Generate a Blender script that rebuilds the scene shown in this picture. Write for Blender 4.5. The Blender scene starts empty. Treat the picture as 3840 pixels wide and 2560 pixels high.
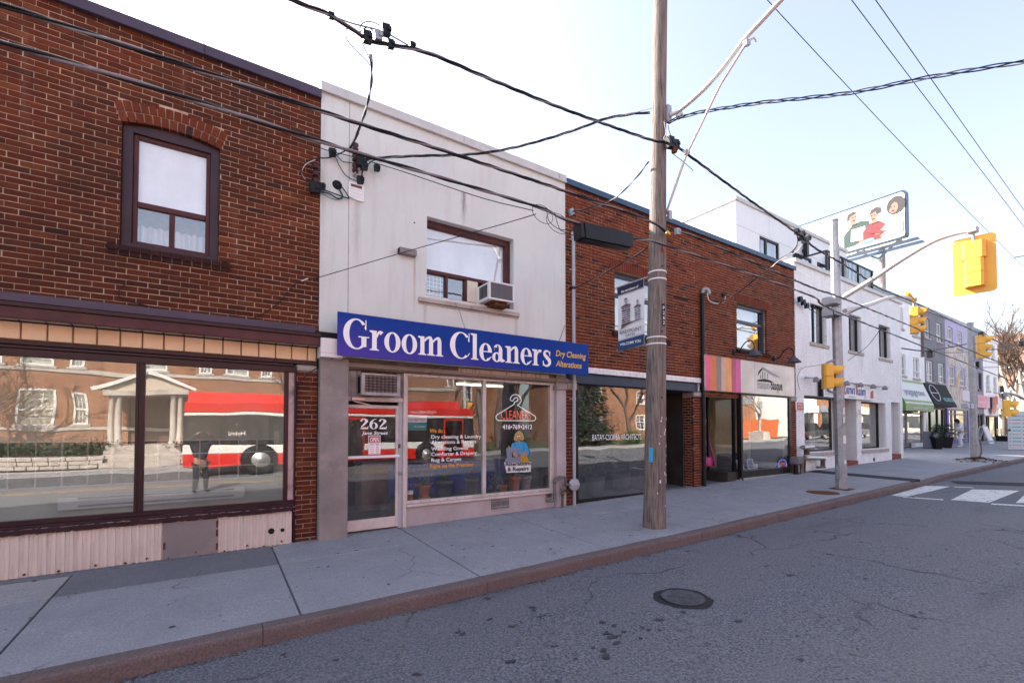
import bpy, math, random
from mathutils import Vector, Matrix
random.seed(7)
rnd = random.random
def ru(a, b): return a + (b - a) * random.random()
SC = bpy.context.scene
COL = SC.collection

# ---------------------------------------------------------------- camera
F = 1706.667          # 16 mm lens on a 36 mm wide sensor, expressed for a 3840 px wide frame
PITCH = math.radians(1.4)
CY = 1604.0 - F * math.tan(PITCH)
EYE = Vector((0, 0, 1.70))
_h = Vector((0.5450, 0.8384, 0)).normalized()
FW = (_h * math.cos(PITCH) + Vector((0, 0, math.sin(PITCH)))).normalized()
RT = Vector((_h.y, -_h.x, 0)).normalized()
UP = RT.cross(FW).normalized()
cam = bpy.data.cameras.new('camera')
cam.lens = 16.0; cam.sensor_width = 36.0; cam.sensor_fit = 'HORIZONTAL'
cam.shift_y = (CY - 1280.0) / 3840.0
cam.clip_start = 0.05; cam.clip_end = 3000
co = bpy.data.objects.new('camera', cam); COL.objects.link(co)
co.matrix_world = Matrix((( RT.x, UP.x, -FW.x, EYE.x), (RT.y, UP.y, -FW.y, EYE.y), (RT.z, UP.z, -FW.z, EYE.z), (0, 0, 0, 1)))
SC.camera = co

# ---------------------------------------------------------------- light
SUN = Vector((-0.55, 1.0, 0.90)).normalized()
SC.world = bpy.data.worlds.new('World'); SC.world.use_nodes = True
wn = SC.world.node_tree; bg = wn.nodes['Background']
sky = wn.nodes.new('ShaderNodeTexSky'); sky.sky_type = 'NISHITA'; sky.sun_disc = False
sky.sun_elevation = math.asin(SUN.z); sky.sun_rotation = math.atan2(SUN.x, SUN.y)
sky.altitude = 100; sky.air_density = 1.0; sky.dust_density = 2.2; sky.ozone_density = 1.0
hs = wn.nodes.new('ShaderNodeHueSaturation'); hs.inputs['Hue'].default_value = .510; hs.inputs['Saturation'].default_value = .70; hs.inputs['Value'].default_value = 1.0   # thin high haze whitens the whole sky
wn.links.new(sky.outputs[0], hs.inputs['Color']); wn.links.new(hs.outputs[0], bg.inputs[0]); bg.inputs[1].default_value = 0.11
sl = bpy.data.lights.new('sun', 'SUN'); sl.energy = 5.0; sl.angle = math.radians(0.53); sl.color = (1.0, 0.95, 0.88)
so = bpy.data.objects.new('sun', sl); COL.objects.link(so)
so.location = (-20, 40, 40); so.rotation_euler = (-SUN).to_track_quat('-Z', 'Y').to_euler()
SC.view_settings.view_transform = 'Standard'; SC.view_settings.look = 'None'
SC.view_settings.exposure = 2.05; SC.view_settings.gamma = 1.0; SC.view_settings.use_curve_mapping = False
SC.cycles.max_bounces = 8; SC.cycles.diffuse_bounces = 3; SC.cycles.glossy_bounces = 4
SC.cycles.transmission_bounces = 6; SC.cycles.transparent_max_bounces = 12
SC.cycles.use_denoising = True

# ---------------------------------------------------------------- helpers
def ray(px, py): return FW + RT * ((px - 1920.0) / F) - UP * ((py - CY) / F)
def P(px, py, Y):                       # the point of the plane at depth Y seen at a place in the photo
    r = ray(px, py); return EYE + r * (Y / r.y)
def PX(px, py, X):
    r = ray(px, py); return EYE + r * (X / r.x)
def GX(px, Y, py=1604.0): return P(px, py, Y).x
_gp = [(-90, -.35), (-2, .024), (1, .032), (6, .095), (16, .265), (25, .387), (34, .47), (56, .66), (130, 1.3), (400, 3.0)]
def g(x):
    if x <= _gp[0][0]: return _gp[0][1]
    for (a, za), (b, zb) in zip(_gp, _gp[1:]):
        if x <= b: return za + (zb - za) * (x - a) / (b - a)
    return _gp[-1][1]
KERB = 4.45; FAC = 7.35; MID = -2.7; OPK = -9.3
def G(x, y): return g(x) - .0175 * (FAC - y)                      # pavement
def RZ(x, y): return g(x) - .188 + .014 * ((KERB - MID) - abs(y - MID))   # cambered road
def GP(px, py, f=G):
    t = 8.0
    r = ray(px, py)
    for i in range(60):
        p = EYE + r * t
        t = (f(p.x, p.y) - EYE.z) / r.z * .7 + t * .3
    return EYE + r * t

class MB:
    def __init__(s): s.v = []; s.f = []; s.sm = []
    def add(s, vs, fs, smooth=False):
        n = len(s.v); s.v.extend([tuple(v) for v in vs])
        for f in fs: s.f.append(tuple(i + n for i in f)); s.sm.append(smooth)
        return s
    def box(s, x0, x1, y0, y1, z0, z1):
        if x0 > x1: x0, x1 = x1, x0
        if y0 > y1: y0, y1 = y1, y0
        if z0 > z1: z0, z1 = z1, z0
        return s.add([(x0,y0,z0),(x1,y0,z0),(x1,y1,z0),(x0,y1,z0),(x0,y0,z1),(x1,y0,z1),(x1,y1,z1),(x0,y1,z1)],
              [(0,3,2,1),(4,5,6,7),(0,1,5,4),(1,2,6,5),(2,3,7,6),(3,0,4,7)])
    def cbox(s, x0, x1, y0, y1, z0, z1, c=.006):
        if x0 > x1: x0, x1 = x1, x0
        if y0 > y1: y0, y1 = y1, y0
        if z0 > z1: z0, z1 = z1, z0
        c = min(c, (x1-x0)*.45, (y1-y0)*.45, (z1-z0)*.45)
        vs = []
        X = (x0, x1); Y = (y0, y1); Z = (z0, z1)
        idx = {}
        for i in (0,1):
            for j in (0,1):
                for k in (0,1):
                    sx = c if i == 0 else -c; sy = c if j == 0 else -c; sz = c if k == 0 else -c
                    idx[i,j,k,0] = len(vs); vs.append((X[i], Y[j]+sy, Z[k]+sz))
                    idx[i,j,k,1] = len(vs); vs.append((X[i]+sx, Y[j], Z[k]+sz))
                    idx[i,j,k,2] = len(vs); vs.append((X[i]+sx, Y[j]+sy, Z[k]))
        I = idx
        fs = [(I[0,0,0,0],I[0,0,1,0],I[0,1,1,0],I[0,1,0,0]), (I[1,0,0,0],I[1,1,0,0],I[1,1,1,0],I[1,0,1,0]),
              (I[0,0,0,1],I[1,0,0,1],I[1,0,1,1],I[0,0,1,1]), (I[0,1,0,1],I[0,1,1,1],I[1,1,1,1],I[1,1,0,1]),
              (I[0,0,0,2],I[0,1,0,2],I[1,1,0,2],I[1,0,0,2]), (I[0,0,1,2],I[1,0,1,2],I[1,1,1,2],I[0,1,1,2])]
        for j in (0,1):
            for k in (0,1): fs.append((I[0,j,k,1],I[1,j,k,1],I[1,j,k,2],I[0,j,k,2]))
        for i in (0,1):
            for k in (0,1): fs.append((I[i,0,k,0],I[i,1,k,0],I[i,1,k,2],I[i,0,k,2]))
        for i in (0,1):
            for j in (0,1): fs.append((I[i,j,0,0],I[i,j,1,0],I[i,j,1,1],I[i,j,0,1]))
        for i in (0,1):
            for j in (0,1):
                for k in (0,1): fs.append((I[i,j,k,0],I[i,j,k,1],I[i,j,k,2]))
        ctr = Vector(((x0+x1)/2,(y0+y1)/2,(z0+z1)/2))
        out = []
        for f in fs:
            a, b, d = (Vector(vs[f[0]]), Vector(vs[f[1]]), Vector(vs[f[2]]))
            m = sum((Vector(vs[i]) for i in f), Vector()) / len(f)
            out.append(f if (b-a).cross(d-a).dot(m-ctr) > 0 else tuple(reversed(f)))
        return s.add(vs, out)
    def obox(s, c, a, b, d):            # centre and three half-axes
        c, a, b, d = Vector(c), Vector(a), Vector(b), Vector(d)
        vs = [c-a-b-d, c+a-b-d, c+a+b-d, c-a+b-d, c-a-b+d, c+a-b+d, c+a+b+d, c-a+b+d]
        fs = [(0,3,2,1),(4,5,6,7),(0,1,5,4),(1,2,6,5),(2,3,7,6),(3,0,4,7)]
        if a.cross(b).dot(d) < 0: fs = [tuple(reversed(f)) for f in fs]
        return s.add(vs, fs)
    def bar(s, p, q, w, h=None, up=(0,0,1)):   # rectangular bar between two points
        p, q = Vector(p), Vector(q); h = h or w
        d = (q-p); up = Vector(up)
        if abs(d.normalized().dot(up)) > .98: up = Vector((0,1,0))
        a = d.cross(up).normalized(); b = a.cross(d).normalized()
        return s.obox((p+q)/2, d/2, a*w/2, b*h/2)
    def quad(s, a, b, c, d): return s.add([a,b,c,d], [(0,1,2,3)])
    def poly(s, pts): return s.add(pts, [tuple(range(len(pts)))])
    def prism(s, pts, n):               # extrude a planar outline by vector n (outline ccw seen from n)
        n = Vector(n); k = len(pts); p = [Vector(q) for q in pts]
        nn = Vector()
        for i in range(k): nn += p[i].cross(p[(i+1) % k])
        if nn.dot(n) < 0: p.reverse()
        vs = p + [q + n for q in p]
        fs = [tuple(range(k-1, -1, -1)), tuple(range(k, 2*k))]
        for i in range(k): j = (i+1) % k; fs.append((i, j, j+k, i+k))
        return s.add(vs, fs)
    def tube(s, pts, r, n=8, caps=True, smooth=True):
        p = [Vector(q) for q in pts]; k = len(p)
        rs = r if isinstance(r, (list, tuple)) else [r]*k
        d0 = (p[1]-p[0]).normalized()
        a = d0.orthogonal().normalized()
        vs = []; 
        for i in range(k):
            d = (p[min(i+1,k-1)] - p[max(i-1,0)])
            d = d.normalized() if d.length > 1e-9 else d0
            a = a - d*a.dot(d)
            a = a.normalized() if a.length > 1e-6 else d.orthogonal().normalized()
            b = d.cross(a)
            for j in range(n):
                t = 2*math.pi*j/n
                vs.append(p[i] + (a*math.cos(t) + b*math.sin(t))*rs[i])
        fs = []
        for i in range(k-1):
            for j in range(n):
                j2 = (j+1) % n
                fs.append((i*n+j, i*n+j2, (i+1)*n+j2, (i+1)*n+j))
        s.add(vs, fs, smooth)
        if caps:
            s.add(vs[:n], [tuple(range(n-1,-1,-1))]); s.add(vs[-n:], [tuple(range(n))])
        return s
    def lathe(s, prof, c=(0,0,0), n=16, axis='z', smooth=True):
        c = Vector(c); vs = []; k = len(prof)
        for r, z in prof:
            for j in range(n):
                t = 2*math.pi*j/n; a, b = r*math.cos(t), r*math.sin(t)
                vs.append(c + (Vector((a,b,z)) if axis == 'z' else Vector((a,z,b)) if axis == 'y' else Vector((z,a,b))))
        fs = []
        fl = axis == 'y'
        for i in range(k-1):
            for j in range(n):
                j2 = (j+1) % n
                f = (i*n+j, i*n+j2, (i+1)*n+j2, (i+1)*n+j)
                fs.append(tuple(reversed(f)) if fl else f)
        s.add(vs, fs, smooth)
        if prof[0][0] > 1e-4: s.add(vs[:n], [tuple(range(n)) if fl else tuple(range(n-1,-1,-1))])
        if prof[-1][0] > 1e-4: s.add(vs[-n:], [tuple(range(n-1,-1,-1)) if fl else tuple(range(n))])
        return s
    def ball(s, c, r, n=10, m=7, sz=(1,1,1)):
        c = Vector(c); vs = []; fs = []
        for i in range(m+1):
            ph = math.pi*i/m
            for j in range(n):
                t = 2*math.pi*j/n
                vs.append(c + Vector((r*sz[0]*math.sin(ph)*math.cos(t), r*sz[1]*math.sin(ph)*math.sin(t), -r*sz[2]*math.cos(ph))))
        for i in range(m):
            for j in range(n):
                j2 = (j+1) % n; fs.append((i*n+j, i*n+j2, (i+1)*n+j2, (i+1)*n+j))
        return s.add(vs, fs, True)
    def build(s, name, mat, parent=None, **kw):
        o0 = ORG.get(parent, Vector()) if parent is not None else Vector(kw.pop('at', (0,0,0)))
        me = bpy.data.meshes.new(name)
        me.from_pydata([(v[0]-o0.x, v[1]-o0.y, v[2]-o0.z) for v in s.v], [], s.f)
        me.polygons.foreach_set('use_smooth', s.sm); me.update()
        if mat: me.materials.append(M[mat] if isinstance(mat, str) else mat)
        o = bpy.data.objects.new(name, me); COL.objects.link(o)
        ORG[o] = o0
        if parent is not None: o.parent = parent
        else: o.location = o0
        for k, v in kw.items(): o[k] = v
        return o
ORG = {}
M = {}
def thing(name, label, cat, loc=(0,0,0), group=None):
    o = bpy.data.objects.new(name, None); COL.objects.link(o)
    o.location = loc; o['label'] = label; o['category'] = cat; o.empty_display_size = .1
    if group: o['group'] = group
    ORG[o] = Vector(loc); return o
def solo(name, mb, mat, label, cat, group=None, at=None, kind=None):   # a thing that is one mesh
    if at is None:
        xs = [v[0] for v in mb.v]; ys = [v[1] for v in mb.v]; zs = [v[2] for v in mb.v]
        at = ((min(xs)+max(xs))/2, (min(ys)+max(ys))/2, min(zs))
    o = mb.build(name, mat, at=at); o['label'] = label; o['category'] = cat
    if group: o['group'] = group
    if kind: o['kind'] = kind
    return o
def dup(root, loc, label=None, rotz=None):
    r = root.copy(); COL.objects.link(r); r.location = loc; ORG[r] = Vector(loc)
    if rotz is not None: r.rotation_euler = (0, 0, rotz)
    if label: r['label'] = label
    def rec(src, dst):
        for ch in list(src.children):
            c = ch.copy(); COL.objects.link(c); c.parent = dst; rec(ch, c)
    rec(root, r); return r

# ---------------------------------------------------------------- materials
def nt(name):
    m = bpy.data.materials.new(name); m.use_nodes = True
    t = m.node_tree; b = t.nodes['Principled BSDF']; M[name] = m
    return m, t, b
def N(t, kind, **kw):
    n = t.nodes.new('ShaderNode' + kind)
    for k, v in kw.items():
        if k.startswith('i_'): n.inputs[k[2:].replace('_', ' ')].default_value = v
        else: setattr(n, k, v)
    return n
def noise(t, vec, scale, detail=4, rough=.55):
    n = N(t, 'TexNoise'); n.inputs['Scale'].default_value = scale; n.inputs['Detail'].default_value = detail
    n.inputs['Roughness'].default_value = rough
    if vec is not None: t.links.new(vec, n.inputs['Vector'])
    return n.outputs['Fac']
def ramp(t, fac, p0, p1, c0=(0,0,0,1), c1=(1,1,1,1)):
    r = N(t, 'ValToRGB'); e = r.color_ramp.elements
    e[0].position = p0; e[1].position = p1; e[0].color = c0; e[1].color = c1
    t.links.new(fac, r.inputs[0]); return r.outputs[0]
def mixc(t, fac, a, b, mode='MIX'):
    n = N(t, 'Mix', data_type='RGBA', blend_type=mode)
    for sock, v in ((n.inputs[0], fac), (n.inputs[6], a), (n.inputs[7], b)):
        if isinstance(v, (int, float)): sock.default_value = v
        elif isinstance(v, tuple): sock.default_value = v if len(v) == 4 else v + (1,)
        else: t.links.new(v, sock)
    return n.outputs[2]
def math_(t, op, a, b=0.0, c=None):
    n = N(t, 'Math', operation=op)
    for i, v in enumerate((a, b) if c is None else (a, b, c)):
        if isinstance(v, (int, float)): n.inputs[i].default_value = v
        else: t.links.new(v, n.inputs[i])
    return n.outputs[0]
def pos(t, sx=1, sy=1, sz=1):
    gmt = N(t, 'NewGeometry'); mp = N(t, 'Mapping'); mp.inputs['Scale'].default_value = (sx, sy, sz)
    t.links.new(gmt.outputs['Position'], mp.inputs['Vector']); return mp.outputs[0]
def bump(t, b, h, strength, dist=.01):
    n = N(t, 'Bump'); n.inputs['Strength'].default_value = strength; n.inputs['Distance'].default_value = dist
    t.links.new(h, n.inputs['Height']); t.links.new(n.outputs[0], b.inputs['Normal'])
def c3(c, k=1.0): return tuple(min(1, x*k) for x in c) + (1,)
def pm(name, col, rough=.7, var=.18, vs=3.0, bmp=.15, bs=80, metal=0.0, dirt=None, dirt_amt=.5, streak=False, spec=.28):
    m, t, b = nt(name)
    b.inputs['Roughness'].default_value = rough; b.inputs['Metallic'].default_value = metal
    b.inputs['Specular IOR Level'].default_value = spec
    v = pos(t)
    base = mixc(t, ramp(t, noise(t, v, vs, 5), .3, .7), c3(col, 1-var), c3(col, 1+var))
    base = mixc(t, math_(t, 'MULTIPLY', ramp(t, noise(t, v, bs*1.7, 2), .35, .75), .35), base, c3(col, 1-var*1.6))
    if dirt:
        dv = pos(t, 6, 6, .7) if streak else v
        f = math_(t, 'MULTIPLY', ramp(t, noise(t, dv, 1.3 if streak else 2.2, 6, .65), .52, .72), dirt_amt)
        base = mixc(t, f, base, c3(dirt))
    t.links.new(base, b.inputs['Base Color'])
    if bmp: bump(t, b, noise(t, v, bs, 3), bmp, .004)
    return m
def emis(name, col, s):
    m, t, b = nt(name); b.inputs['Base Color'].default_value = c3(col, .5); b.inputs['Emission Color'].default_value = c3(col); b.inputs['Emission Strength'].default_value = s
def brickmat(name, cols, rough=.85, soot=.4):
    m, t, b = nt(name); v = pos(t)
    gi = N(t, 'NewGeometry'); oi = N(t, 'ObjectInfo')
    r = math_(t, 'FRACT', math_(t, 'ADD', gi.outputs['Random Per Island'], oi.outputs['Random']))
    cr = N(t, 'ValToRGB'); cr.color_ramp.interpolation = 'LINEAR'
    e = cr.color_ramp.elements
    for i, (p, c) in enumerate(cols):
        if i < 2: e[i].position = p; e[i].color = c3(c)
        else: q = e.new(p); q.color = c3(c)
    t.links.new(r, cr.inputs[0])
    col = mixc(t, ramp(t, noise(t, v, 28, 5, .7), .3, .75), cr.outputs[0], (.02,.008,.006), 'MIX')
    col = mixc(t, math_(t, 'MULTIPLY', ramp(t, noise(t, v, 28, 5, .7), .35, .8), .55), cr.outputs[0], (.035,.014,.011))
    col = mixc(t, math_(t, 'MULTIPLY', ramp(t, noise(t, pos(t, 1, 1, .6), .9, 5, .6), .45, .75), soot), col, (.025,.013,.012))
    col = mixc(t, math_(t, 'MULTIPLY', ramp(t, noise(t, pos(t, .8, .8, 1.0), .55, 5, .6), .50, .72), soot*.95), col, (.022,.011,.010))
    col = mixc(t, math_(t, 'MULTIPLY', ramp(t, noise(t, pos(t, 5, 5, .5), 1.0, 4, .6), .60, .75), .28), col, (.25,.13,.085))
    t.links.new(col, b.inputs['Base Color']); b.inputs['Roughness'].default_value = rough
    b.inputs['Specular IOR Level'].default_value = .25
    bump(t, b, noise(t, v, 120, 4, .7), .5, .004)
def glass(name, base=.22, tint=(1,1,1), wav=.35, power=3.0, through=(.86,.9,.88)):
    m, t, b = nt(name); t.nodes.remove(b); out = t.nodes['Material Output']
    gl = N(t, 'BsdfGlossy'); gl.inputs['Roughness'].default_value = 0.0; gl.inputs['Color'].default_value = c3(tint)
    tr = N(t, 'BsdfTransparent'); tr.inputs['Color'].default_value = c3(through)
    lw = N(t, 'LayerWeight'); lw.inputs['Blend'].default_value = .5
    f = math_(t, 'MULTIPLY_ADD', math_(t, 'POWER', lw.outputs['Facing'], power), 1-base, base)
    mx = N(t, 'MixShader'); t.links.new(f, mx.inputs[0]); t.links.new(tr.outputs[0], mx.inputs[1]); t.links.new(gl.outputs[0], mx.inputs[2])
    t.links.new(mx.outputs[0], out.inputs[0])
    df = N(t, 'BsdfDiffuse'); df.inputs['Color'].default_value = (.6,.58,.55,1); m2 = N(t, 'MixShader')   # thin film of street dust
    t.links.new(math_(t, 'MULTIPLY', ramp(t, noise(t, pos(t, 1, 1, .5), 1.7, 6, .7), .42, .8), .16), m2.inputs[0]); t.links.new(mx.outputs[0], m2.inputs[1]); t.links.new(df.outputs[0], m2.inputs[2]); t.links.new(m2.outputs[0], out.inputs[0])
    bm = N(t, 'Bump'); bm.inputs['Strength'].default_value = wav; bm.inputs['Distance'].default_value = .004
    t.links.new(noise(t, pos(t), 1.1, 1), bm.inputs['Height']); t.links.new(bm.outputs[0], gl.inputs['Normal'])

brickmat('brick_dark', [(0,(.105,.020,.006)),(.22,(.14,.027,.008)),(.45,(.075,.016,.007)),(.7,(.165,.036,.011)),(.84,(.12,.024,.008)),(.92,(.20,.055,.018)),(1,(.040,.011,.008))], soot=.65)
brickmat('brick_soot', [(0,(.05,.014,.011)),(1,(.028,.010,.009))], soot=.7)
brickmat('brick_red', [(0,(.150,.029,.009)),(.35,(.195,.039,.011)),(.6,(.160,.031,.010)),(.86,(.22,.050,.015)),(.93,(.058,.017,.014)),(1,(.045,.014,.013))], soot=.35)
brickmat('brick_new', [(0,(.165,.032,.014)),(1,(.20,.042,.018))], soot=.12)
pm('mortar', (.50,.36,.25), .95, .34, 5, .4, 140)
pm('mortar_dark', (.42,.31,.26), .95, .25, 5, .4, 140)
pm('white_brick', (.86,.86,.86), .75, .05, 2, .3, 60, dirt=(.45,.42,.38), dirt_amt=.35, streak=True)
pm('white_mortar', (.72,.715,.70), .85, .06, 2, .3, 60)
pm('stucco', (.66,.69,.66), .92, .05, 1.2, .9, 60, dirt=(.5,.47,.46), dirt_amt=.3, streak=True)
def runs(mat, items):                   # water and rust runs: (x, half width, z top, z bottom, colour, amount)
    t = M[mat].node_tree; b = t.nodes['Principled BSDF']; l = b.inputs['Base Color'].links[0]; col = l.from_socket
    gm = N(t, 'NewGeometry'); sp = N(t, 'SeparateXYZ'); t.links.new(gm.outputs['Position'], sp.inputs[0]); nz = noise(t, pos(t, 9, 9, 1.5), 3, 4, .6)
    for x, hw, zt, zb, c, amt in items:
        d = math_(t, 'ABSOLUTE', math_(t, 'SUBTRACT', math_(t, 'ADD', sp.outputs['X'], math_(t, 'MULTIPLY', math_(t, 'SUBTRACT', nz, .5), hw*1.6)), x))
        f = ramp(t, d, 0.0, hw, (1,1,1,1), (0,0,0,1)); gz_ = math_(t, 'DIVIDE', math_(t, 'SUBTRACT', sp.outputs['Z'], zb), zt-zb)
        g_ = math_(t, 'MULTIPLY', ramp(t, gz_, 0.0, .6), ramp(t, gz_, .97, 1.0, (1,1,1,1), (0,0,0,1)))
        col = mixc(t, math_(t, 'MULTIPLY', math_(t, 'MULTIPLY', f, g_), amt), col, c3(c))
    t.links.new(col, b.inputs['Base Color'])
pm('roughcast', (.29,.255,.24), .95, .25, 1.6, .9, 70, dirt=(.42,.33,.31), dirt_amt=.7)
pm('bulkhead', (.46,.40,.40), .92, .14, 1.6, .6, 90, dirt=(.36,.25,.24), dirt_amt=.6)
pm('stone', (.37,.33,.29), .92, .3, 4, .8, 40)
pm('limestone', (.46,.41,.37), .92, .2, 4, .6, 50, dirt=(.2,.17,.15), dirt_amt=.5)
pm('flashing', (.075,.055,.085), .42, .14, 2, .05, 30)
pm('flashing_blue', (.045,.085,.14), .45, .12, 2, .05, 30)
pm('maroon', (.075,.022,.024), .45, .25, 3, .12, 60, dirt=(.15,.055,.05), dirt_amt=.35)
pm('casing', (.050,.028,.036), .45, .2, 3, .1, 60)
pm('maroon_dark', (.034,.012,.016), .35, .25, 3, .1, 60)
pm('peeling', (.50,.36,.34), .7, .15, 3, .4, 70, dirt=(.04,.015,.018), dirt_amt=1.0)
pm('tile', (.80,.57,.36), .35, .08, 3, .05, 40, dirt=(.6,.38,.22), dirt_amt=.3)
pm('tile_trim', (.24,.15,.08), .5, .4, 12, .3, 60)
pm('soffit', (.52,.46,.34), .8, .1, 4, .1, 50, dirt=(.1,.08,.06), dirt_amt=.3)
pm('corrugated', (.66,.565,.50), .5, .07, 2, .05, 40, dirt=(.36,.25,.22), dirt_amt=.5, streak=True)
pm('panel', (.235,.20,.20), .5, .12, 1.5, .1, 30, dirt=(.42,.30,.27), dirt_amt=.6)
pm('rust', (.13,.05,.02), .9, .5, 20, .4, 90)
pm('white_paint', (.72,.70,.68), .45, .05, 3, .05, 50, dirt=(.45,.4,.36), dirt_amt=.3)
pm('white_blind', (.90,.90,.89), .7, .02, 3, 0)
pm('white_clean', (.80,.80,.80), .5, .03, 3, 0)
pm('pale_trim', (.62,.53,.50), .5, .1, 4, .15, 50, dirt=(.22,.17,.14), dirt_amt=.5)
pm('weathered', (.38,.34,.33), .8, .25, 8, .4, 60, dirt=(.13,.11,.1), dirt_amt=.6)
pm('grime', (.165,.13,.105), .9, .4, 5, .5, 50, dirt=(.33,.27,.22), dirt_amt=.5)
pm('rust_panel', (.52,.44,.37), .8, .12, 4, .2, 60, dirt=(.25,.12,.05), dirt_amt=.9, streak=True)
pm('black_frame', (.010,.010,.012), .4, .2, 4, .05, 40)
pm('navy_frame', (.035,.055,.085), .35, .15, 4, .05, 40)
pm('dark', (.012,.011,.011), .8, .3, 4, 0)
pm('aluminium', (.52,.50,.49), .38, .06, 4, .04, 60, metal=.7, dirt=(.3,.27,.25), dirt_amt=.4)
pm('galvanised', (.36,.37,.39), .5, .16, 9, .12, 60, metal=.45, dirt=(.2,.18,.17), dirt_amt=.5)
pm('steel_pale', (.55,.54,.52), .5, .08, 5, 0, 60, metal=.1)
pm('plastic_grey', (.42,.42,.44), .5, .08, 4, .04, 60)
pm('pipe_grey', (.17,.165,.17), .6, .25, 8, .2, 60, dirt=(.12,.06,.035), dirt_amt=.5)
pm('brass_old', (.14,.10,.055), .5, .35, 10, .2, 60, metal=.4)
pm('cable', (.008,.008,.010), .5, .25, 12, 0)
pm('cable_grey', (.20,.18,.19), .5, .2, 12, 0)
pm('cable_pale', (.62,.55,.52), .6, .15, 12, 0)
pm('cable_teal', (.03,.17,.19), .5, .1, 12, 0)
pm('ceramic', (.055,.016,.018), .15, .2, 9, 0)
pm('red_tag', (.6,.06,.03), .5, .1, 9, 0)
pm('amber', (.75,.36,.01), .4, .05, 9, 0)
pm('signal_yellow', (.84,.45,.075), .42, .06, 3, .03, 60)
pm('cream', (.72,.62,.42), .6, .08, 3, .05, 60)
pm('terracotta', (.36,.085,.03), .8, .15, 8, .2, 60)
pm('pot_grey', (.085,.085,.095), .6, .15, 8, .1, 60)
pm('pot_stone', (.30,.28,.28), .8, .2, 10, .2, 60)
pm('leaf', (.05,.11,.025), .5, .35, 14, 0)
pm('leaf_dark', (.022,.05,.018), .5, .35, 14, 0)
pm('leaf_pine', (.035,.062,.028), .7, .35, 3, 0)
pm('turf', (.012,.05,.022), .95, .4, 60, .6, 150)
pm('soil', (.05,.028,.02), .95, .4, 20, .7, 80)
pm('litter', (.12,.062,.035), .9, .4, 30, 0)
pm('twig', (.16,.10,.07), .9, .3, 4, 0)
pm('blue_print', (.012,.05,.30), .4, .08, 3, 0)
pm('plaster', (.62,.63,.56), .9, .06, 1.5, .05, 40)
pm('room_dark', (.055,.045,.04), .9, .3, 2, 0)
pm('room_wood', (.14,.07,.045), .6, .2, 6, .1, 60)
pm('room_floor', (.13,.10,.09), .5, .2, 5, .1, 60)
pm('mat_dark', (.02,.021,.025), .95, .3, 30, .5, 150)
pm('tile_dark', (.09,.085,.075), .3, .5, 7, .1, 20)
pm('red_paint', (.45,.018,.012), .35, .05, 3, 0)
pm('bus_red', (.62,.022,.012), .3, .05, 1, 0)
pm('bus_white', (.80,.78,.74), .3, .03, 1, 0)
pm('tyre', (.018,.018,.018), .9, .3, 9, .2, 60)
pm('car_dark', (.035,.038,.045), .22, .1, 1, 0)
pm('car_grey', (.12,.12,.125), .25, .1, 1, 0)
pm('print_red', (.19,.035,.04), .5, .1, 3, 0)
pm('print_green', (.04,.07,.06), .5, .1, 3, 0)
pm('print_hair', (.06,.05,.05), .5, .1, 3, 0)
pm('print_skin', (.30,.165,.12), .5, .06, 6, 0)
pm('skin', (.42,.24,.17), .6, .08, 6, 0)
pm('hair_black', (.010,.008,.008), .6, .3, 30, 0)
pm('cloth_white', (.74,.74,.78), .9, .04, 6, .1, 60)
pm('cloth_dark', (.03,.032,.04), .9, .2, 6, .1, 60)
pm('step_red', (.24,.062,.04), .8, .2, 5, .3, 60)
pm('awning_white', (.72,.76,.72), .8, .03, 2, .05, 60)
pm('awning_green', (.10,.26,.035), .8, .08, 2, .05, 60)
pm('awning_sage', (.34,.42,.22), .8, .08, 2, .05, 60)
pm('awning_black', (.012,.014,.022), .8, .1, 2, .05, 60)
pm('grey_paint', (.21,.212,.235), .8, .12, 2, .4, 30)
pm('bluegrey_paint', (.25,.265,.31), .8, .06, 2, .2, 30)
pm('purple_paint', (.46,.43,.60), .8, .08, 2, .2, 30)
pm('violet', (.16,.13,.42), .7, .1, 3, .1, 30)
pm('pink_print', (.70,.34,.40), .5, .25, 3, 0)
pm('print_teal', (.03,.11,.12), .5, .05, 3, 0)
pm('teal_print', (.02,.22,.24), .5, .05, 3, 0)
pm('yellow_print', (.85,.55,.04), .5, .02, 3, 0)
pm('orange_print', (.80,.33,.02), .5, .02, 3, 0)
pm('black_print', (.016,.016,.018), .6, .05, 3, 0)
pm('white_print', (.90,.90,.90), .5, .02, 3, 0)
pm('grey_print', (.33,.34,.36), .5, .05, 3, 0)
pm('pink_light', (.72,.45,.47), .6, .04, 3, 0)
pm('blonde', (.45,.33,.10), .6, .15, 30, 0)
pm('shirt_blue', (.03,.33,.62), .6, .05, 3, 0)
pm('machine_grey', (.20,.23,.30), .6, .05, 3, 0)
pm('cloth_gold', (.48,.26,.02), .6, .12, 30, 0)
pm('banner_navy', (.022,.022,.055), .7, .1, 3, 0)
pm('banner_blue', (.03,.07,.16), .7, .1, 3, 0)
pm('banner_white', (.74,.73,.74), .7, .03, 3, 0)
pm('stone_lilac', (.24,.22,.33), .7, .2, 9, 0)
pm('stone_taupe', (.17,.12,.12), .7, .2, 9, 0)
pm('tape_blue', (.06,.42,.62), .4, .1, 5, 0)
pm('lawn', (.10,.10,.045), .95, .3, 6, .5, 60)
pm('far_brick', (.36,.21,.15), .9, .2, 2, .2, 30)
pm('beige', (.50,.43,.34), .8, .08, 3, .1, 40)
pm('fence_orange', (.50,.12,.04), .8, .12, 8, .2, 50)
pm('bark', (.13,.10,.085), .95, .3, 9, .7, 40)
pm('bark_pale', (.42,.38,.32), .9, .35, 6, .3, 40)
pm('kiosk', (.66,.67,.68), .5, .04, 3, 0)
pm('kiosk_teal', (.10,.42,.42), .5, .05, 3, 0)
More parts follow.
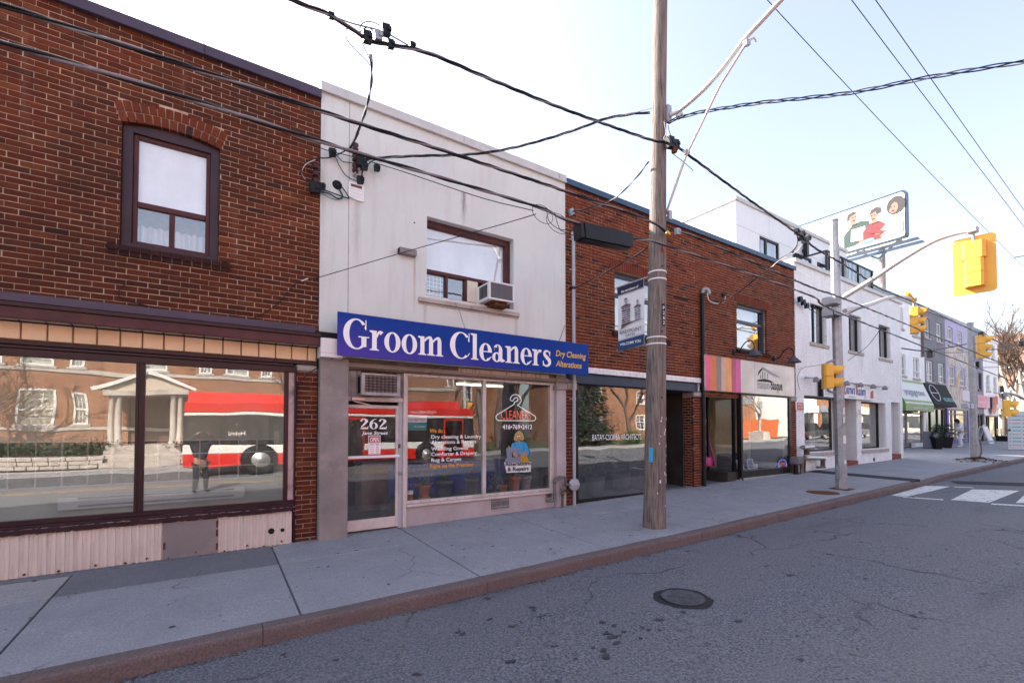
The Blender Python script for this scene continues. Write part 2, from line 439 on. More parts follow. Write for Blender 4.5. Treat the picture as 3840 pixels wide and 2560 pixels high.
emis('neon_white', (.85,.92,1.0), .12)
emis('neon_red', (1.0,.12,.06), .22)
emis('neon_blue', (.12,.25,1.0), .3)
emis('tube_light', (1.0,.93,.75), .8)
glass('shop_glass', .11, (1,1,1), .8)
glass('shop_glass_strong', .21, (1,.97,.92), .8)
glass('entry_glass', .05, (1,1,1), .45)
glass('window_glass', .24, (1,.98,.95), .4, through=(.96,.97,.97))
glass('bus_glass', .06, (.8,.9,1), .1, through=(.12,.12,.13))

def brickface(name, c1, c2, mortar):     # for house fronts too far off to tell the bricks apart one by one
    m, t, b = nt(name); gm = N(t, 'NewGeometry'); sp = N(t, 'SeparateXYZ'); t.links.new(gm.outputs['Position'], sp.inputs[0])
    cb = N(t, 'CombineXYZ'); t.links.new(math_(t, 'ADD', sp.outputs['X'], sp.outputs['Y']), cb.inputs['X']); t.links.new(sp.outputs['Z'], cb.inputs['Y'])
    br = N(t, 'TexBrick'); t.links.new(cb.outputs[0], br.inputs['Vector'])
    for k_, v_ in (('Scale',1.0),('Brick Width',.22),('Row Height',.075),('Mortar Size',.010),('Bias',0.0)): br.inputs[k_].default_value = v_
    br.inputs['Color1'].default_value = c3(c1); br.inputs['Color2'].default_value = c3(c2); br.inputs['Mortar'].default_value = c3(mortar)
    v = pos(t); col = mixc(t, math_(t, 'MULTIPLY', ramp(t, noise(t, v, 1.1, 5, .65), .4, .7), .4), br.outputs['Color'], c3(c2, .5))
    t.links.new(col, b.inputs['Base Color']); b.inputs['Roughness'].default_value = .9
brickface('brick_orange', (.29,.095,.036), (.19,.058,.024), (.42,.29,.18))
def asphalt():
    m, t, b = nt('asphalt'); v = pos(t)
    grain = noise(t, v, 46, 5, .8)
    vo = N(t, 'TexVoronoi', feature='F1'); vo.inputs['Scale'].default_value = 34; t.links.new(v, vo.inputs['Vector'])
    col = mixc(t, ramp(t, grain, .38, .62), (.022,.025,.033), (.215,.225,.255))
    col = mixc(t, ramp(t, vo.outputs['Distance'], .0, .30, (.8,.8,.8,1), (0,0,0,1)), col, (.30,.295,.29))
    big = ramp(t, noise(t, pos(t, .35, 1.2, 1), .55, 6, .65), .38, .62)
    col = mixc(t, math_(t, 'MULTIPLY', big, .5), col, (.16,.16,.165))
    dk = ramp(t, noise(t, pos(t, .2, .9, 1), .7, 3), .58, .7)
    col = mixc(t, math_(t, 'MULTIPLY', dk, .55), col, (.022,.023,.027))
    spots = ramp(t, noise(t, v, 5.5, 3, .6), .665, .70)
    col = mixc(t, math_(t, 'MULTIPLY', spots, .75), col, (.014,.014,.016))
    # cracks
    wv = N(t, 'VectorMath', operation='ADD'); sc = N(t, 'VectorMath', operation='SCALE'); sc.inputs['Scale'].default_value = .5
    nz = N(t, 'TexNoise'); nz.inputs['Scale'].default_value = 2.2; nz.inputs['Detail'].default_value = 4; t.links.new(v, nz.inputs['Vector'])
    t.links.new(nz.outputs['Color'], sc.inputs[0]); t.links.new(v, wv.inputs[0]); t.links.new(sc.outputs[0], wv.inputs[1])
    ve = N(t, 'TexVoronoi', feature='DISTANCE_TO_EDGE'); ve.inputs['Scale'].default_value = .42; t.links.new(wv.outputs[0], ve.inputs['Vector'])
    ck = ramp(t, ve.outputs['Distance'], .0, .009, (1,1,1,1), (0,0,0,1))
    gate = ramp(t, noise(t, v, .5, 2), .46, .56)
    ck = math_(t, 'MULTIPLY', ck, gate)
    col = mixc(t, math_(t, 'MULTIPLY', ck, .8), col, (.012,.012,.014))
    t.links.new(col, b.inputs['Base Color']); b.inputs['Roughness'].default_value = .82; b.inputs['Specular IOR Level'].default_value = .35
    h = math_(t, 'SUBTRACT', math_(t, 'ADD', grain, math_(t, 'MULTIPLY', vo.outputs['Distance'], -.8)), math_(t, 'MULTIPLY', ck, 2))
    bump(t, b, h, .8, .008)
asphalt()
pm('oil', (.050,.053,.060), .6, .3, 20, .1, 60)
pm('asphalt_patch', (.085,.087,.095), .85, .35, 14, .7, 90)
pm('asphalt_new', (.028,.029,.032), .85, .3, 20, .7, 90)
def concrete(name, col, dirt):
    m, t, b = nt(name); v = pos(t); oi = N(t, 'ObjectInfo')
    base = mixc(t, ramp(t, noise(t, v, 1.6, 6, .65), .3, .7), c3(col, .74), c3(col, 1.14))
    base = mixc(t, math_(t, 'MULTIPLY', ramp(t, noise(t, pos(t, 6, .8, 1), 3.0, 5, .7), .45, .75), .25), base, c3(col, 1.35))
    base = mixc(t, math_(t, 'MULTIPLY', ramp(t, noise(t, v, 60, 5, .8), .36, .62), .9), base, c3(col, .44))
    base = mixc(t, math_(t, 'MULTIPLY', ramp(t, noise(t, v, 14, 6, .75), .42, .66), .45), base, c3(col, .66))
    base = mixc(t, math_(t, 'MULTIPLY', ramp(t, noise(t, v, 45, 4, .8), .60, .70), .4), base, c3(col, 1.6))
    base = mixc(t, math_(t, 'MULTIPLY', oi.outputs['Random'], .22), base, c3(col, .66))
    base = mixc(t, math_(t, 'MULTIPLY', ramp(t, noise(t, v, 5.0, 6, .75), .58, .78), .55), base, c3(dirt))
    base = mixc(t, math_(t, 'MULTIPLY', ramp(t, noise(t, v, 9, 1), .76, .79), .8), base, (.03,.03,.032))
    ns_ = N(t, 'TexNoise'); ns_.inputs['Scale'].default_value = 3.0; ns_.inputs['Detail'].default_value = 5; t.links.new(v, ns_.inputs['Vector'])
    sv = N(t, 'VectorMath', operation='SCALE'); sv.inputs['Scale'].default_value = .45; t.links.new(ns_.outputs['Color'], sv.inputs[0]); av = N(t, 'VectorMath', operation='ADD'); t.links.new(v, av.inputs[0]); t.links.new(sv.outputs[0], av.inputs[1])
    ve = N(t, 'TexVoronoi', feature='DISTANCE_TO_EDGE'); ve.inputs['Scale'].default_value = .33; t.links.new(av.outputs[0], ve.inputs['Vector'])
    ck = math_(t, 'MULTIPLY', ramp(t, ve.outputs['Distance'], .0, .004, (1,1,1,1), (0,0,0,1)), ramp(t, noise(t, v, .6, 2), .50, .58))
    base = mixc(t, math_(t, 'MULTIPLY', ck, .7), base, c3(col, .22))
    t.links.new(base, b.inputs['Base Color']); b.inputs['Roughness'].default_value = .85; b.inputs['Specular IOR Level'].default_value = .3
    bump(t, b, noise(t, pos(t, 1, .35, 1), 150, 4, .7), .45, .004)
concrete('concrete', (.40,.405,.43), (.17,.165,.165))
concrete('concrete_pale', (.46,.45,.45), (.22,.2,.19))
concrete('concrete_dark', (.235,.24,.26), (.07,.07,.075))
concrete('kerbstone', (.205,.155,.148), (.10,.085,.082))
pm('iron', (.065,.064,.066), .7, .3, 20, .4, 60)
def worn(name, col, under, amt):
    m, t, b = nt(name); v = pos(t)
    f = ramp(t, noise(t, v, 7, 6, .75), amt, amt+.07)
    col = mixc(t, f, c3(col), c3(under)); t.links.new(col, b.inputs['Base Color']); b.inputs['Roughness'].default_value = .8
    bump(t, b, noise(t, v, 110, 3), .5, .005)
worn('road_white', (.62,.61,.58), (.08,.08,.083), .56)
worn('road_yellow', (.60,.40,.10), (.10,.10,.10), .55)
def wood():
    m, t, b = nt('pole_wood')
    v = pos(t, 9, 9, .35); f = noise(t, v, 6, 6, .7)
    col = mixc(t, ramp(t, f, .3, .7), (.055,.044,.040), (.31,.265,.235))
    col = mixc(t, ramp(t, noise(t, pos(t, 14, 14, .25), 4, 4, .6), .60, .68), col, (.035,.028,.026))
    col = mixc(t, math_(t, 'MULTIPLY', ramp(t, noise(t, pos(t), .8, 3), .5, .7), .4), col, (.16,.11,.09))
    t.links.new(col, b.inputs['Base Color']); b.inputs['Roughness'].default_value = .9; b.inputs['Specular IOR Level'].default_value = .2
    bump(t, b, f, .9, .012)
wood()
def sign_blue():                        # printed gradient, blue to violet towards the lower left
    m, t, b = nt('sign_blue')
    gm = N(t, 'NewGeometry'); sp = N(t, 'SeparateXYZ'); t.links.new(gm.outputs['Position'], sp.inputs[0])
    f = math_(t, 'ADD', math_(t, 'MULTIPLY', math_(t, 'SUBTRACT', 3.38, sp.outputs['Z']), 1.5), math_(t, 'MULTIPLY', math_(t, 'SUBTRACT', sp.outputs['X'], 1.5), -.23))
    col = mixc(t, ramp(t, math_(t, 'ADD', f, .02), .0, 1.0), (.004,.040,.27), (.085,.045,.34))
    t.links.new(col, b.inputs['Base Color']); b.inputs['Roughness'].default_value = .5; b.inputs['Specular IOR Level'].default_value = .15
sign_blue()
def sign_cream():                       # printed steel-like panel with pale blotches
    m, t, b = nt('sign_cream'); v = pos(t)
    col = mixc(t, ramp(t, noise(t, pos(t, 1, 1, 1.4), 1.4, 3), .35, .7), (.58,.53,.45), (.76,.71,.63))
    t.links.new(col, b.inputs['Base Color']); b.inputs['Roughness'].default_value = .35
sign_cream()
def mural():
    m, t, b = nt('mural'); v = pos(t)
    cr = N(t, 'ValToRGB'); e = cr.color_ramp.elements
    e[0].position = .30; e[0].color = (.30,.25,.55,1); e[1].position = .72; e[1].color = (.62,.48,.62,1)
    for p, c in ((.40,(.58,.42,.12,1)),(.47,(.62,.58,.60,1)),(.53,(.34,.32,.40,1)),(.60,(.65,.55,.30,1))):
        q = e.new(p); q.color = c
    t.links.new(noise(t, pos(t, 1, 1, .6), 1.1, 5, .6), cr.inputs[0])
    t.links.new(cr.outputs[0], b.inputs['Base Color']); b.inputs['Roughness'].default_value = .8
mural()
for nm_, c_ in (('stripe_pink',(.78,.12,.25)),('stripe_orange',(.80,.20,.04)),('stripe_taupe',(.26,.22,.18)),('stripe_peach',(.68,.42,.32)),
                ('stripe_amber',(.82,.36,.10)),('stripe_plum',(.45,.07,.14)),('stripe_magenta',(.66,.09,.32))):
    pm(nm_, c_, .4, .2, 2.2, 0)
# ---------------------------------------------------------------- lettering
def text(body, p0, width, cap, mat, parent, name='lettering', ex=(1,0,0), ez=(0,0,1), shear=0.0, bold=0.0, depth=.0015, align='L', spacing=1.0):
    cu = bpy.data.curves.new('t', 'FONT'); cu.body = body; cu.size = 1.0; cu.shear = shear; cu.offset = bold
    cu.resolution_u = 3; cu.space_character = spacing
    ob = bpy.data.objects.new('t', cu); COL.objects.link(ob)
    dg = bpy.context.evaluated_depsgraph_get(); me = ob.evaluated_get(dg).to_mesh()
    vs = [v.co.copy() for v in me.vertices]; fs = [tuple(p.vertices) for p in me.polygons]
    ob.evaluated_get(dg).to_mesh_clear(); bpy.data.objects.remove(ob); bpy.data.curves.remove(cu)
    if not vs: return None
    x0 = min(v.x for v in vs); x1 = max(v.x for v in vs)
    sx = width / (x1 - x0); sy = cap / .69
    ex = Vector(ex); ez = Vector(ez); n = ex.cross(ez); p0 = Vector(p0)
    mb = MB()
    mb.add([p0 + ex*((v.x-x0)*sx) + ez*(v.y*sy) + n*depth for v in vs], fs)
    return mb.build(name, mat, parent)

# a bold roman face drawn from ribbons, rings and bars (cap height 1)
def _ribbon(pts, ws, k=5):
    P_ = [Vector((a, b, 0)) for a, b in pts]; out = []; wo = []
    n = len(P_)
    for i in range(n-1):
        a, b, c, d = P_[max(i-1,0)], P_[i], P_[i+1], P_[min(i+2,n-1)]
        for j in range(k):
            t = j/k
            out.append(.5*((2*b)+(c-a)*t+(2*a-5*b+4*c-d)*t*t+(3*b-a-3*c+d)*t**3)); wo.append(ws[i]+(ws[i+1]-ws[i])*t)
    out.append(P_[-1]); wo.append(ws[-1])
    vs = []; fs = []
    for i, p in enumerate(out):
        d = (out[min(i+1,len(out)-1)] - out[max(i-1,0)]).normalized(); nn = Vector((-d.y, d.x, 0))
        vs += [p - nn*wo[i]/2, p + nn*wo[i]/2]
    for i in range(len(out)-1): fs.append((2*i, 2*i+2, 2*i+3, 2*i+1))
    return vs, fs
def _ring(cx, cy, ox, oy, ix, iy, a0=0, a1=360, n=32, sh=0.0):
    vs = []; fs = []
    for i in range(n+1):
        a = math.radians(a0 + (a1-a0)*i/n)
        vs += [Vector((cx+ox*math.cos(a), cy+oy*math.sin(a), 0)), Vector((cx+sh+ix*math.cos(a), cy+iy*math.sin(a), 0))]
    for i in range(n): fs.append((2*i, 2*i+2, 2*i+3, 2*i+1))
    return vs, fs
def _rect(x0, y0, x1, y1): return [Vector((x0,y0,0)),Vector((x1,y0,0)),Vector((x1,y1,0)),Vector((x0,y1,0))], [(0,1,2,3)]
def _pol(*p): return [Vector((a,b,0)) for a,b in p], [tuple(range(len(p)))]
def stem(x0, x1, h, flag=True):
    r = [_rect(x0, .0, x1, h), _rect(x0-.075, 0, x1+.075, .04), _pol((x0-.02,.04),(x1+.02,.04),(x1,.09),(x0,.09))]
    if flag: r.append(_pol((x0-.085,h-.045),(x0,h-.09),(x1,h),(x0-.085,h)))
    return r
def arch(x0, x1): return [_ribbon([(x0,.50),(x0+.07,.60),(x1-.13,.665),(x1-.085,.56),(x1-.08,.40)], [.05,.075,.10,.15,.16])]
GLY = {
 'G': (.86, [_ring(.43,.5,.42,.52,.24,.475,42,318,36,.015), _pol((.74,.86),(.70,.72),(.745,.66),(.765,.66),(.765,1.0),(.73,1.0)), _rect(.60,.09,.77,.40), _rect(.50,.395,.86,.435), _pol((.73,.15),(.60,.20),(.60,.07),(.77,.09)) ]),
 'C': (.80, [_ring(.43,.5,.42,.52,.24,.475,42,312,36,.015), _pol((.74,.86),(.70,.72),(.745,.66),(.765,.66),(.765,1.0),(.73,1.0)), _pol((.70,.155),(.765,.24),(.785,.23),(.72,.11))]),
 'r': (.50, stem(.10,.26,.68) + [_ribbon([(.26,.44),(.30,.58),(.37,.645),(.44,.60)], [.03,.07,.10,.15])]),
 'o': (.62, [_ring(.31,.34,.29,.36,.125,.315)]),
 'm': (1.03, stem(.10,.26,.68) + stem(.435,.595,.5,False) + stem(.77,.93,.5,False) + arch(.26,.595) + arch(.595,.93)),
 'n': (.69, stem(.10,.26,.68) + stem(.435,.595,.5,False) + arch(.26,.595)),
 'l': (.35, stem(.10,.26,1.02)),
 'e': (.54, [_ring(.28,.34,.265,.36,.10,.315,0,315,30), _rect(.14,.345,.53,.385), _pol((.44,.07),(.40,.115),(.515,.19),(.535,.17))]),
 'a': (.56, [_ring(.21,.185,.195,.20,.065,.15), _rect(.29,.08,.45,.50), _ring(.25,.46,.20,.24,.05,.205,0,150,18), _ribbon([(.10,.52),(.11,.52)],[.14,.14],2), _pol((.29,.10),(.45,.14),(.56,.08),(.56,.04),(.46,.0),(.38,.0))]),
 's': (.47, [_ribbon([(.385,.52),(.30,.655),(.16,.645),(.12,.52),(.23,.39),(.35,.27),(.36,.11),(.22,.018),(.09,.07),(.055,.20)], [.03,.06,.10,.13,.17,.17,.12,.08,.06,.03]), _pol((.36,.46),(.40,.46),(.40,.68),(.375,.68)), _pol((.03,.0),(.055,.0),(.08,.23),(.035,.23))]),
 '2': (.56, [_ribbon([(.09,.74),(.16,.93),(.31,.95),(.42,.78),(.30,.50),(.10,.18)], [.12,.10,.09,.19,.13,.05]), _pol((.05,.0),(.50,.0),(.54,.27),(.50,.27),(.46,.16),(.12,.16))]),
 '6': (.56, [_ring(.29,.32,.25,.33,.10,.285), _ribbon([(.47,1.0),(.28,.90),(.14,.66),(.10,.32)], [.03,.08,.14,.15])]),
}
def serif(word, p0, width, cap, mat, parent, name='letter', ex=(1,0,0), ez=(0,0,1), one=False):
    tot = sum(GLY[c][0] for c in word); sx = width/tot; ex = Vector(ex); ez = Vector(ez); n = ex.cross(ez); x = 0; p0 = Vector(p0)
    acc = MB()
    for c in word:
        adv, shapes = GLY[c]; mb = acc if one else MB()
        for k, (vs, fs) in enumerate(shapes):
            out = []
            for f in fs:
                a, b, d = vs[f[0]], vs[f[1]], vs[f[2]]
                out.append(f if (b-a).cross(d-a).z >= 0 else tuple(reversed(f)))
            mb.add([p0 + ex*((x+v.x)*sx) + ez*(v.y*cap) + n*(.003+.0004*k) for v in vs], out)
        if not one: mb.build(name, mat, parent)
        x += adv
    if one: acc.build(name, mat, parent)

# ---------------------------------------------------------------- brickwork
def cuts(x0, x1, zm, holes):
    iv = [(x0, x1)]
    for h in holes:
        r = h(zm) if callable(h) else ((h[0], h[1]) if h[2] <= zm <= h[3] else None)
        if not r: continue
        a, b = r; new = []
        for p, q in iv:
            if b <= p or a >= q: new.append((p, q)); continue
            if a > p: new.append((p, a))
            if b < q: new.append((b, q))
        iv = new
    return [(p, q) for p, q in iv if q-p > .025]
def grow(h, e=.005):                  # the mortar body keeps a little clear of the brick ends
    if not callable(h): return (h[0]-e, h[1]+e, h[2]-e, h[3]+e)
    return h
BRICK_MESH = {}
def brick_wall(parent, x0, x1, z0, z1, Y, mat, mmat, holes=(), n_obj=300, bl=.205, bh=.058, ch=.0705, joint=.0095, dep=.07, proud=.004, name='brick', rough=1.0, seed=3):
    R = random.Random(seed)
    stuff = MB(); full = []
    nrow = int(round((z1-z0)/ch)); ch = (z1-z0)/nrow; bh = ch-joint
    for r in range(nrow):
        za = z0 + r*ch + joint/2; zb = za + bh
        for p, q in cuts(x0, x1, (za+zb)/2, holes):
            pitch = bl + joint
            k = math.floor((p - x0)/pitch) - 1
            x = x0 + k*pitch + (pitch/2 if r % 2 else 0) + R.uniform(-.012,.012)
            while x < q:
                w = bl + R.uniform(-.006,.006)
                a, b = max(x, p), min(x+w, q)
                if b-a > .012:
                    yy = Y - proud - R.uniform(-.0025,.0025)*rough; dz = R.uniform(-.0015,.0015)*rough
                    if b-a > bl-.02: full.append((a, b, yy, za+dz, zb+dz))
                    else: _brick(stuff, a, b, yy, za+dz, zb+dz, dep, R)
                x += pitch
    def size(f):
        c = Vector(((f[0]+f[1])/2, f[2], (f[3]+f[4])/2)) - EYE
        d = c.dot(FW)
        if d < .3: return -1
        u = c.dot(RT)/d*F; v = c.dot(UP)/d*F
        if abs(u) > 1925 or -v+CY < -5 or -v+CY > 2565: return -1
        return 1/d**2 * abs(c.y)/c.length
    full.sort(key=size, reverse=True)
    key = (mat, bl, round(bh,4))
    if key not in BRICK_MESH:
        BRICK_MESH[key] = []
        for j in range(5):
            mb = MB(); _brick(mb, -bl/2, bl/2, 0, -bh/2, bh/2, dep, R)
            me = bpy.data.meshes.new('brick'); me.from_pydata(mb.v, [], mb.f); me.materials.append(M[mat]); BRICK_MESH[key].append(me)
    org = ORG[parent]
    for i, f in enumerate(full):
        if i < n_obj and size(f) > 0:
            o = bpy.data.objects.new(name, BRICK_MESH[key][R.randrange(5)]); COL.objects.link(o); o.parent = parent
            o.location = Vector(((f[0]+f[1])/2, f[2], (f[3]+f[4])/2)) - org
            o.rotation_euler = (R.uniform(-.006,.006), R.uniform(-.006,.006), R.uniform(-.006,.006))
        else: _brick(stuff, *f, dep, R)
    if stuff.v: stuff.build('brickwork', mat, parent, kind='stuff')
    slab(parent, x0+.003, x1-.003, z0, z1, Y+.005, Y+.24, mmat, [grow(h) for h in holes])
def _brick(mb, a, b, y, z0, z1, dep, R):     # open-backed brick with worn arrises
    c = .0035; j = lambda: R.uniform(0,.0028)
    vs = [(a+c+j(),y,z0+c+j()),(b-c-j(),y,z0+c+j()),(b-c-j(),y,z1-c-j()),(a+c+j(),y,z1-c-j()),
          (a,y+c,z0),(b,y+c,z0),(b,y+c,z1),(a,y+c,z1),(a,y+dep,z0),(b,y+dep,z0),(b,y+dep,z1),(a,y+dep,z1)]
    fs = [(0,1,2,3),(4,5,1,0),(5,6,2,1),(6,7,3,2),(7,4,0,3),(8,9,5,4),(9,10,6,5),(10,11,7,6),(11,8,4,7)]
    mb.add(vs, fs)
def slab(parent, x0, x1, z0, z1, ya, yb, mat, holes=(), name='wall', step=None):
    mb = MB(); zs = {z0, z1}
    for h in holes:
        if callable(h):
            zs |= {h.z0, h.z1}; n = 8
            zs |= {h.z0 + (h.z1-h.z0)*i/n for i in range(n)}
        else: zs |= {max(z0,h[2]), min(z1,h[3])}
    zs = sorted(z for z in zs if z0 <= z <= z1)
    for a, b in zip(zs, zs[1:]):
        if b-a < 1e-5: continue
        for p, q in cuts(x0, x1, (a+b)/2, holes): mb.box(p, q, ya, yb, a, b)
    return mb.build(name, mat, parent)
def soldiers(parent, x0, x1, zl, zr, h, Y, mat, w=.062, joint=.012):    # row of upright bricks
    MB().box(x0+.004, x1-.004, Y+.004, Y+.2, min(zl,zr)+.004, max(zl,zr)+h-.004).build('mortar_bed', 'mortar', parent)
    n = max(1, int(round((x1-x0)/(w+joint)))); p = (x1-x0)/n; R = random.Random(5)
    for i in range(n):
        mb = MB(); a = x0+i*p+joint/2; z = zl + (zr-zl)*i/n
        _brick(mb, a, a+p-joint, Y-.006-R.uniform(0,.004), z+.006, z+h-.006, .07, R); mb.build('brick', mat, parent)

# ---------------------------------------------------------------- windows
def window(parent, x0, x1, z0, z1, Y, fm, gm='window_glass', fw=.06, fd=.07, vs=(), hs=(), bars=None, back=None, mw=None, name='window', blind=None):
    """frame bars round the opening with mullions at vs / transoms at hs; one pane per light; Y = front of the frame"""
    mw = mw or fw*.8
    fr = MB(); fr.cbox(x0, x0+fw, Y, Y+fd, z0, z1); fr.cbox(x1-fw, x1, Y, Y+fd, z0, z1)
    fr.cbox(x0+fw, x1-fw, Y+.002, Y+fd-.002, z0, z0+fw); fr.cbox(x0+fw, x1-fw, Y+.002, Y+fd-.002, z1-fw, z1)
    for x in vs: fr.cbox(x-mw/2, x+mw/2, Y+.004, Y+fd-.004, z0+fw, z1-fw)
    xs = [x0+fw] + [c for x in sorted(vs) for c in (x-mw/2, x+mw/2)] + [x1-fw]
    zs = [z0+fw] + [c for z in sorted(hs) for c in (z-mw/2, z+mw/2)] + [z1-fw]
    for z in hs:
        for i in range(0, len(xs), 2): fr.cbox(xs[i], xs[i+1], Y+.006, Y+fd-.006, z-mw/2, z+mw/2)
    w = fr.build(name, fm, parent)
    for i in range(0, len(xs), 2):
        for k in range(0, len(zs), 2):
            MB().box(xs[i]-.01, xs[i+1]+.01, Y+fd*.5, Y+fd*.5+.0001, zs[k]-.01, zs[k+1]+.01)
            MB().quad((xs[i]-.01,Y+fd*.5,zs[k]-.01),(xs[i+1]+.01,Y+fd*.5,zs[k]-.01),(xs[i+1]+.01,Y+fd*.5,zs[k+1]+.01),(xs[i]-.01,Y+fd*.5,zs[k+1]+.01)).build('pane', gm, w)
    if back:
        MB().quad((x0,Y+.22,z0),(x1,Y+.22,z0),(x1,Y+.22,z1),(x0,Y+.22,z1)).build('blind', back, w)
    return w
def reveal(parent, x0, x1, z0, z1, ya, yb, mat, name='window_reveal', t=.03):
    mb = MB(); mb.box(x0-t, x0, ya, yb, z0-t, z1+t); mb.box(x1, x1+t, ya, yb, z0-t, z1+t)
    mb.box(x0, x1, ya, yb, z1, z1+t); mb.box(x0, x1, ya, yb, z0-t, z0); return mb.build(name, mat, parent)
def room(parent, x0, x1, y0, y1, z0, z1, wall, floor, ceil=None):
    w = .1
    mb = MB(); mb.box(x0-w, x1+w, y1, y1+w, z0, z1); mb.box(x0-w, x0, y0, y1, z0, z1); mb.box(x1, x1+w, y0, y1, z0, z1)
    r = mb.build('interior_wall', wall, parent)
    MB().box(x0-w, x1+w, y0, y1+w, z0-w, z0).build('interior_floor', floor, parent)
    MB().box(x0-w, x1+w, y0, y1+w, z1, z1+w).build('ceiling', ceil or wall, parent)
    return r
def cable(name, pts, r, mat, label, cat='cable', sag=0.0, n=6, k=10, group=None, jitter=0.0):
    """smooth run of cable through the given points"""
    pp = curve(pts, k, sag); 
    return solo(name, MB().tube(pp, r, n), mat, label, cat, group, at=tuple(pp[0]))
def curve(pts, k=10, sag=0.0):
    p = [Vector(q) for q in pts]; n = len(p); out = []
    for i in range(n-1):
        a, b, c, d = p[max(i-1,0)], p[i], p[i+1], p[min(i+2,n-1)]
        if i == 0: a = b*2-c
        if i == n-2: d = c*2-b
        for j in range(k):
            t = j/k
            q = .5*((2*b)+(c-a)*t+(2*a-5*b+4*c-d)*t*t+(3*b-a-3*c+d)*t**3)
            q.z -= sag*4*t*(1-t); out.append(q)
    out.append(p[-1]); return out
def twist(pts, R, turns, ph):
    out = []; n = len(pts); s = 0.0; pitch = .95
    for i, p in enumerate(pts):
        if i: s += (p-pts[i-1]).length
        d = (pts[min(i+1,n-1)]-pts[max(i-1,0)]).normalized(); a = d.cross(Vector((0,0,1))).normalized(); b = a.cross(d)
        t = 2*math.pi*s/pitch+ph; out.append(p + a*math.cos(t)*R + b*math.sin(t)*R)
    return out

# ================================================================ THE SETTING
def strip(xs, ya, yb, f, dz=0.0, ny=1):
    mb = MB(); n = ny+1
    vs = [(x, ya+(yb-ya)*j/ny, f(x, ya+(yb-ya)*j/ny)+dz) for x in xs for j in range(n)]
    mb.add(vs, [(i*n+j, (i+1)*n+j, (i+1)*n+j+1, i*n+j+1) for i in range(len(xs)-1) for j in range(ny)])
    return mb
XS = [-120,-60,-30,-12] + [i*2 for i in range(-5, 40)] + [90,110,140,200,300,420]
road = strip(XS, OPK, KERB+.02, RZ, 0, 10).build('road', 'asphalt', kind='structure')
gnd = MB(); gx = [-600,-300,-120,-60,-30,-10,1,6,16,25,34,56,90,130,220,420,900]
gv = [(x, y, g(min(x,420))-.32) for x in gx for y in (-700,-100,100,700)]
gnd.add(gv, [(i*4+j,(i+1)*4+j,(i+1)*4+j+1,i*4+j+1) for i in range(len(gx)-1) for j in range(3)])
gnd.build('ground', 'asphalt_patch', kind='structure')
walk = bpy.data.objects.new('sidewalk', None); COL.objects.link(walk); walk['kind'] = 'structure'; ORG[walk] = Vector()
def slab_piece(x0, x1, y0, y1, mat, parent=walk, name='slab', f=G, dz=0, gap=.010, th=.16):
    x0 += gap; x1 -= gap; y0 += gap; y1 -= gap; c = .006
    t = [(x0+c,y0+c),(x1-c,y0+c),(x1-c,y1-c),(x0+c,y1-c)]; o = [(x0,y0),(x1,y0),(x1,y1),(x0,y1)]
    vs = [(x,y,f(x,y)+dz) for x,y in t] + [(x,y,f(x,y)+dz-c) for x,y in o] + [(x,y,f(x,y)+dz-th) for x,y in o]
    MB().add(vs, [(0,1,2,3),(4,5,1,0),(5,6,2,1),(6,7,3,2),(7,4,0,3),(8,9,5,4),(9,10,6,5),(10,11,7,6),(11,8,4,7)]).build(name, mat, parent)
jx = [-7.4,-5.35,-3.35,-1.36,.68,2.56,4.58,6.55,8.5,10.5,12.5,14.5,16.2]
strip(XS, KERB+.16, 11.2, G, -.03, 2).build('bedding', 'concrete_dark', walk)
for a, b in zip(jx, jx[1:]):
    slab_piece(a, b, KERB+.15, 6.36, 'concrete')
    if -1.4 < a < .6: slab_piece(a, b, 6.36, 7.16, 'concrete_dark')
    elif a < -1.4: slab_piece(a, b, 6.36, 7.12, 'concrete_pale')
    else: slab_piece(a, b, 6.36, FAC+.1, 'concrete')
slab_piece(-7.4, .68, 7.17, FAC+.1, 'concrete_dark')
slab_piece(16.2, 17.0, KERB+.15, FAC+.05, 'asphalt_new')
x = 17.0
while x < 70:
    st = 2.0 if x < 40 else 4.0
    for ya, yb in ((KERB+.15, 6.4), (6.4, 8.2), (8.2, 10.0)) if x > 24.9 else ((KERB+.15, 6.4), (6.4, FAC+.1)): slab_piece(x, x+st, ya, yb, 'concrete')
    x += st
kerb = bpy.data.objects.new('kerb', None); COL.objects.link(kerb); kerb['kind'] = 'structure'; ORG[kerb] = Vector()
kx = [-12,-7.4,-3.4,.36,2.56,4.75,6.5,9.6,12.8,15.9]
def kerb_piece(a, b, drop=0.0, drop2=None):
    drop2 = drop if drop2 is None else drop2
    n = max(6,int((b-a)/.11)); vs = []; KR = random.Random(int(a*7)); prof = [(KERB+.16,0,0),(KERB+.03,0,0),(KERB+.008,-.012,0),(KERB,-.035,0),(KERB-.012,-.30,1)]
    for i in range(n+1):
        x = a+.003+(b-a-.006)*i/n; dr = drop+(drop2-drop)*i/n
        wob = .006*math.sin(x*1.7)+.004*math.sin(x*5.1)+KR.uniform(-.0025,.0025); chip = KR.uniform(.006,.02) if KR.random() < .08 else KR.uniform(0,.003)
        for y, dz, k in prof: vs.append((x, y+wob+(chip*.6 if dz == -.012 or dz == -.035 else 0), G(x, KERB)+dz-(dr if not k else 0)+.003-(chip if dz == -.012 else 0)))
    m = len(prof)
    fs = [(i*m+j, i*m+j+1, (i+1)*m+j+1, (i+1)*m+j) for i in range(n) for j in range(m-1)]
    fs += [tuple(range(m)), tuple(reversed([n*m+j for j in range(m)]))]
    MB().add(vs, fs).build('kerb_stone', 'kerbstone', kerb)
for a, b in zip(kx, kx[1:]): kerb_piece(a, b)
kerb_piece(15.9, 16.9, 0, .07); kerb_piece(16.9, 18.4, .07, .0)
x = 18.4
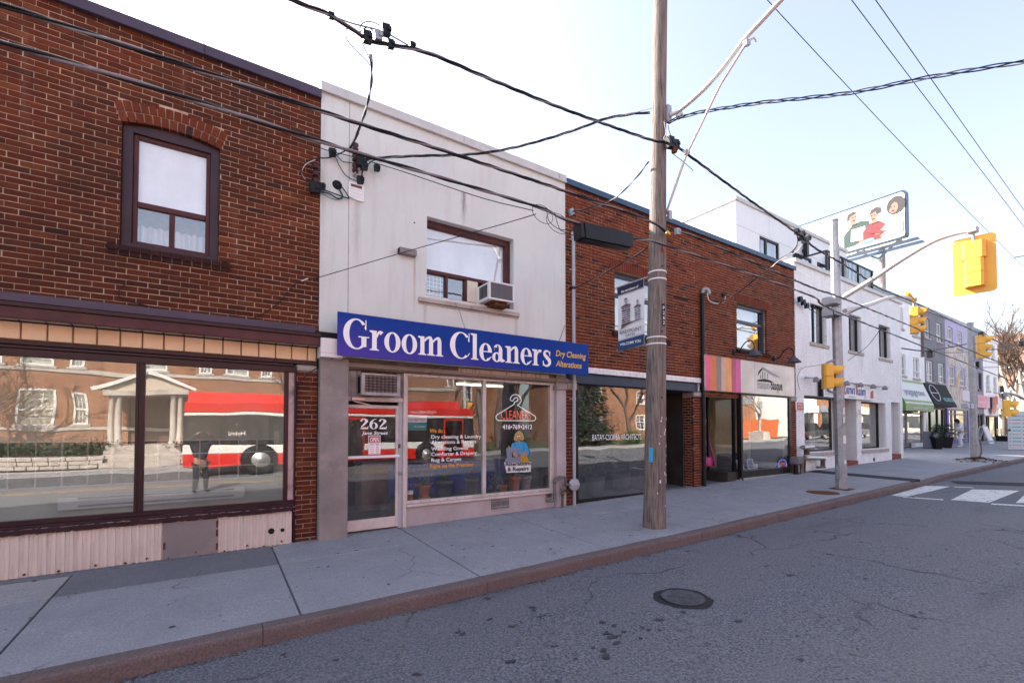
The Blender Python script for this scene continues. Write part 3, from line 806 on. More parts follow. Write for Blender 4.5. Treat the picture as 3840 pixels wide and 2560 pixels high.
while x < 70: kerb_piece(x, x+3.2); x += 3.2
# gutter grime and leaf crumbs along the kerb foot
R = random.Random(11); mb = MB()
for i in range(900):
    x = R.uniform(-2, 16); y = KERB-.02-abs(R.gauss(0, .03)); z = RZ(x, y)+.004; s = R.uniform(.004,.016); a = R.uniform(0,6.28)
    d = Vector((math.cos(a), math.sin(a), R.uniform(-.3,.5)))*s; e = Vector((-math.sin(a), math.cos(a), R.uniform(0,.4)))*s*.5; c = Vector((x,y,z))
    mb.quad(c-d-e, c+d-e, c+d+e, c-d+e)
for i in range(260):
    x = R.uniform(-1, 12); y = FAC-.02-abs(R.gauss(0,.05)); z = G(x,y)+.004; s = R.uniform(.004,.014); a = R.uniform(0,6.28)
    d = Vector((math.cos(a), math.sin(a), .2))*s; e = Vector((-math.sin(a), math.cos(a), .2))*s*.5; c = Vector((x,y,z))
    mb.quad(c-d-e, c+d-e, c+d+e, c-d+e)
mb.build('leaf_litter', 'litter', kind='stuff')
R = random.Random(41); mb = MB()
for i in range(150):
    x = R.uniform(-3, 14); y = R.uniform(4.7, 7.2); r = R.uniform(.008,.026); m_ = 8; ph = R.uniform(0,6)
    mb.poly([(x+r*(1+.3*math.sin(2*a+ph))*math.cos(a), y+r*math.sin(a), G(x,y)+.0035) for a in [2*math.pi*j/m_ for j in range(m_)]])
mb.build('gum_spots', 'oil', kind='stuff')
# road patches, markings
def flat(pts, mat, name, f=RZ, dz=.004, **kw): return MB().poly([(p.x, p.y, f(p.x, p.y)+dz) for p in pts]).build(name, mat, **kw)
def gpoly(px, mat, name, dz=.004):
    o = flat([GP(a, b, RZ) for a, b in px], mat, name, dz=dz, kind='structure'); return o
def c4(a, b): return (2900+a*.4784, 1200+b*.4784)
gpoly([c4(925,1372), c4(1195,1298), c4(1388,1303), c4(1240,1340), c4(1030,1386)], 'road_white', 'crosswalk_bar')
gpoly([c4(1390,1408), c4(1560,1326), c4(1930,1336), c4(1692,1430)], 'road_white', 'crosswalk_bar')
gpoly([c4(1022,1383), c4(1335,1404), c4(1330,1411), c4(1010,1388)], 'road_white', 'crosswalk_line')
gpoly([c4(1420,1304), c4(1570,1311), c4(1568,1315), c4(1418,1308)], 'road_white', 'crosswalk_line')
gpoly([c4(1712,1436), c4(2300,1466), c4(2300,1478), c4(1705,1444)], 'road_white', 'crosswalk_line')
gpoly([c4(2000,1340), c4(2400,1350), c4(2420,1440), c4(1900,1432)], 'road_white', 'crosswalk_bar')
gpoly([c4(1375,1258), c4(2300,1285), c4(2350,1315), c4(1440,1283)], 'asphalt_new', 'road_patch')
for y0, mt in ((MID-.09,'road_yellow'), (MID+.12,'road_yellow')):
    strip([-60,-20,-8] + list(range(-6, 14, 2)), y0, y0+.10, RZ, .004).build('centre_line', mt, kind='structure')
flat([Vector((.2,.5,0)), Vector((3.4,.35,0)), Vector((3.5,1.2,0)), Vector((.3,1.4,0))], 'asphalt', 'road_patch', kind='structure')
R = random.Random(31); mb = MB()     # oil and tar drips
for px_, py_, n_, sp_ in ((2290,2395,16,.22),(1960,2300,4,.2),(2560,2330,4,.18),(1720,2370,3,.12),(2720,2290,3,.3),(1500,2440,3,.3),(2050,2480,6,.35),(3050,2250,4,.5)):
    q = GP(px_,py_,RZ)
    for k in range(n_):
        x = q.x+R.gauss(0,sp_); y = q.y+R.gauss(0,sp_*.6); r = R.uniform(.010,.045); m_ = 11; ph = R.uniform(0,6)
        pts = [Vector((x+r*(1+.28*math.sin(2*a+ph)+.15*math.sin(5*a+ph))*math.cos(a), y+r*.8*(1+.28*math.sin(2*a+ph))*math.sin(a), 0)) for a in [2*math.pi*j/m_ for j in range(m_)]]
        mb.poly([(p.x, p.y, RZ(p.x, p.y)+.0035+.0004*k) for p in pts])
mb.build('oil_stains', 'oil', kind='stuff')
# opposite side
oz = lambda x, y: g(x) - .08 - .0 * y
strip(XS, OPK-2.2, OPK, oz, 0, 1).build('opposite_sidewalk', 'concrete_pale', kind='structure')
mb = MB(); n = len(XS); mb.add([(x, OPK, z) for x in XS for z in (RZ(x,OPK)-.1, oz(x,OPK))], [(2*i,2*i+1,2*i+3,2*i+2) for i in range(n-1)]); mb.build('opposite_kerb', 'concrete_pale', kind='structure')
strip(XS, -60, OPK-2.2, lambda x,y: g(x)-.06+.02*max(0,-y-11.5 if y>-14 else 2.5), 0, 8).build('lawn', 'lawn', kind='structure')
# manhole
c = GP(2560, 2242, RZ); t = thing('manhole_cover', 'round iron manhole cover in a tarred ring in the asphalt road', 'manhole cover', (c.x, c.y, RZ(c.x,c.y)))
mb = MB(); ring = []
for i in range(40):
    a = 2*math.pi*i/40; k = 1+.03*math.sin(3*a)+.03*math.sin(7*a+1)+.015*math.sin(13*a); q_ = (c.x+.30*k*math.cos(a), c.y+.30*k*math.sin(a)); ring.append((*q_, RZ(*q_)+.004))
mb.poly(ring).build('tar_ring', 'asphalt_new', t)
mb = MB(); mb.lathe([(.215,0),(.225,.011),(.20,.011),(.195,.008),(0,.008)], (c.x,c.y,RZ(c.x,c.y)+.004), 32)
for i in range(-3,4):
    for j in range(-3,4):
        if i*i+j*j < 10: mb.box(c.x+i*.05-.014, c.x+i*.05+.014, c.y+j*.05-.014, c.y+j*.05+.014, RZ(c.x,c.y)+.009, RZ(c.x,c.y)+.016)
mb.build('lid', 'asphalt_patch', t)
c = GP(2900+385*.4784, 1200+1350*.4784); solo('access_cover', MB().lathe([(.34,-.02),(.34,.006),(.31,.008),(0,.008)], (c.x,c.y,G(c.x,c.y)), 28), 'rust', 'rusty flat round access cover in the sidewalk before the steel signal pole', 'manhole cover')
# ================================================================ BRICK SHOP WITH THE MAROON FRONT (left)
XB = P(1197, 1000, FAC).x
b1 = thing('shop_building', 'dark brown brick shop building with maroon shopfront and purple roof flashing at left', 'building', (-3, FAC, 0))
zt1 = P(1198, 345, FAC).z; zb1 = P(1194, 371, FAC).z; zc1 = P(600, 1160.5, FAC).z
wx0 = P(453, 700, FAC).x; wx1 = P(823, 700, FAC).x; wz0 = P(449, 914, FAC).z; wzs = P(453, 458, FAC).z
ARW = (wx1-wx0)/2; ARC = (wx0+wx1)/2; RISE = .075; AR = (ARW**2+RISE**2)/(2*RISE); ACZ = wzs+RISE-AR
RW = .27
def hole1(z):
    if z < wz0-.02 or z > ACZ+AR+RW: return None
    if z <= wzs: 
        return (wx0, wx1)
    o = AR+RW; d = z-ACZ
    h = min(math.sqrt(max(0, o*o-d*d)), d*math.tan(math.asin((ARW+.065)/(AR+.18)))+.006); return (ARC-h, ARC+h)
hole1.z0 = wz0-.02; hole1.z1 = ACZ+AR+RW
def hole1w(z):                       # the wall behind stops at the arch soffit
    if z < wz0-.02 or z > ACZ+AR+.01: return None
    if z <= wzs: return (wx0-.004, wx1+.004)
    return (ARC-math.sqrt(max(0, (AR+.01)**2-(z-ACZ)**2)), ARC+math.sqrt(max(0, (AR+.01)**2-(z-ACZ)**2)))
hole1w.z0 = wz0-.02; hole1w.z1 = ACZ+AR+.01
_slab = slab
def slab(parent, x0, x1, z0, z1, ya, yb, mat, holes=(), name='wall', step=None):
    return _slab(parent, x0, x1, z0, z1, ya, yb, mat, [hole1w if h is hole1 else h for h in holes], name)
brick_wall(b1, -9.0, XB, zc1-.1, zt1-.03, FAC, 'brick_dark', 'mortar', [hole1], 300, bl=.205)
R = random.Random(2)
for ring, (r0, r1) in enumerate(((AR+.008, AR+.130), (AR+.142, AR+RW-.002))):    # two rings of headers over the window
    half = math.asin(min(1, (ARW+.065)/(AR+.18))); n = int(2*half*r0/.082)
    for i in range(n):
        a = -half + 2*half*(i+.5)/n; rm = (r0+r1)/2; dA = (half*rm/n) - .006
        c = Vector((ARC+rm*math.sin(a), FAC+.03-R.uniform(.0,.004), ACZ+rm*math.cos(a)))
        MB().obox(c, Vector((math.cos(a),0,-math.sin(a)))*dA, Vector((0,.037,0)), Vector((math.sin(a),0,math.cos(a)))*((r1-r0)/2-.001)).build('brick', 'brick_red', b1)
# sloping brick sill, two courses
for k, (xa, xb, za, h, pr) in enumerate(((P(402,930,FAC).x, P(862,1005,FAC).x, wz0-.075, .062, .05), (P(402,930,FAC).x, P(862,1005,FAC).x, wz0-.145, .06, .025))):
    n = 12; w = (xb-xa)/n
    for i in range(n):
        mb = MB(); mb.obox(((xa+(i+.5)*w), FAC-pr/2+.02, za+h/2), (w/2-.005,0,0), (0,pr/2+.025,.012 if k == 0 else 0), (0,0,h/2)); mb.build('brick', 'brick_soot', b1)
MB().box(P(402,930,FAC).x+.01, P(862,1005,FAC).x-.01, FAC-.012, FAC+.1, wz0-.14, wz0-.02).build('mortar_bed','mortar_dark',b1)
MB().box(-9, XB-.002, FAC-.05, FAC+.25, zb1, zt1).cbox(-9, XB-.002, FAC-.075, FAC-.05, zb1-.012, zt1+.012).build('roof_flashing', 'flashing', b1)
for x in (-5.2,-2.15,-.2): MB().box(x, x+.012, FAC-.078, FAC-.0752, zb1-.012, zt1+.012).build('flashing_seam', 'maroon_dark', b1)
MB().box(-9, XB-.25, FAC+.25, 16, zt1-.25, zt1-.1).box(-9, XB-.02, FAC+.241, 16, -.1, .02).box(-9,-8.75,FAC+.26,16,.02,zt1-.25).box(-8.75,XB-.25,15.8,16,.02,zt1-.25).build('roof', 'asphalt_new', b1)
# upper window: arched casing, sash, three panes, blind and curtain
wt = MB(); cw = .105
wt.cbox(wx0, wx0+cw, FAC+.05, FAC+.16, wz0, wzs); wt.cbox(wx1-cw, wx1, FAC+.05, FAC+.16, wz0, wzs)
arcp = [Vector((wx0,0,wzs))] + [Vector((ARC+AR*math.sin(a),0,ACZ+AR*math.cos(a))) for a in [(-1+2*i/14)*math.asin(ARW/AR) for i in range(1,14)]] + [Vector((wx1,0,wzs))]
zin = wzs-.055
wt.prism([Vector((v.x, FAC+.055, v.z)) for v in arcp] + [Vector((wx1,FAC+.055,zin)), Vector((wx0,FAC+.055,zin))], (0,.1,0))
wt.cbox(wx0, wx1, FAC+.045, FAC+.165, wz0-.005, wz0+.055)
wf = wt.build('window', 'casing', b1)
ix0, ix1, iz0, iz1 = wx0+cw, wx1-cw, wz0+.055, zin; zm = P(640, 793, FAC+.12).z; xm = P(645, 860, FAC+.12).x
sa = MB(); s_ = .05
sa.cbox(ix0, ix0+s_, FAC+.09, FAC+.15, iz0, iz1); sa.cbox(ix1-s_, ix1, FAC+.09, FAC+.15, iz0, iz1)
sa.cbox(ix0+s_, ix1-s_, FAC+.092, FAC+.148, iz0, iz0+.045); sa.cbox(ix0+s_, ix1-s_, FAC+.092, FAC+.148, iz1-.05, iz1)
sa.cbox(ix0+s_, ix1-s_, FAC+.085, FAC+.146, zm-.04, zm+.03); sa.cbox(xm-.03, xm+.03, FAC+.094, FAC+.144, iz0+.045, zm-.04)
sa.build('sash', 'maroon', wf)
for a, b, c, d in ((ix0+s_, ix1-s_, zm+.03, iz1-.05), (ix0+s_, xm-.03, iz0+.045, zm-.04), (xm+.03, ix1-s_, iz0+.045, zm-.04)):
    MB().quad((a,FAC+.12,c),(b,FAC+.12,c),(b,FAC+.12,d),(a,FAC+.12,d)).build('pane', 'window_glass', wf)
MB().box(ix0, ix1, FAC+.145, FAC+.15, zm+.02, iz1-.03).build('blind', 'white_blind', wf)
cu = MB(); nn = 60; pts = [(ix0+(ix1-ix0)*i/nn, FAC+.34+.03*math.sin(i*.9)+.012*math.sin(i*2.3)) for i in range(nn+1)]
cu.add([(x,y,z) for x,y in pts for z in (iz0-.1, zm-.19)], [(2*i,2*i+2,2*i+3,2*i+1) for i in range(nn)]); cu.build('curtain', 'cloth_white', wf)
MB().box(ix0-.2, ix1+.2, FAC+.6, FAC+.62, iz0-.3, iz1+.2).build('interior_wall', 'pot_stone', wf)
# canopy over the shopfront
YF = FAC-.29; zf0 = P(600, 1241, YF).z; xe = P(1203, 1270, YF).x
fl = MB(); fl.prism([(-9,FAC+.01,zc1+.0),(-9,FAC-.10,zc1-.012),(-9,FAC-.10,zc1-.105),(-9,FAC+.01,zc1-.105)], (XB-.06+9,0,0)).build('canopy_flashing', 'flashing', b1)
cn = MB(); cn.cbox(-9, xe, YF, FAC-.02, zf0+.155, zf0+.178); cn.cbox(-9, xe, YF-.02, YF+.05, zf0+.125, zf0+.175); cn.build('canopy_cornice', 'maroon_dark', b1)
cn = MB(); cn.cbox(-9, xe-.01, YF+.005, YF+.06, zf0, zf0+.128); cn.build('fascia', 'maroon', b1)
MB().box(-9, xe-.02, YF+.06, FAC-.02, zf0+.08, zf0+.10).build('canopy_board', 'dark', b1)
ztile0 = P(600, 1312, FAC).z; ztile1 = P(600, 1253, FAC).z
pit = P(75,1240,FAC).x - P(-27,1230,FAC).x
edges = [P(px, 1240, FAC).x for px in (80,180,276,366,453,536,616,692,766,837,905,971,1034,1094,1153)] + [P(1186,1330,FAC).x]
d0 = edges[1]-edges[0]
edges = [edges[0]-d0*k for k in range(12,0,-1)] + edges
xt_end = edges[-1]
for a, b in zip(edges, edges[1:]):
    MB().cbox(a+.008, b-.008, FAC-.022, FAC, ztile0+.004, ztile1-.004, .006).build('tile', 'tile', b1)
    MB().cbox(a+.008, b-.008, YF+.065, FAC-.03, zf0+.012, zf0+.018, .002).build('soffit_panel', 'soffit', b1)
MB().box(edges[0], xt_end, FAC-.006, FAC+.2, ztile0-.01, ztile1+.02).build('tile_backing', 'tile_trim', b1)
MB().cbox(edges[0], xt_end, FAC-.05, FAC-.023, ztile1-.012, ztile1+.02).build('tile_trim', 'maroon_dark', b1)
MB().cbox(-9, xt_end+.01, FAC-.045, FAC+.05, ztile0-.06, ztile0-.006).cbox(-9, P(1100,1370,FAC).x, FAC-.03, FAC+.05, ztile0-.10, ztile0-.064).build('tile_sill', 'maroon_dark', b1)
# display window: two big panes in a maroon frame
YW = FAC+.02; gx1 = P(1062, 1700, YW).x; mxa = P(505, 1700, YW-.02).x; mxb = P(540, 1700, YW-.02).x
zg0 = P(0, 1956, YW).z; zg1 = ztile0-.19
zsb = P(0, 2005, FAC-.03).z
fr = MB(); xo = P(1106, 1700, YW-.02).x
fr.cbox(-9, xo, YW-.03, YW+.05, zg1, ztile0-.10); fr.cbox(-9, xo-.001, YW-.028, YW+.05, zg0-.06, zg0)
fr.cbox(mxa, mxb, YW-.05, YW+.05, zg0, zg1); fr.cbox(mxa+.02, mxa+.034, YW-.062, YW-.05, zg0, zg1); fr.cbox(gx1, gx1+.055, YW-.035, YW+.05, zg0, zg1)
for x in (-4.6,-7.2): fr.cbox(x, x+.11, YW-.05, YW+.05, zg0, zg1)
sw = fr.build('shop_window', 'maroon_dark', b1)
for a, b in ((-8.99,-7.2),(-7.09,-4.6),(-4.49, mxa), (mxb, gx1)): MB().quad((a,YW,zg0),(b,YW,zg0),(b,YW,zg1),(a,YW,zg1)).build('pane', 'shop_glass_strong', sw)
MB().cbox(gx1+.055, xo-.015, YW-.02, YW+.04, zg0-.02, zg1).build('jamb_board', 'peeling', sw)
MB().cbox(xo-.015, xo+.008, FAC-.03, FAC+.03, -.02, ztile0-.1).build('jamb_strip', 'maroon_dark', sw)
si = MB(); si.cbox(-9, P(1102,1890,FAC-.04).x, FAC-.05, FAC+.03, zsb+.004, zg0-.058, .01); si.cbox(-9, P(1102,1890,FAC-.04).x-.004, FAC-.07, FAC-.02, zsb-.025, zsb+.045, .012)
si.build('window_sill', 'maroon_dark', b1)
R = random.Random(4); mb = MB()                                 # bare scuffs along the sill nosing
for i in range(150):
    x = R.uniform(-2, 1); w = R.uniform(.01,.07); zz = zsb+.045+R.uniform(-.008,.001) if R.random() < .6 else zsb-.025+R.uniform(0,.01)
    mb.quad((x,FAC-.0712,zz-.003),(x+w,FAC-.0712,zz-.002),(x+w*.9,FAC-.0712,zz+R.uniform(0,.003)),(x+.1*w,FAC-.0712,zz+.002))
for i in range(90):
    x = R.uniform(-.6, .95); w = R.uniform(.02,.09); y = FAC-.04+R.uniform(-.008,.02)
    mb.quad((x,y,zg0-.0565),(x+w,y,zg0-.0565),(x+w*.9,y+.006,zg0-.0565),(x+.01,y+.008,zg0-.0565))
mb.build('worn_paint', 'peeling', b1, kind='stuff')
# corrugated metal bulkhead with a flat patch
def corr(xa, xb):
    mb = MB(); p = .075; xs = []; x = xa
    while x < xb-.001:
        for dx, dy in ((0,0),(.008,-.012),(.036,-.012),(.044,0)):
            if x+dx < xb: xs.append((x+dx, FAC-.02+dy))
        x += p
    xs.append((xb, FAC-.02))
    zt = zsb-.02; n = len(xs)
    mb.add([v for x, y in xs for v in ((x,y,G(x,y)-.02 + (.012*math.sin(x*9))), (x,y,zt))], [(2*i,2*i+2,2*i+3,2*i+1) for i in range(n-1)])
    mb.build('corrugated_panel', 'corrugated', b1)
pa, pb = P(612, 2000, FAC-.03).x, P(818, 2000, FAC-.03).x
corr(-9, pa+.01); corr(pb-.01, P(1094, 1980, FAC-.02).x)
MB().cbox(pa, pb, FAC-.042, FAC-.034, G(pa,FAC)-.01, zsb-.03, .002).build('access_panel', 'panel', b1)
for x, zz in ((pa+.015,.2),(pb-.012,.12),(pb-.012,.3),(pb-.012,.42)): MB().cbox(x-.012, x+.012, FAC-.046, FAC-.04, zz-.05, zz+.04).build('rust_mark', 'rust', b1)
for px, py, r in ((1017,1990,.040),(1059,1986,.027)):
    q = P(px, py, FAC-.03); MB().lathe([(r,0),(r*.9,-.004),(0,-.0035)], (q.x,FAC-.034,q.z), 16, 'y').build('pipe_hole', 'dark', b1)
for i in range(12):
    x = -2+i*.26+.05*math.sin(i*5); MB().ball((x,FAC-.034,G(x,FAC)+.025+.02*math.sin(i*3)),.014,8,5).build('rust_bolt', 'rust', b1)
MB().box(-9, XB, FAC+.02, FAC+.2, -.2, zsb+.01).build('bulkhead_wall', 'dark', b1)
# brick pier and block head beside the neighbour
px0, px1 = xo+.012, P(1188, 1700, FAC-.005).x
brick_wall(b1, px0, px1, G(.8,FAC)-.02, P(1150,1395,FAC).z, FAC-.005, 'brick_dark', 'mortar_dark', [], 60, bl=.20, seed=9)
MB().cbox(px0-.01, px1-.002, FAC-.03, FAC+.1, P(1150,1393,FAC).z, ztile0-.062, .02).build('stone_block', 'stone', b1)
# room behind the glass
room(b1, -8.7, XB-.3, YW+.06, 9.5, .1, 2.9, 'plaster', 'plaster')
zta, ztb = P(245,1823,9.46).z, P(245,1655,9.46).z
x = -6.5
while x < .9:
    for k in range(3): 
        h = (ztb-zta)/3; MB().cbox(x+.012, x+.273, 9.45, 9.475, zta+k*h+.012, zta+(k+1)*h-.012, .004).build('wall_tile', 'tile_dark', b1)
    x += .285
MB().box(-6.5, x, 9.476, 9.495, zta-.012, ztb+.012).build('grout', 'white_clean', b1)
ht = thing('baseboard_heater', 'long white electric baseboard heater low on the wall inside the maroon shop window', 'heater', (P(215,1890,9.35).x, 9.4, P(215,1915,9.35).z))
ha, hb = P(215,1890,9.35).x, P(917,1850,9.35).x; hz = P(215,1915,9.35).z
MB().cbox(ha, hb, 9.36, 9.44, hz, hz+.19).build('body', 'white_clean', ht)
for z in (hz+.035, hz+.15): MB().box(ha+.22, hb-.16, 9.352, 9.3595, z, z+.028).build('grille', 'grey_print', ht)

# ================================================================ STUCCO DRY CLEANER
XC = P(2119, 1000, FAC).x
b2 = thing('shop_building', 'pale grey stucco two storey dry cleaner shop with a recessed upper window', 'building', ((XB+XC)/2, FAC, 0))
zt2 = P(1202, 308, FAC).z; zb2 = P(1200, 343, FAC).z
u0, u1 = P(1600, 900, FAC).x, P(1925, 950, FAC).x; uz1 = P(1600, 811, FAC).z; uz0 = P(1602, 1107, FAC).z
zlow = P(1300, 1330, FAC).z
slab(b2, XB+.004, XC-.003, 2.70, zb2+.02, FAC-.012, FAC+.25, 'stucco', [(u0, u1, uz0, uz1)], 'stucco_wall')
xj = P(1308, 700, FAC).x
MB().box(xj-.006, xj+.006, FAC-.0135, FAC-.0125, 2.4, zb2-.01).build('control_joint', 'weathered', b2)
q = P(1554, 835, FAC-.012); MB().lathe([(.014,0),(.012,-.003),(0,-.002)], (q.x,FAC-.0122,q.z), 10, 'y').build('bolt_hole', 'dark', b2)
MB().cbox(XB-.01, XC+.005, FAC-.06, FAC+.30, zb2, zt2).cbox(XB-.012, XC+.007, FAC-.075, FAC-.055, zb2-.012, zb2+.02).build('roof_flashing', 'steel_pale', b2)
for px in (1740, 2098): x = P(px, 540, FAC-.07).x; MB().cbox(x, x+.012, FAC-.066, FAC-.0605, zb2+.02, zt2).build('flashing_seam', 'galvanised', b2)
MB().box(XB, XC, FAC+.3, 16, zt2-.3, zt2-.15).box(XB,XC,15.8,16,0,zt2-.3).box(XB+.1,XC-.1,FAC+.26,15.8,2.95,3.05).build('roof', 'asphalt_new', b2)
q_ = P(1738,800,FAC); q2_ = P(1554,960,FAC); q3_ = P(1338,750,FAC)
runs('stucco', [(q_.x,.07,P(1738,725,FAC).z+.02,uz1-.02,(.16,.15,.15),.75), (q2_.x,.03,q2_.z,q2_.z-1.0,(.33,.24,.15),.6), (q3_.x,.09,q3_.z,q3_.z-1.3,(.40,.36,.33),.5), (u0-.03,.05,uz0-.1,uz0-.75,(.36,.33,.31),.5), (u1+.06,.06,uz0-.1,uz0-.8,(.36,.33,.31),.5), (XB+.04,.08,6.6,3.2,(.40,.37,.36),.4)])
# upper window
YU = FAC+.12
mb = MB(); mb.box(u0-.02,u0,FAC-.0,YU+.1,uz0,uz1)
zt_ = P(1700, 1045, YU).z
w2 = MB(); w2.cbox(u0,u1,YU,YU+.1,uz1-.11,uz1); w2.cbox(u0,u0+.02,YU,YU+.1,uz0,uz1-.11); w2.cbox(u1-.11,u1,YU,YU+.1,uz0,uz1-.11)
w2.cbox(u0+.02,u1-.11,YU+.01,YU+.1,uz0,uz0+.05)
tz0 = P(1602,1010,YU).z; w2.cbox(u0+.02,u1-.11,YU+.005,YU+.1,tz0-.05,tz0+.015)
xs_ = [P(px,1070,YU).x for px in (1676,1748,1792)]
for x in xs_: w2.cbox(x-.025,x+.025,YU+.008,YU+.1,uz0+.05,tz0-.05)
w2o = w2.build('window','maroon',b2)
MB().quad((u0+.02,YU+.06,tz0+.015),(u1-.11,YU+.06,tz0+.015),(u1-.11,YU+.06,uz1-.11),(u0+.02,YU+.06,uz1-.11)).build('pane','window_glass',w2o)
lo = [u0+.02]+[c for x in xs_ for c in (x-.025,x+.025)]
for i in (0,2): MB().quad((lo[i],YU+.06,uz0+.05),(lo[i+1],YU+.06,uz0+.05),(lo[i+1],YU+.06,tz0-.05),(lo[i],YU+.06,tz0-.05)).build('pane','window_glass',w2o)
nb = 34; hb_ = (uz1-tz0)/nb
mb = MB()
for i in range(nb): z = tz0+i*hb_; mb.quad((u0,YU+.085,z-.002),(u1,YU+.085,z-.002),(u1,YU+.095,z+hb_*1.04),(u0,YU+.095,z+hb_*1.04))
mb.build('venetian_blind','white_blind',w2o)
MB().quad((u0,YU+.16,uz0),(xs_[0],YU+.16,uz0),(xs_[0],YU+.16,tz0),(u0,YU+.16,tz0)).build('blind','bluegrey_paint',w2o)
gr = MB(); ga, gb, gc, gd = lo[0]+.01, lo[1]-.01, uz0+.07, tz0-.07
for k in range(5): 
    x = ga+(gb-ga)*(.12+.19*k); gr.box(x-.005,x+.005,YU+.1,YU+.107,gc,gd)
    z = gc+(gd-gc)*(.1+.2*k); gr.box(ga,gb,YU+.108,YU+.114,z-.005,z+.005)
gr.build('window_lattice','white_clean',w2o)
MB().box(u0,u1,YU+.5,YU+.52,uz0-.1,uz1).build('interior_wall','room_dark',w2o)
MB().cbox(xs_[1]+.025,xs_[2]-.0,YU+.0,YU+.05,uz0+.05,tz0-.05).build('filler_panel','cream',w2o)
for i in range(7): 
    x = xs_[1]+.04+i*.022; MB().box(x,x+.010,YU-.004,YU,uz0+.06,tz0-.06).build('fold','white_paint',w2o)
sx0, sx1 = P(1571,1112,FAC-.06).x, P(1949,1178,FAC-.06).x; sz = P(1575,1112,FAC-.06).z
m_ = P(1765,1140,FAC-.06).x
for a, b in ((sx0,m_),(m_,sx1)): MB().cbox(a+.002,b-.002,FAC-.07,FAC+.13,sz-.075,sz-.0,.008).build('window_sill','limestone',b2)
MB().cbox(sx0,sx1,FAC-.03,FAC-.012,sz-.11,sz-.078).build('sill_base','limestone',b2)
# ground floor: rough piers, lintel, door, display window
YP = FAC-.16
ppx1 = P(1306, 1700, YP).x; zlt = 2.78
MB().cbox(XB+.004, ppx1, YP, FAC+.25, G(1.5,YP)-.03, zlt-.02, .012).build('pier', 'roughcast', b2)
yr = FAC-.06; rx0, rx1 = P(2090,1700,yr).x, P(2124,1700,yr).x; zcap = P(2100,1437,yr).z
MB().cbox(rx0, rx1, yr, FAC+.2, G(5.8,yr)-.03, zcap-.14, .01).build('pier', 'bulkhead', b2)
MB().cbox(rx0-.03, rx1+.02, yr-.02, FAC+.2, zcap-.14, zcap+.03, .02).build('pier_cap', 'roughcast', b2)
YD = FAC+.04
zl0 = P(1700,1412,YD).z
MB().cbox(ppx1, XC-.02, FAC-.05, FAC+.22, zl0+.0, 2.79, .01).build('lintel', 'grime', b2)
MB().cbox(ppx1, XC+.02, FAC-.09, FAC-.045, zl0+.03, zl0+.10).cbox(P(2085,1415,FAC-.1).x, P(2122,1415,FAC-.1).x, FAC-.12, FAC-.09, zl0+.02, zl0+.16, .01).build('lintel_moulding', 'roughcast', b2)
ca, cb = P(1718,1385,FAC-.10).x, P(2060,1400,FAC-.10).x
n = 6
for i in range(n):
    a = ca+(cb-ca)*i/n; b = ca+(cb-ca)*(i+1)/n; MB().cbox(a+.006,b-.006,FAC-.10,FAC-.085,zl0+.075,2.76,.002).build('old_fascia_panel','rust_panel',b2)
dx0, dx1 = ppx1+.01, P(1510,1700,YD).x; dz0 = G(2.2,FAC)+.03; dtop = P(1400,1518,YD).z
xm0, xm1 = P(1511,1700,YD-.03).x, P(1524,1700,YD-.03).x
MB().cbox(xm0, xm1, YD-.05, YD+.06, G(2.5,FAC), zl0, .006).build('door_post', 'pale_trim', b2)
# transom with the through-wall air conditioner
zta_, ztb_ = dtop+.05, zl0
MB().cbox(dx0, xm0, YD-.03, YD+.05, dtop+.055, dtop+.125).build('transom_bar', 'pale_trim', b2)
MB().cbox(dx0, dx0+.16, YD, YD+.04, dtop+.125, zl0).cbox(dx0+.165, dx0+.22, YD-.01, YD+.04, dtop+.125, zl0).build('transom_board', 'weathered', b2)
MB().box(dx0+.16, xm0, YD+.03, YD+.05, dtop+.125, zl0).build('transom_panel', 'weathered', b2)
MB().cbox(dx0+.22, xm0-.1, YD-.012, YD+.02, zl0-.07, zl0-.01).build('transom_rail', 'rust', b2)
# door leaf
dr = MB(); dw = .04; xdr = P(1490,1700,YD).x
dr.cbox(dx0, dx0+.02, YD-.015, YD+.035, dz0, dtop); dr.cbox(xdr-.03, xdr+.012, YD-.015, YD+.035, dz0, dtop)
dr.cbox(dx0+.02, xdr-.03, YD-.013, YD+.033, dz0, dz0+.17); dr.cbox(dx0+.02, xdr-.03, YD-.013, YD+.033, dtop-.055, dtop)
do = dr.build('door', 'pale_trim', b2)
MB().quad((dx0+.02,YD+.01,dz0+.17),(xdr-.03,YD+.01,dz0+.17),(xdr-.03,YD+.01,dtop-.055),(dx0+.02,YD+.01,dtop-.055)).build('pane','shop_glass',do)
zpb = P(1400,1712,YD-.05).z; MB().cbox(dx0+.01,xdr+.02,YD-.06,YD-.045,zpb-.022,zpb+.022).cbox(dx0+.02,dx0+.04,YD-.046,YD-.012,zpb-.02,zpb+.02).cbox(xdr-.01,xdr+.01,YD-.046,YD-.012,zpb-.02,zpb+.02).build('push_bar','white_clean',do)
MB().cbox(P(1317,1503,YD-.05).x, P(1369,1507,YD-.05).x, YD-.075, YD-.03, dtop+.062, dtop+.112).bar((dx0+.1,YD-.05,dtop+.05),(dx0+.36,YD-.06,dtop-.005),.018,.012).build('door_closer','aluminium',do)
MB().cbox(P(1493,1700,YD).x, xm0, YD-.01, YD+.05, dz0-.03, dtop+.055).build('door_frame','plastic_grey',b2)
q = P(1499,1772,YD-.02); MB().ball((q.x,YD-.03,q.z),.026,10,6).lathe([(.02,-.02),(.02,0)],(q.x,YD-.012,q.z),12,'y').build('door_knob','galvanised',do)
q = P(1498,1672,YD-.02); MB().cbox(q.x-.02,q.x+.02,YD-.02,YD-.01,q.z-.035,q.z+.035).build('lock_plate','brass_old',do)
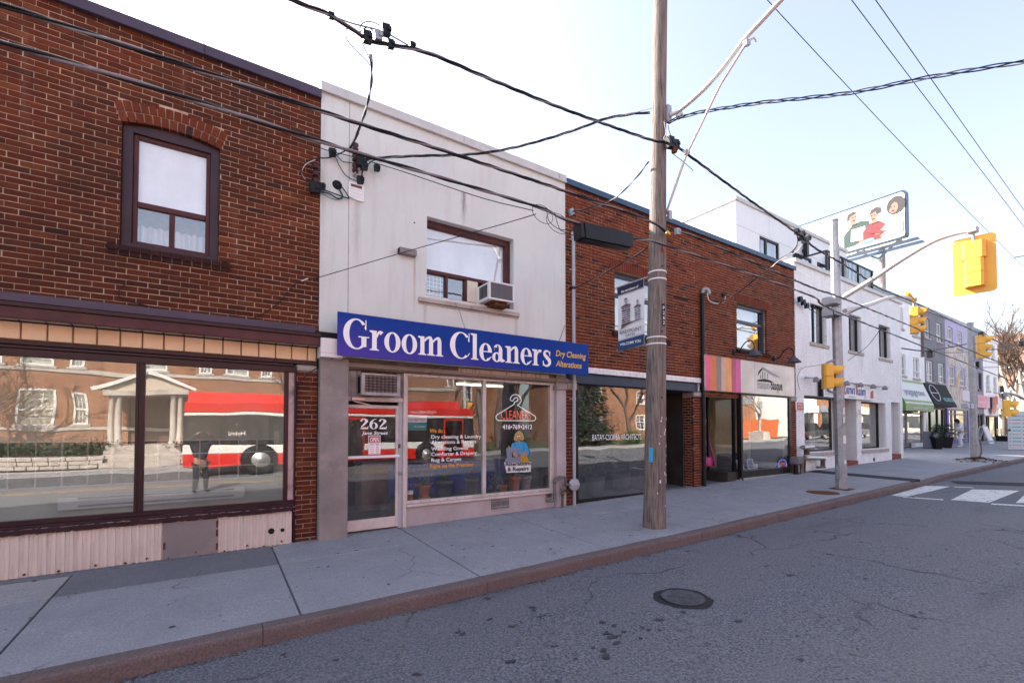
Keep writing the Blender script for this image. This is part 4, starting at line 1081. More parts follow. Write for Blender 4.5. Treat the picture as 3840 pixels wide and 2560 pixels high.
q0 = P(1348,1608,YD); q1 = P(1452,1618,YD); serif('262',(q0.x,YD+.004,q0.z),q1.x-q0.x,.165,'white_print',do,'lettering',one=True)
q0 = P(1356,1629,YD); q1 = P(1455,1629,YD); text('Jane Street',(q0.x,YD+.004,q0.z),q1.x-q0.x,.052,'white_print',do,shear=.25,bold=.018)
op = (P(1382,1628,YD).x, P(1427,1628,YD).x); oz1 = P(1382,1632,YD).z; oz0 = P(1382,1703,YD).z
os_ = MB().box(op[0],op[1],YD+.003,YD+.006,oz0,oz1).build('open_notice','white_print',do)
MB().box(op[0]+.008,op[1]-.008,YD+.0015,YD+.0028,oz0+.62*(oz1-oz0),oz1-.01).build('notice_panel','red_paint',os_)
text('OPEN',(op[0]+.025,YD+.0012,oz0+.66*(oz1-oz0)),op[1]-op[0]-.05,.065,'white_print',os_,bold=.02)
text("come in we're",(op[0]+.02,YD+.0012,oz0+.86*(oz1-oz0)),op[1]-op[0]-.04,.022,'white_print',os_)
text('BUSINESS HOURS',(op[0]+.02,YD+.0022,oz0+.53*(oz1-oz0)),op[1]-op[0]-.04,.02,'red_paint',os_)
for k in range(5):
    z = oz0+.05*(oz1-oz0)+k*.032; MB().box(op[0]+.02,op[0]+.09,YD+.0022,YD+.0028,z,z+.009).box(op[0]+.12,op[1]-.02,YD+.0022,YD+.0028,z,z+.014).build('notice_line','pink_print',os_)
# display window
gx0, gx1b = P(1526,1700,YD).x, P(2061,1700,YD).x; gz0 = P(1526,1877,YD).z; gz1 = P(1524,1410,YD).z
fr = MB(); fr.cbox(xm1, rx0, YD-.04, YD+.05, gz1, gz1+.045); fr.cbox(xm1, rx0, YD-.055, YD+.05, gz1+.05, gz1+.095)
fr.cbox(xm1, rx0, YD-.05, YD+.05, gz0-.05, gz0); fr.cbox(xm1, rx0, YD-.07, YD+.05, gz0-.10, gz0-.055)
fr.cbox(xm1-.0, gx0, YD-.035, YD+.05, gz0, gz1); fr.cbox(gx1b, gx1b+.06, YD-.03, YD+.05, gz0, gz1); fr.cbox(gx1b+.07, rx0, YD-.01, YD+.05, gz0, gz1)
xmm0, xmm1 = P(1808,1700,YD).x, P(1820,1700,YD).x; fr.cbox(xmm0, xmm1, YD-.035, YD+.045, gz0, gz1)
sw2 = fr.build('shop_window','pale_trim',b2)
for a, b in ((gx0,xmm0),(xmm1,gx1b)): MB().quad((a,YD,gz0),(b,YD,gz0),(b,YD,gz1),(a,YD,gz1)).build('pane','shop_glass',sw2)
mb = MB()
for i in range(18):
    x = gx0+.06+i*(gx1b-gx0)/18; mb.ball((x,YD-.041,gz1+.022),.008,6,4); mb.ball((x,YD-.051,gz0-.025),.008,6,4)
for i in range(8): z = gz0+.1+i*.27; mb.ball((gx0-.03,YD-.036,z),.008,6,4); mb.ball((gx1b+.03,YD-.031,z),.008,6,4)
mb.build('screw_heads','black_frame',sw2, kind='stuff')
MB().cbox(xm1, rx0-.005, YD-.02, YD+.2, G(4,FAC)-.05, gz0-.10, .01).build('bulkhead','bulkhead',b2)
va, vb = P(1843,1880,YD-.03).x, P(1910,1880,YD-.03).x; vz0, vz1 = P(1843,1910,YD-.03).z, P(1843,1873,YD-.03).z
v = MB().box(va,vb,YD-.026,YD-.021,vz0,vz1).build('vent','dark',b2)
mb = MB()
for i in range(18): x = va+(vb-va)*(i+.5)/18; mb.box(x-.004,x+.004,YD-.034,YD-.027,vz0,vz1)
for z in (vz0,(vz0+vz1)/2-.05,(vz0+vz1)/2+.06,vz1): mb.box(va,vb,YD-.036,YD-.0265,z-.005,z+.005)
mb.build('vent_grille','weathered',v)
va, vb = P(2049,1850,YD-.03).x, P(2068,1850,YD-.03).x; vz0, vz1 = P(2050,1866,YD-.03).z, P(2050,1842,YD-.03).z
v = MB().cbox(va-.03,vb+.03,YD-.03,YD-.021,vz0-.05,vz1+.03).build('vent','roughcast',b2)
for i in range(4): x = va+(vb-va)*(i+.5)/4; MB().box(x-.01,x+.01,YD-.032,YD-.0301,vz0,vz1).build('vent_slot','dark',v)
# lettering on the glass
zc = lambda py, px=1700: P(px,py,YD).z
def gtext(s, xa, ya, xb, cap, mat, **kw): a = P(xa,ya,YD); b = P(xb,ya,YD); return text(s,(a.x,YD-.001,a.z),b.x-a.x,cap,mat,sw2,depth=.002,**kw)
gtext('We do :',1611,1622,1667,.07,'orange_print',bold=.02)
for s, y, xe_ in (('Dry cleaning & Laundry',1644,1804),('Alterations & Repairs',1664,1785),('Wedding Gowns',1689,1755),('Comforter & Drapery',1709,1787),('Rug & Carpet',1731,1730)):
    a = P(1615,y,YD); gtext(s,1617,y,xe_,.062,'white_print',bold=.012)
    MB().lathe([(.014,0),(0,0)],(P(1611,y-4,YD).x,YD-.002,P(1611,y-4,YD).z),10,'y').build('bullet','white_print',sw2)
gtext('Right on the Premises',1612,1754,1775,.062,'orange_print',bold=.015)
gtext('416\u2022769\u20222412',1884,1608,1995,.085,'white_print',bold=.02)
pa_, pb_ = P(1525,1590,YD+.02).x, P(1599,1590,YD+.02).x; pz0, pz1 = P(1525,1613,YD+.02).z, P(1525,1554,YD+.02).z
po = MB().box(pa_,pb_,YD+.012,YD+.016,pz0,pz1).build('poster','teal_print',sw2)
MB().box(pa_,pb_,YD+.009,YD+.0115,pz0+.52*(pz1-pz0),pz1-.12*(pz1-pz0)).build('poster_band','banner_white',po)
text('SHOP BABY POINT',(pa_+.02,YD+.0085,pz0+.58*(pz1-pz0)),pb_-pa_-.04,.05,'stripe_plum',po,bold=.015)
MB().box(pa_,pb_,YD+.0095,YD+.0115,pz1-.1*(pz1-pz0),pz1).build('poster_band','stone_lilac',po)
text('WHAT A DIFFERENCE',(pa_+.12,YD+.0105,pz0+.2*(pz1-pz0)),pb_-pa_-.14,.025,'white_print',po)
# flat window print: a seamstress at her sewing machine
dc = Vector((P(1940,1700,YD).x, YD-.0015, 0)); K = (P(1985,1700,YD).x-P(1885,1700,YD).x)/100.0
def dpt(px, py): q = P(px,py,YD); return (q.x, q.z)
LAY = [0]
def dpoly(px, mat, name='print'):
    LAY[0] += 1; pts = [P(a,b,YD) for a,b in px]; mb = MB(); yv = YD-.002-.0006*LAY[0]
    v = [(q.x,yv,q.z) for q in pts]
    ar = sum(v[i][0]*v[(i+1)%len(v)][2]-v[(i+1)%len(v)][0]*v[i][2] for i in range(len(v)))
    mb.poly(v if ar > 0 else v[::-1]); return mb.build(name, mat, decal)
decal = MB().poly([(P(a,b,YD).x,YD-.002,P(a,b,YD).z) for a,b in [(1890,1732),(1992,1731),(1990,1768),(1900,1772)]]).build('window_print','banner_white',sw2)
def oval(cx,cy,rx,ry,n=18): return [(cx+rx*math.cos(2*math.pi*i/n), cy+ry*math.sin(2*math.pi*i/n)) for i in range(n)]
dpoly([(1924,1646),(1930,1624),(1940,1614),(1950,1612),(1960,1620),(1966,1634),(1968,1646),(1960,1655),(1948,1650),(1936,1656),(1926,1655)],'hair_black')
dpoly([(1926,1645),(1931,1626),(1941,1616),(1950,1614),(1959,1622),(1965,1636),(1966,1644),(1958,1652),(1948,1646),(1936,1653),(1928,1652)],'blonde')
dpoly(oval(1944,1637,8.5,13.5),'skin'); dpoly([(1936,1630),(1942,1618),(1953,1622),(1953,1632),(1946,1624)],'blonde')
dpoly(oval(1940.5,1635,2.4,2.2,8),'white_print'); dpoly(oval(1948,1634.5,2.4,2.2,8),'white_print'); dpoly(oval(1944,1645,2.6,1.2,8),'red_paint')
dpoly([(1913,1680),(1918,1662),(1936,1652),(1945,1658),(1956,1651),(1975,1660),(1985,1684),(1986,1702),(1974,1712),(1940,1706),(1914,1690)],'black_print')
dpoly([(1914,1680),(1919,1663),(1937,1654),(1945,1662),(1955,1653),(1974,1661),(1983,1685),(1984,1701),(1974,1709),(1940,1704),(1915,1688)],'shirt_blue')
dpoly([(1938,1652),(1952,1651),(1946,1664)],'skin'); dpoly([(1929,1658),(1931,1657),(1932,1680),(1929,1680)],'stone_taupe'); dpoly([(1962,1655),(1964,1656),(1966,1690),(1962,1690)],'stone_taupe')
dpoly([(1897,1682),(1904,1676),(1950,1677),(1952,1706),(1946,1706),(1940,1692),(1918,1695),(1919,1718),(1900,1720)],'machine_grey')
dpoly([(1893,1722),(1900,1714),(1950,1713),(1954,1733),(1893,1734)],'machine_grey'); dpoly([(1905,1671),(1908,1668),(1911,1676),(1905,1677)],'cloth_gold')
dpoly([(1940,1710),(1975,1706),(1984,1732),(1952,1733),(1950,1714)],'cloth_gold')
dpoly([(1920,1697),(1932,1694),(1942,1708),(1936,1713),(1924,1709)],'skin'); dpoly([(1952,1702),(1968,1690),(1978,1700),(1966,1709),(1952,1711)],'skin')
LAY[0] += 3
a = P(1892,1747,YD); b = P(1990,1747,YD); text('Alterations',(a.x,YD-.0025-.0006*LAY[0],a.z),b.x-a.x,.075,'black_print',decal,bold=.018)
a = P(1902,1766,YD); b = P(1981,1766,YD); text('& Repairs',(a.x,YD-.0025-.0006*LAY[0],a.z),b.x-a.x,.075,'black_print',decal,bold=.018)
# shop interior
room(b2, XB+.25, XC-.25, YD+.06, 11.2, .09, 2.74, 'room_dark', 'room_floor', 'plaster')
MB().box(gx0-.1, XC-.3, YD+.07, YD+.62, .1, gz0-.03).build('display_shelf','room_wood',b2)
MB().box(gx0-.1, XC-.3, YD+.055, YD+.62, gz0-.03, gz0-.012).build('shelf_turf','turf',b2)
# ================================================================ RED BRICK BUILDING WITH TWO SHOPS
XD = P(2977, 1000, FAC).x
b3 = thing('shop_building', 'red brick two storey building with blue roof flashing and two dark shopfronts', 'building', ((XC+XD)/2, FAC, 0))
zt3 = P(2119, 672, FAC).z; zb3 = P(2119, 692, FAC).z
aw0, aw1 = P(2305, 1018, FAC).x, P(2497, 1060, FAC).x; awz1 = P(2305, 1012, FAC).z; awz0 = P(2305, 1243, FAC).z
bw0, bw1 = P(2762, 1133, FAC).x, P(2875, 1166, FAC).x; bwz1 = P(2762, 1131, FAC).z; bwz0 = P(2764, 1307, FAC).z
zband = P(2208, 1377, FAC).z; zbeam = P(2208, 1400, FAC).z; zbeam0 = P(2208, 1441, FAC).z
SH = .21
pil0, pil1 = P(2603, 1700, FAC).x, P(2637, 1700, FAC).x
zsg = P(2644, 1400, FAC).z
ahl, ahr = aw0-.16, aw1+.06
brick_wall(b3, XC+.004, pil1+.02, zband, zb3+.01, FAC, 'brick_red', 'mortar', [(aw0,aw1,awz0-.09,awz1+.001),(ahl,ahr,awz1,awz1+SH)], 300, seed=21)
brick_wall(b3, pil1+.02, XD-.003, 2.55, zb3+.01, FAC, 'brick_red', 'mortar', [(bw0,bw1,bwz0-.1,bwz1+.001),(bw0-.12,bw1+.12,bwz1,bwz1+SH)], 0, seed=22)
soldiers(b3, ahl, ahr, awz1, awz1, SH, FAC, 'brick_new'); soldiers(b3, bw0-.12, bw1+.12, bwz1, bwz1, SH, FAC, 'brick_new')
for a, b, z in ((aw0-.1,aw1+.1,awz0),(bw0-.08,bw1+.10,bwz0)):
    n = int((b-a)/.11)
    for i in range(n): w = (b-a)/n; mb = MB(); mb.obox((a+(i+.5)*w, FAC-.005, z-.055),(w/2-.005,0,0),(0,.065,.012),(0,0,.042)); mb.build('brick','brick_soot',b3)
    MB().box(a+.01,b-.01,FAC+.004,FAC+.2,z-.095,z-.03).build('mortar_bed','mortar_dark',b3)
def wblue(x0,x1,z0,z1,Y,name='window'):
    zt = z1-(z1-z0)*.36
    w = window(b3,x0,x1,z0,z1,Y,'navy_frame',fw=.075,fd=.09,hs=(zt,),mw=.09,name=name)
    MB().box(x0,x1,Y+.3,Y+.32,z0,z1).build('blind','plaster',w); return w
wblue(aw0,aw1,awz0,awz1-.03,FAC+.10); wblue(bw0,bw1,bwz0,bwz1-.03,FAC+.10)
for a,b,z0,z1 in ((aw0,aw1,awz0,awz1),(bw0,bw1,bwz0,bwz1)): MB().box(a,b,FAC+.09,FAC+.19,z1-.03,z1).build('lintel_angle','rust',b3)
MB().box(XC+.01, XD, FAC-.05, FAC+.3, zb3+.012, zt3).cbox(XC+.008, XD+.004, FAC-.075, FAC-.05, zb3-.01, zt3+.004).build('roof_flashing', 'flashing_blue', b3)
for px, py in ((2177,700),(2664,890),(2840,955)): x = P(px,py,FAC-.07).x; MB().box(x,x+.012,FAC-.0785,FAC-.0755,zb3-.01,zt3).build('flashing_seam','navy_frame',b3)
MB().box(XC, XD, FAC+.3, 17, zt3-.3, zt3-.1).box(XC,XD,16.8,17,0,zt3-.3).box(XD-.1,XD,FAC+.25,16.8,0,zt3-.3).box(XC+.1,XD-.1,FAC+.26,16.8,2.95,3.05).build('roof', 'asphalt_new', b3)
MB().box(P(2526,1110,FAC).x, P(2578,1130,FAC).x, FAC-.012, FAC-.004, P(2526,1117,FAC).z, P(2526,1107,FAC).z).build('soot_mark','dark',b3)
# painted brick band and steel beam over the left shop
brick_wall(b3, XC+.01, pil1+.02, zbeam+.003, zband, FAC-.012, 'white_brick', 'white_mortar', [], 60, seed=31, name='painted_brick')
bm = MB(); bm.box(XC-.02, pil1-.18, FAC+.0, FAC+.012, zbeam0+.015, zbeam-.015); bm.cbox(XC-.02, pil1-.18, FAC-.06, FAC+.10, zbeam-.018, zbeam); bm.cbox(XC-.02, pil1-.18, FAC-.06, FAC+.10, zbeam0, zbeam0+.018)
bm.build('steel_beam','navy_frame',b3)
x = P(2617,1430,FAC).x; MB().cbox(x-.03,x+.03,FAC-.03,FAC+.02,zbeam0-.03,zbeam-.005).build('beam_post','plastic_grey',b3)
pzc = P(2603,1455,FAC).z
# left pier strip, middle pillar, right pier
lp1 = P(2150,1700,FAC-.02).x
brick_wall(b3, XC+.012, lp1+.06, G(6.1,FAC)-.03, P(2130,1463,FAC).z, FAC-.01, 'brick_red', 'mortar_dark', [], 80, seed=41)
MB().cbox(XC-.0, lp1+.10, FAC-.05, FAC+.1, P(2130,1461,FAC).z, P(2130,1425,FAC).z, .02).build('stone_block','stone',b3)
brick_wall(b3, pil0, pil1, G(10.6,FAC)-.03, P(2603,1486,FAC).z, FAC, 'brick_red', 'mortar_dark', [], 80, seed=42, joint=.01)
side = MB(); R = random.Random(6); z = G(10.6,FAC)
while z < P(2603,1486,FAC).z-.05:
    k = int(z/.0705) % 2; ys = (FAC+.01,FAC+.16,FAC+.33) if k else (FAC+.01,FAC+.085,FAC+.25,FAC+.33)
    for a, b in zip(ys, ys[1:]): side.cbox(pil0-.0-.004-R.uniform(0,.003), pil0+.05, a+.005, b-.005, z+.006, z+.064, .003)
    z += .0705
side.build('brickwork','brick_red',b3,kind='stuff'); MB().box(pil0+.004,pil0+.06,FAC+.24,FAC+.335,0,pzc).build('pillar_core','mortar_dark',b3)
MB().cbox(pil0-.015, pil1+.02, FAC-.03, FAC+.34, P(2603,1486,FAC).z, zbeam0-.0, .02).build('stone_block','stone',b3)
rp0, rp1 = P(2965,1700,FAC).x, XD-.004
brick_wall(b3, rp0, rp1, G(15.3,FAC)-.03, P(2980,1506,FAC).z, FAC, 'brick_red', 'mortar_dark', [], 60, seed=43)
MB().cbox(rp0-.02, rp1, FAC-.03, FAC+.2, P(2980,1505,FAC).z, P(2980,1487,FAC).z, .015).build('stone_block','stone',b3)
# architects' window
YA = FAC+.03; ax0 = P(2166,1700,YA).x; ax1 = P(2462,1700,YA).x; az1 = P(2168,1443,YA).z; az0 = P(2168,1872,YA).z
fr = MB(); fr.cbox(ax0-.06,ax0,YA-.03,YA+.06,az0-.13,zbeam0); fr.cbox(ax1,ax1+.07,YA-.03,YA+.06,az0-.13,zbeam0); fr.cbox(ax0,ax1,YA-.028,YA+.06,az0-.12,az0); fr.cbox(ax0,ax1,YA-.028,YA+.06,az1,zbeam0-.001)
sw3 = fr.build('shop_window','black_frame',b3)
MB().quad((ax0,YA,az0),(ax1,YA,az0),(ax1,YA,az1),(ax0,YA,az1)).build('pane','shop_glass_strong',sw3)
a = P(2221,1650,YA); b = P(2405,1650,YA); text('BATAY-CSORBA ARCHITECTS',(a.x,YA-.002,a.z),b.x-a.x,.125,'white_print',sw3)
MB().cbox(ax0-.06,ax1+.07,FAC-.04,FAC+.06,G(7,FAC)-.05,az0-.121,.01).build('window_sill','concrete_pale',b3)
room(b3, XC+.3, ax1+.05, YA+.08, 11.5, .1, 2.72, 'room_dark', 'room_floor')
# dark passage
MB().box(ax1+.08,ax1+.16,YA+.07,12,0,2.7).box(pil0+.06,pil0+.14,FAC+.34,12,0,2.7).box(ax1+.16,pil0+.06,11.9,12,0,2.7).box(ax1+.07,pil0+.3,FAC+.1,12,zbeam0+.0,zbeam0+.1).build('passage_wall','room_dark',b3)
dq = thing('passage_door', 'dark door set back inside the passage behind the wooden utility pole', 'door', ((ax1+pil0)/2, 9.2, G(9.6,FAC)))
MB().cbox(ax1+.2,pil0+.02,9.2,9.25,G(9.6,FAC),2.3).build('leaf','dark',dq); MB().cbox(pil0-.2,pil0-.08,9.14,9.19,1.25,1.29).build('handle','galvanised',dq)
MB().box(ax1+.16,pil0+.06,9.21,9.24,2.3,zbeam0).build('transom','dark',dq)
# right shop: recessed doorway with a slanting side window, front window
YM = FAC-.01; cx_ = P(2776,1700,YM).x; fx1 = P(2958,1700,YM).x
mz1 = P(2780,1472,YM).z; fz0 = P(2782,1765,YM).z; fz1 = P(2780,1480,YM).z
fr = MB(); fr.cbox(cx_-.02,cx_+.07,YM-.05,YM+.06,G(12.5,FAC),mz1+.1); fr.cbox(fx1,rp0,YM-.03,YM+.06,G(15,FAC),mz1+.1); fr.cbox(cx_+.07,fx1,YM-.03,YM+.06,fz0-.06,fz0); fr.cbox(cx_+.07,fx1,YM-.03,YM+.06,fz1,mz1+.1)
fr.cbox(cx_+.07,fx1,YM-.01,YM+.06,G(14,FAC)-.0,fz0-.062)
sw4 = fr.build('shop_window','black_frame',b3)
MB().quad((cx_+.07,YM,fz0),(fx1,YM,fz0),(fx1,YM,fz1),(cx_+.07,YM,fz1)).build('pane','shop_glass_strong',sw4)
MB().cbox(cx_-.03,rp0,FAC-.05,FAC+.05,G(14,FAC)-.1,G(13.5,FAC)+.05,.01).build('window_sill','concrete_pale',b3)
A_ = Vector((cx_-.02,YM+.02,0)); B_ = Vector((P(2652,1700,YM+.75).x,YM+.75,0)); dAB = (B_-A_)
def along(t): return A_+dAB*t
zf = G(12.5,FAC)
fr = MB()
for t in (.015,.17,.97): p = along(t); fr.bar((p.x,p.y,zf),(p.x,p.y,mz1+.05),.06 if t != .17 else .09,.06)
for z, h in ((zf+.12,.24),(mz1-.02,.16)): p, q = along(0), along(1); fr.bar((p.x,p.y,z),(q.x,q.y,z),.05,h)
z = P(2700,1768,FAC+.4).z; p, q = along(.17), along(.97); fr.bar((p.x,p.y,z),(q.x,q.y,z),.05,.05)
sw5 = fr.build('side_window','black_frame',b3)
p, q = along(.17), along(.97); MB().quad((q.x,q.y,zf+.24),(p.x,p.y,zf+.24),(p.x,p.y,mz1-.1),(q.x,q.y,mz1-.1)).build('pane','entry_glass',sw5)
MB().prism([(A_.x,A_.y-.08,zf-.1),(B_.x-.05,B_.y-.08,zf-.1),(B_.x-.05,B_.y+.06,zf-.1),(A_.x,A_.y+.06,zf-.1)],(0,0,.13)).build('door_step','concrete_pale',b3)
MB().box(pil1+.02,B_.x,B_.y+.35,B_.y+.4,zf,mz1).build('shop_door','black_frame',b3)
MB().box(pil1+.02,rp0,FAC+.06,FAC+1.2,mz1+.02,mz1+.08).box(pil1+.01,pil1+.08,FAC+.1,B_.y+.4,zf,mz1).build('entry_soffit','black_frame',b3)
room(b3, pil1+.3, rp0-.1, FAC+1.3, 10.5, zf, mz1+.02, 'cream', 'room_floor')
MB().box(cx_-.5,rp0-.1,YM+.07,YM+.9,fz0-.3,fz0-.02).build('display_shelf','room_dark',b3)
a = P(2848,1530,YM); b = P(2861,1530,YM); text('&',(a.x,YM-.002,a.z),b.x-a.x,.22,'white_print',sw4)
# shopkeeper's display goods
def gd(name, mb, mat, label, cat, group=None): return solo(name, mb, mat, label, cat, group)
q = along(.62); bz = P(2690,1570,FAC+.6).z
t = thing('chalkboard','black chalkboard with white writing hanging inside the open doorway window','chalkboard',(q.x,FAC+1.27,bz))
MB().box(q.x-.55,q.x+.65,FAC+1.26,FAC+1.28,bz,bz+.75).build('board','black_print',t)
MB().cbox(q.x-.6,q.x+.7,FAC+1.24,FAC+1.2599,bz-.05,bz).cbox(q.x-.6,q.x+.7,FAC+1.24,FAC+1.2599,bz+.75,bz+.8).cbox(q.x-.6,q.x-.55,FAC+1.24,FAC+1.2599,bz,bz+.75).cbox(q.x+.65,q.x+.7,FAC+1.24,FAC+1.2599,bz,bz+.75).build('frame','cream',t)
for k, (s, w) in enumerate((('BASK . BASQUE',.7),('table linens bags',.9),('aprons towels',.75),('baby shop',.5),('www.maison-basque',1.0),('come on in',.6))): text(s,(q.x-.5,FAC+1.257,bz+.63-k*.115),w,.05,'white_print',t)
for i, (dx, dy, h, c, nm, lab) in enumerate(((.25,.55,1.25,'stripe_pink','textile_roll','tall red cloth roll leaning in the side window of the striped shop'),(.05,.5,1.3,'cloth_white','textile_roll','white striped cloth roll leaning beside the red cloth roll'))):
    p = Vector((q.x+dx, q.y+.35, zf+.35)); MB_ = MB().bar(p, p+Vector((-.35,.1,h)),.22,.03); o = solo(nm, MB_, c, lab, 'cloth roll', 'cloth rolls in the shop doorway')
    if i == 1:
        st = MB()
        for k in range(9): st.obox(p+Vector((-.35,.1,h))*(k+.5)/9+Vector((0,-.018,0)),(.10,0,.0),(0,.004,0),(0,0,.03))
        st.build('stripe','stripe_plum',o)
solo('handbag', MB().ball((q.x-.1,q.y+.3,zf+.5),.2,12,8,(1,.6,.9)), 'stripe_magenta', 'pink handbag on the floor behind the side window of the striped shop', 'bag')
solo('display_block', MB().cbox(cx_+.1,cx_+1.0,YM+.35,YM+.8,fz0-.02,fz0+.45), 'banner_navy', 'dark blue display block in the front window of the striped shop', 'display block')
for i, x in enumerate((cx_+.2,cx_+.75)):
    t = thing('picture_frame', ('small white picture frame standing at the left end of the striped shop window','small white picture frame beside the front display block edge')[i], 'picture frame', (x,YM+.2,fz0))
    for m_, c in ((MB().bar((x,YM+.2,fz0),(x+.02,YM+.25,fz0+.28),.03).bar((x+.3,YM+.2,fz0),(x+.32,YM+.25,fz0+.28),.03).bar((x,YM+.2,fz0+.015),(x+.3,YM+.2,fz0+.015),.03).bar((x+.02,YM+.25,fz0+.28),(x+.32,YM+.25,fz0+.28),.03),'frame'),): m_.build(c,'cloth_white',t)
    MB().quad((x+.02,YM+.212,fz0+.03),(x+.28,YM+.212,fz0+.03),(x+.30,YM+.252,fz0+.26),(x+.04,YM+.252,fz0+.26)).build('picture','stone_lilac',t)
solo('mug', MB().lathe([(.07,0),(.075,.16),(.066,.16),(.06,.02),(0,.02)],(cx_+1.3,YM+.3,fz0-.02),16).tube([(cx_+1.375,YM+.3,fz0+.11),(cx_+1.43,YM+.3,fz0+.09),(cx_+1.43,YM+.3,fz0+.03),(cx_+1.375,YM+.3,fz0+.02)],.012,6), 'cloth_white', 'white mug on the display shelf of the striped shop', 'mug')
solo('bread_basket', MB().lathe([(.25,0),(.36,.16),(.33,.16),(.23,.03),(0,.03)],(cx_+2.0,YM+.35,fz0-.02),18), 'pot_stone', 'grey bowl full of folded goods in the striped shop window', 'bowl')
# neon OPEN oval
oq = P(2937,1740,YM+.05); t = thing('neon_sign','small lit neon OPEN sign low in the right corner of the striped shop window','neon sign',(oq.x,YM+.06,oq.z-.15))
ov = [(oq.x+.24*math.cos(a),YM+.07,oq.z+.145*math.sin(a)) for a in [2*math.pi*i/24 for i in range(25)]]
MB().tube(ov,.014,6,False).build('oval_tube','neon_blue',t); MB().lathe([(.22,0),(0,.001)],(oq.x,YM+.1,oq.z),20,'y').build('backing','black_print',t)
text('OPEN',(oq.x-.17,YM+.055,oq.z-.05),.34,.11,'neon_red',t,bold=.02)
# shop sign with coloured stripes
YS = FAC-.14; s0, s1 = P(2644,1395,YS).x, P(2980,1430,YS).x; sz1 = P(2644,1329,YS).z; sz0 = P(2644,1462,YS).z
sg = thing('shop_sign','long cream shop sign with coloured stripes and a house logo over the dark shopfront','sign',((s0+s1)/2,YS,sz0))
MB().cbox(s0,s1,YS,FAC-.02,sz0,sz1,.008).build('panel','sign_cream',sg)
sc_ = [P(2600+v*.4145,1395,YS).x for v in (107,155,206,252,296,344,385,428)]
for i, c in enumerate(('stripe_pink','stripe_orange','stripe_taupe','stripe_peach','stripe_amber','stripe_plum','stripe_magenta')):
    MB().box(sc_[i],sc_[i+1]-.001,YS-.004,YS-.001,sz0+.004,sz1-.004).build('stripe',c,sg)
xj = P(2600+555*.4145,1395,YS).x; MB().box(xj-.004,xj+.004,YS-.002,YS-.0005,sz0+.01,sz1-.01).build('panel_joint','grey_print',sg)
def z26(a,b): return (2600+a*.4145, 1250+b*.4145)
def brush(pts, ws, mat, parent, Y, k=6):
    q = [P(*z26(a,b),Y) for a,b in pts]; vs, fs = _ribbon([(v.x,v.z) for v in q], ws, k)
    out = [];
    for f in fs:
        a, b, d = vs[f[0]], vs[f[1]], vs[f[2]]; out.append(f if (b-a).cross(d-a).z > 0 else tuple(reversed(f)))
    MB().add([(v.x,Y,v.y) for v in vs], out).build('logo_stroke', mat, parent)
brush([(583,376),(600,345),(628,314)],[.02,.07,.05],'black_print',sg,YS-.004); brush([(625,312),(690,352),(745,380),(788,398)],[.09,.09,.08,.01],'grey_print',sg,YS-.0055)
for a, b, c, d in ((608,378,609,407),(626,347,628,408),(647,352,649,410),(672,362,674,412)): brush([(a,b),(c,d)],[.035,.03],'black_print',sg,YS-.004,2)
brush([(577,426),(640,424),(690,432),(726,447)],[.03,.09,.07,.01],'black_print',sg,YS-.004)
a = P(*z26(580,498),YS); b = P(*z26(697,505),YS); text('maison-',(a.x,YS-.004,a.z),b.x-a.x,.27,'grey_print',sg)
a = P(*z26(700,505),YS); b = P(*z26(805,512),YS); text('basque',(a.x,YS-.004,a.z),b.x-a.x,.27,'black_print',sg,bold=.015)

# ================================================================ WHITE PAINTED BRICK BUILDING WITH ROOF TERRACE
XE = P(3387, 1640, FAC).x
b4 = thing('terrace_building','white painted brick building with a roof terrace and a school sign','building',((XD+XE)/2,FAC,0))
zt4 = P(2975,966,FAC).z; zb4 = P(2975,981,FAC).z
wins = []
for x0,y0,x1,y1,yb in ((3038,1131,3098,1144,1281),(3182,1176,3229,1190,1312),(3295,1214,3338,1226,1339)):
    wins.append((P(x0,y0,FAC).x,P(x1,y1,FAC).x,P(x0,yb,FAC).z,P(x0,y0,FAC).z))
s1a,s1b = P(3017,1600,FAC).x, P(3150,1600,FAC).x; s1z1 = P(3017,1481,FAC).z; s1z0 = P(3021,1697,FAC).z
dr0,dr1 = s1b+.0, P(3213,1600,FAC).x
s2a,s2b = P(3231,1600,FAC).x, P(3322,1600,FAC).x; s2z1 = P(3231,1502,FAC).z; s2z0 = P(3233,1685,FAC).z
r0,r1 = P(3343,1600,FAC).x, P(3376,1600,FAC).x; rz1 = P(3343,1508,FAC).z
zfl = G(22,FAC)
brick_wall(b4, XD+.003, XE, .05, zb4+.01, FAC, 'white_brick', 'white_mortar', wins+[(s1a,s1b,s1z0,s1z1),(dr0-.01,dr1,.0,s1z1),(s2a,s2b,s2z0,s2z1),(r0,r1,0,rz1)], 300, seed=51, rough=.7, name='painted_brick', proud=.0035)
MB().cbox(XD-.01,XE+.03,FAC-.06,FAC+.3,zb4,zt4).cbox(XD-.012,XE+.032,FAC-.075,FAC-.055,zb4-.015,zb4+.015).cbox(XD-.01,XD+.2,FAC+.3,17,zb4,zt4).build('parapet_cap','steel_pale',b4)
MB().box(XD+.0,XD+.2,FAC+.25,17,2,zb4).box(XE-.2,XE-.01,FAC+.25,17,-.2,zb4).box(XD,XE,16.9,17.1,-.2,zb4).build('side_wall','white_brick',b4)
MB().box(XD+.2,XE-.2,FAC+.3,16.9,zt4-.55,zt4-.4).build('roof','asphalt_new',b4)
for i,(a,b,c,d) in enumerate(wins):
    w = window(b4,a,b,c,d,FAC+.13,'black_frame',fw=.07,fd=.08,vs=((a+b)/2-.03,),mw=.07)
    MB().box(a,b,FAC+.4,FAC+.42,c,d).build('blind','cloth_white',w)
    MB().cbox(a-.10,b+.10,FAC-.05,FAC+.12,c-.13,c-.01,.012).build('window_sill','limestone',b4)
YW4 = FAC+.24
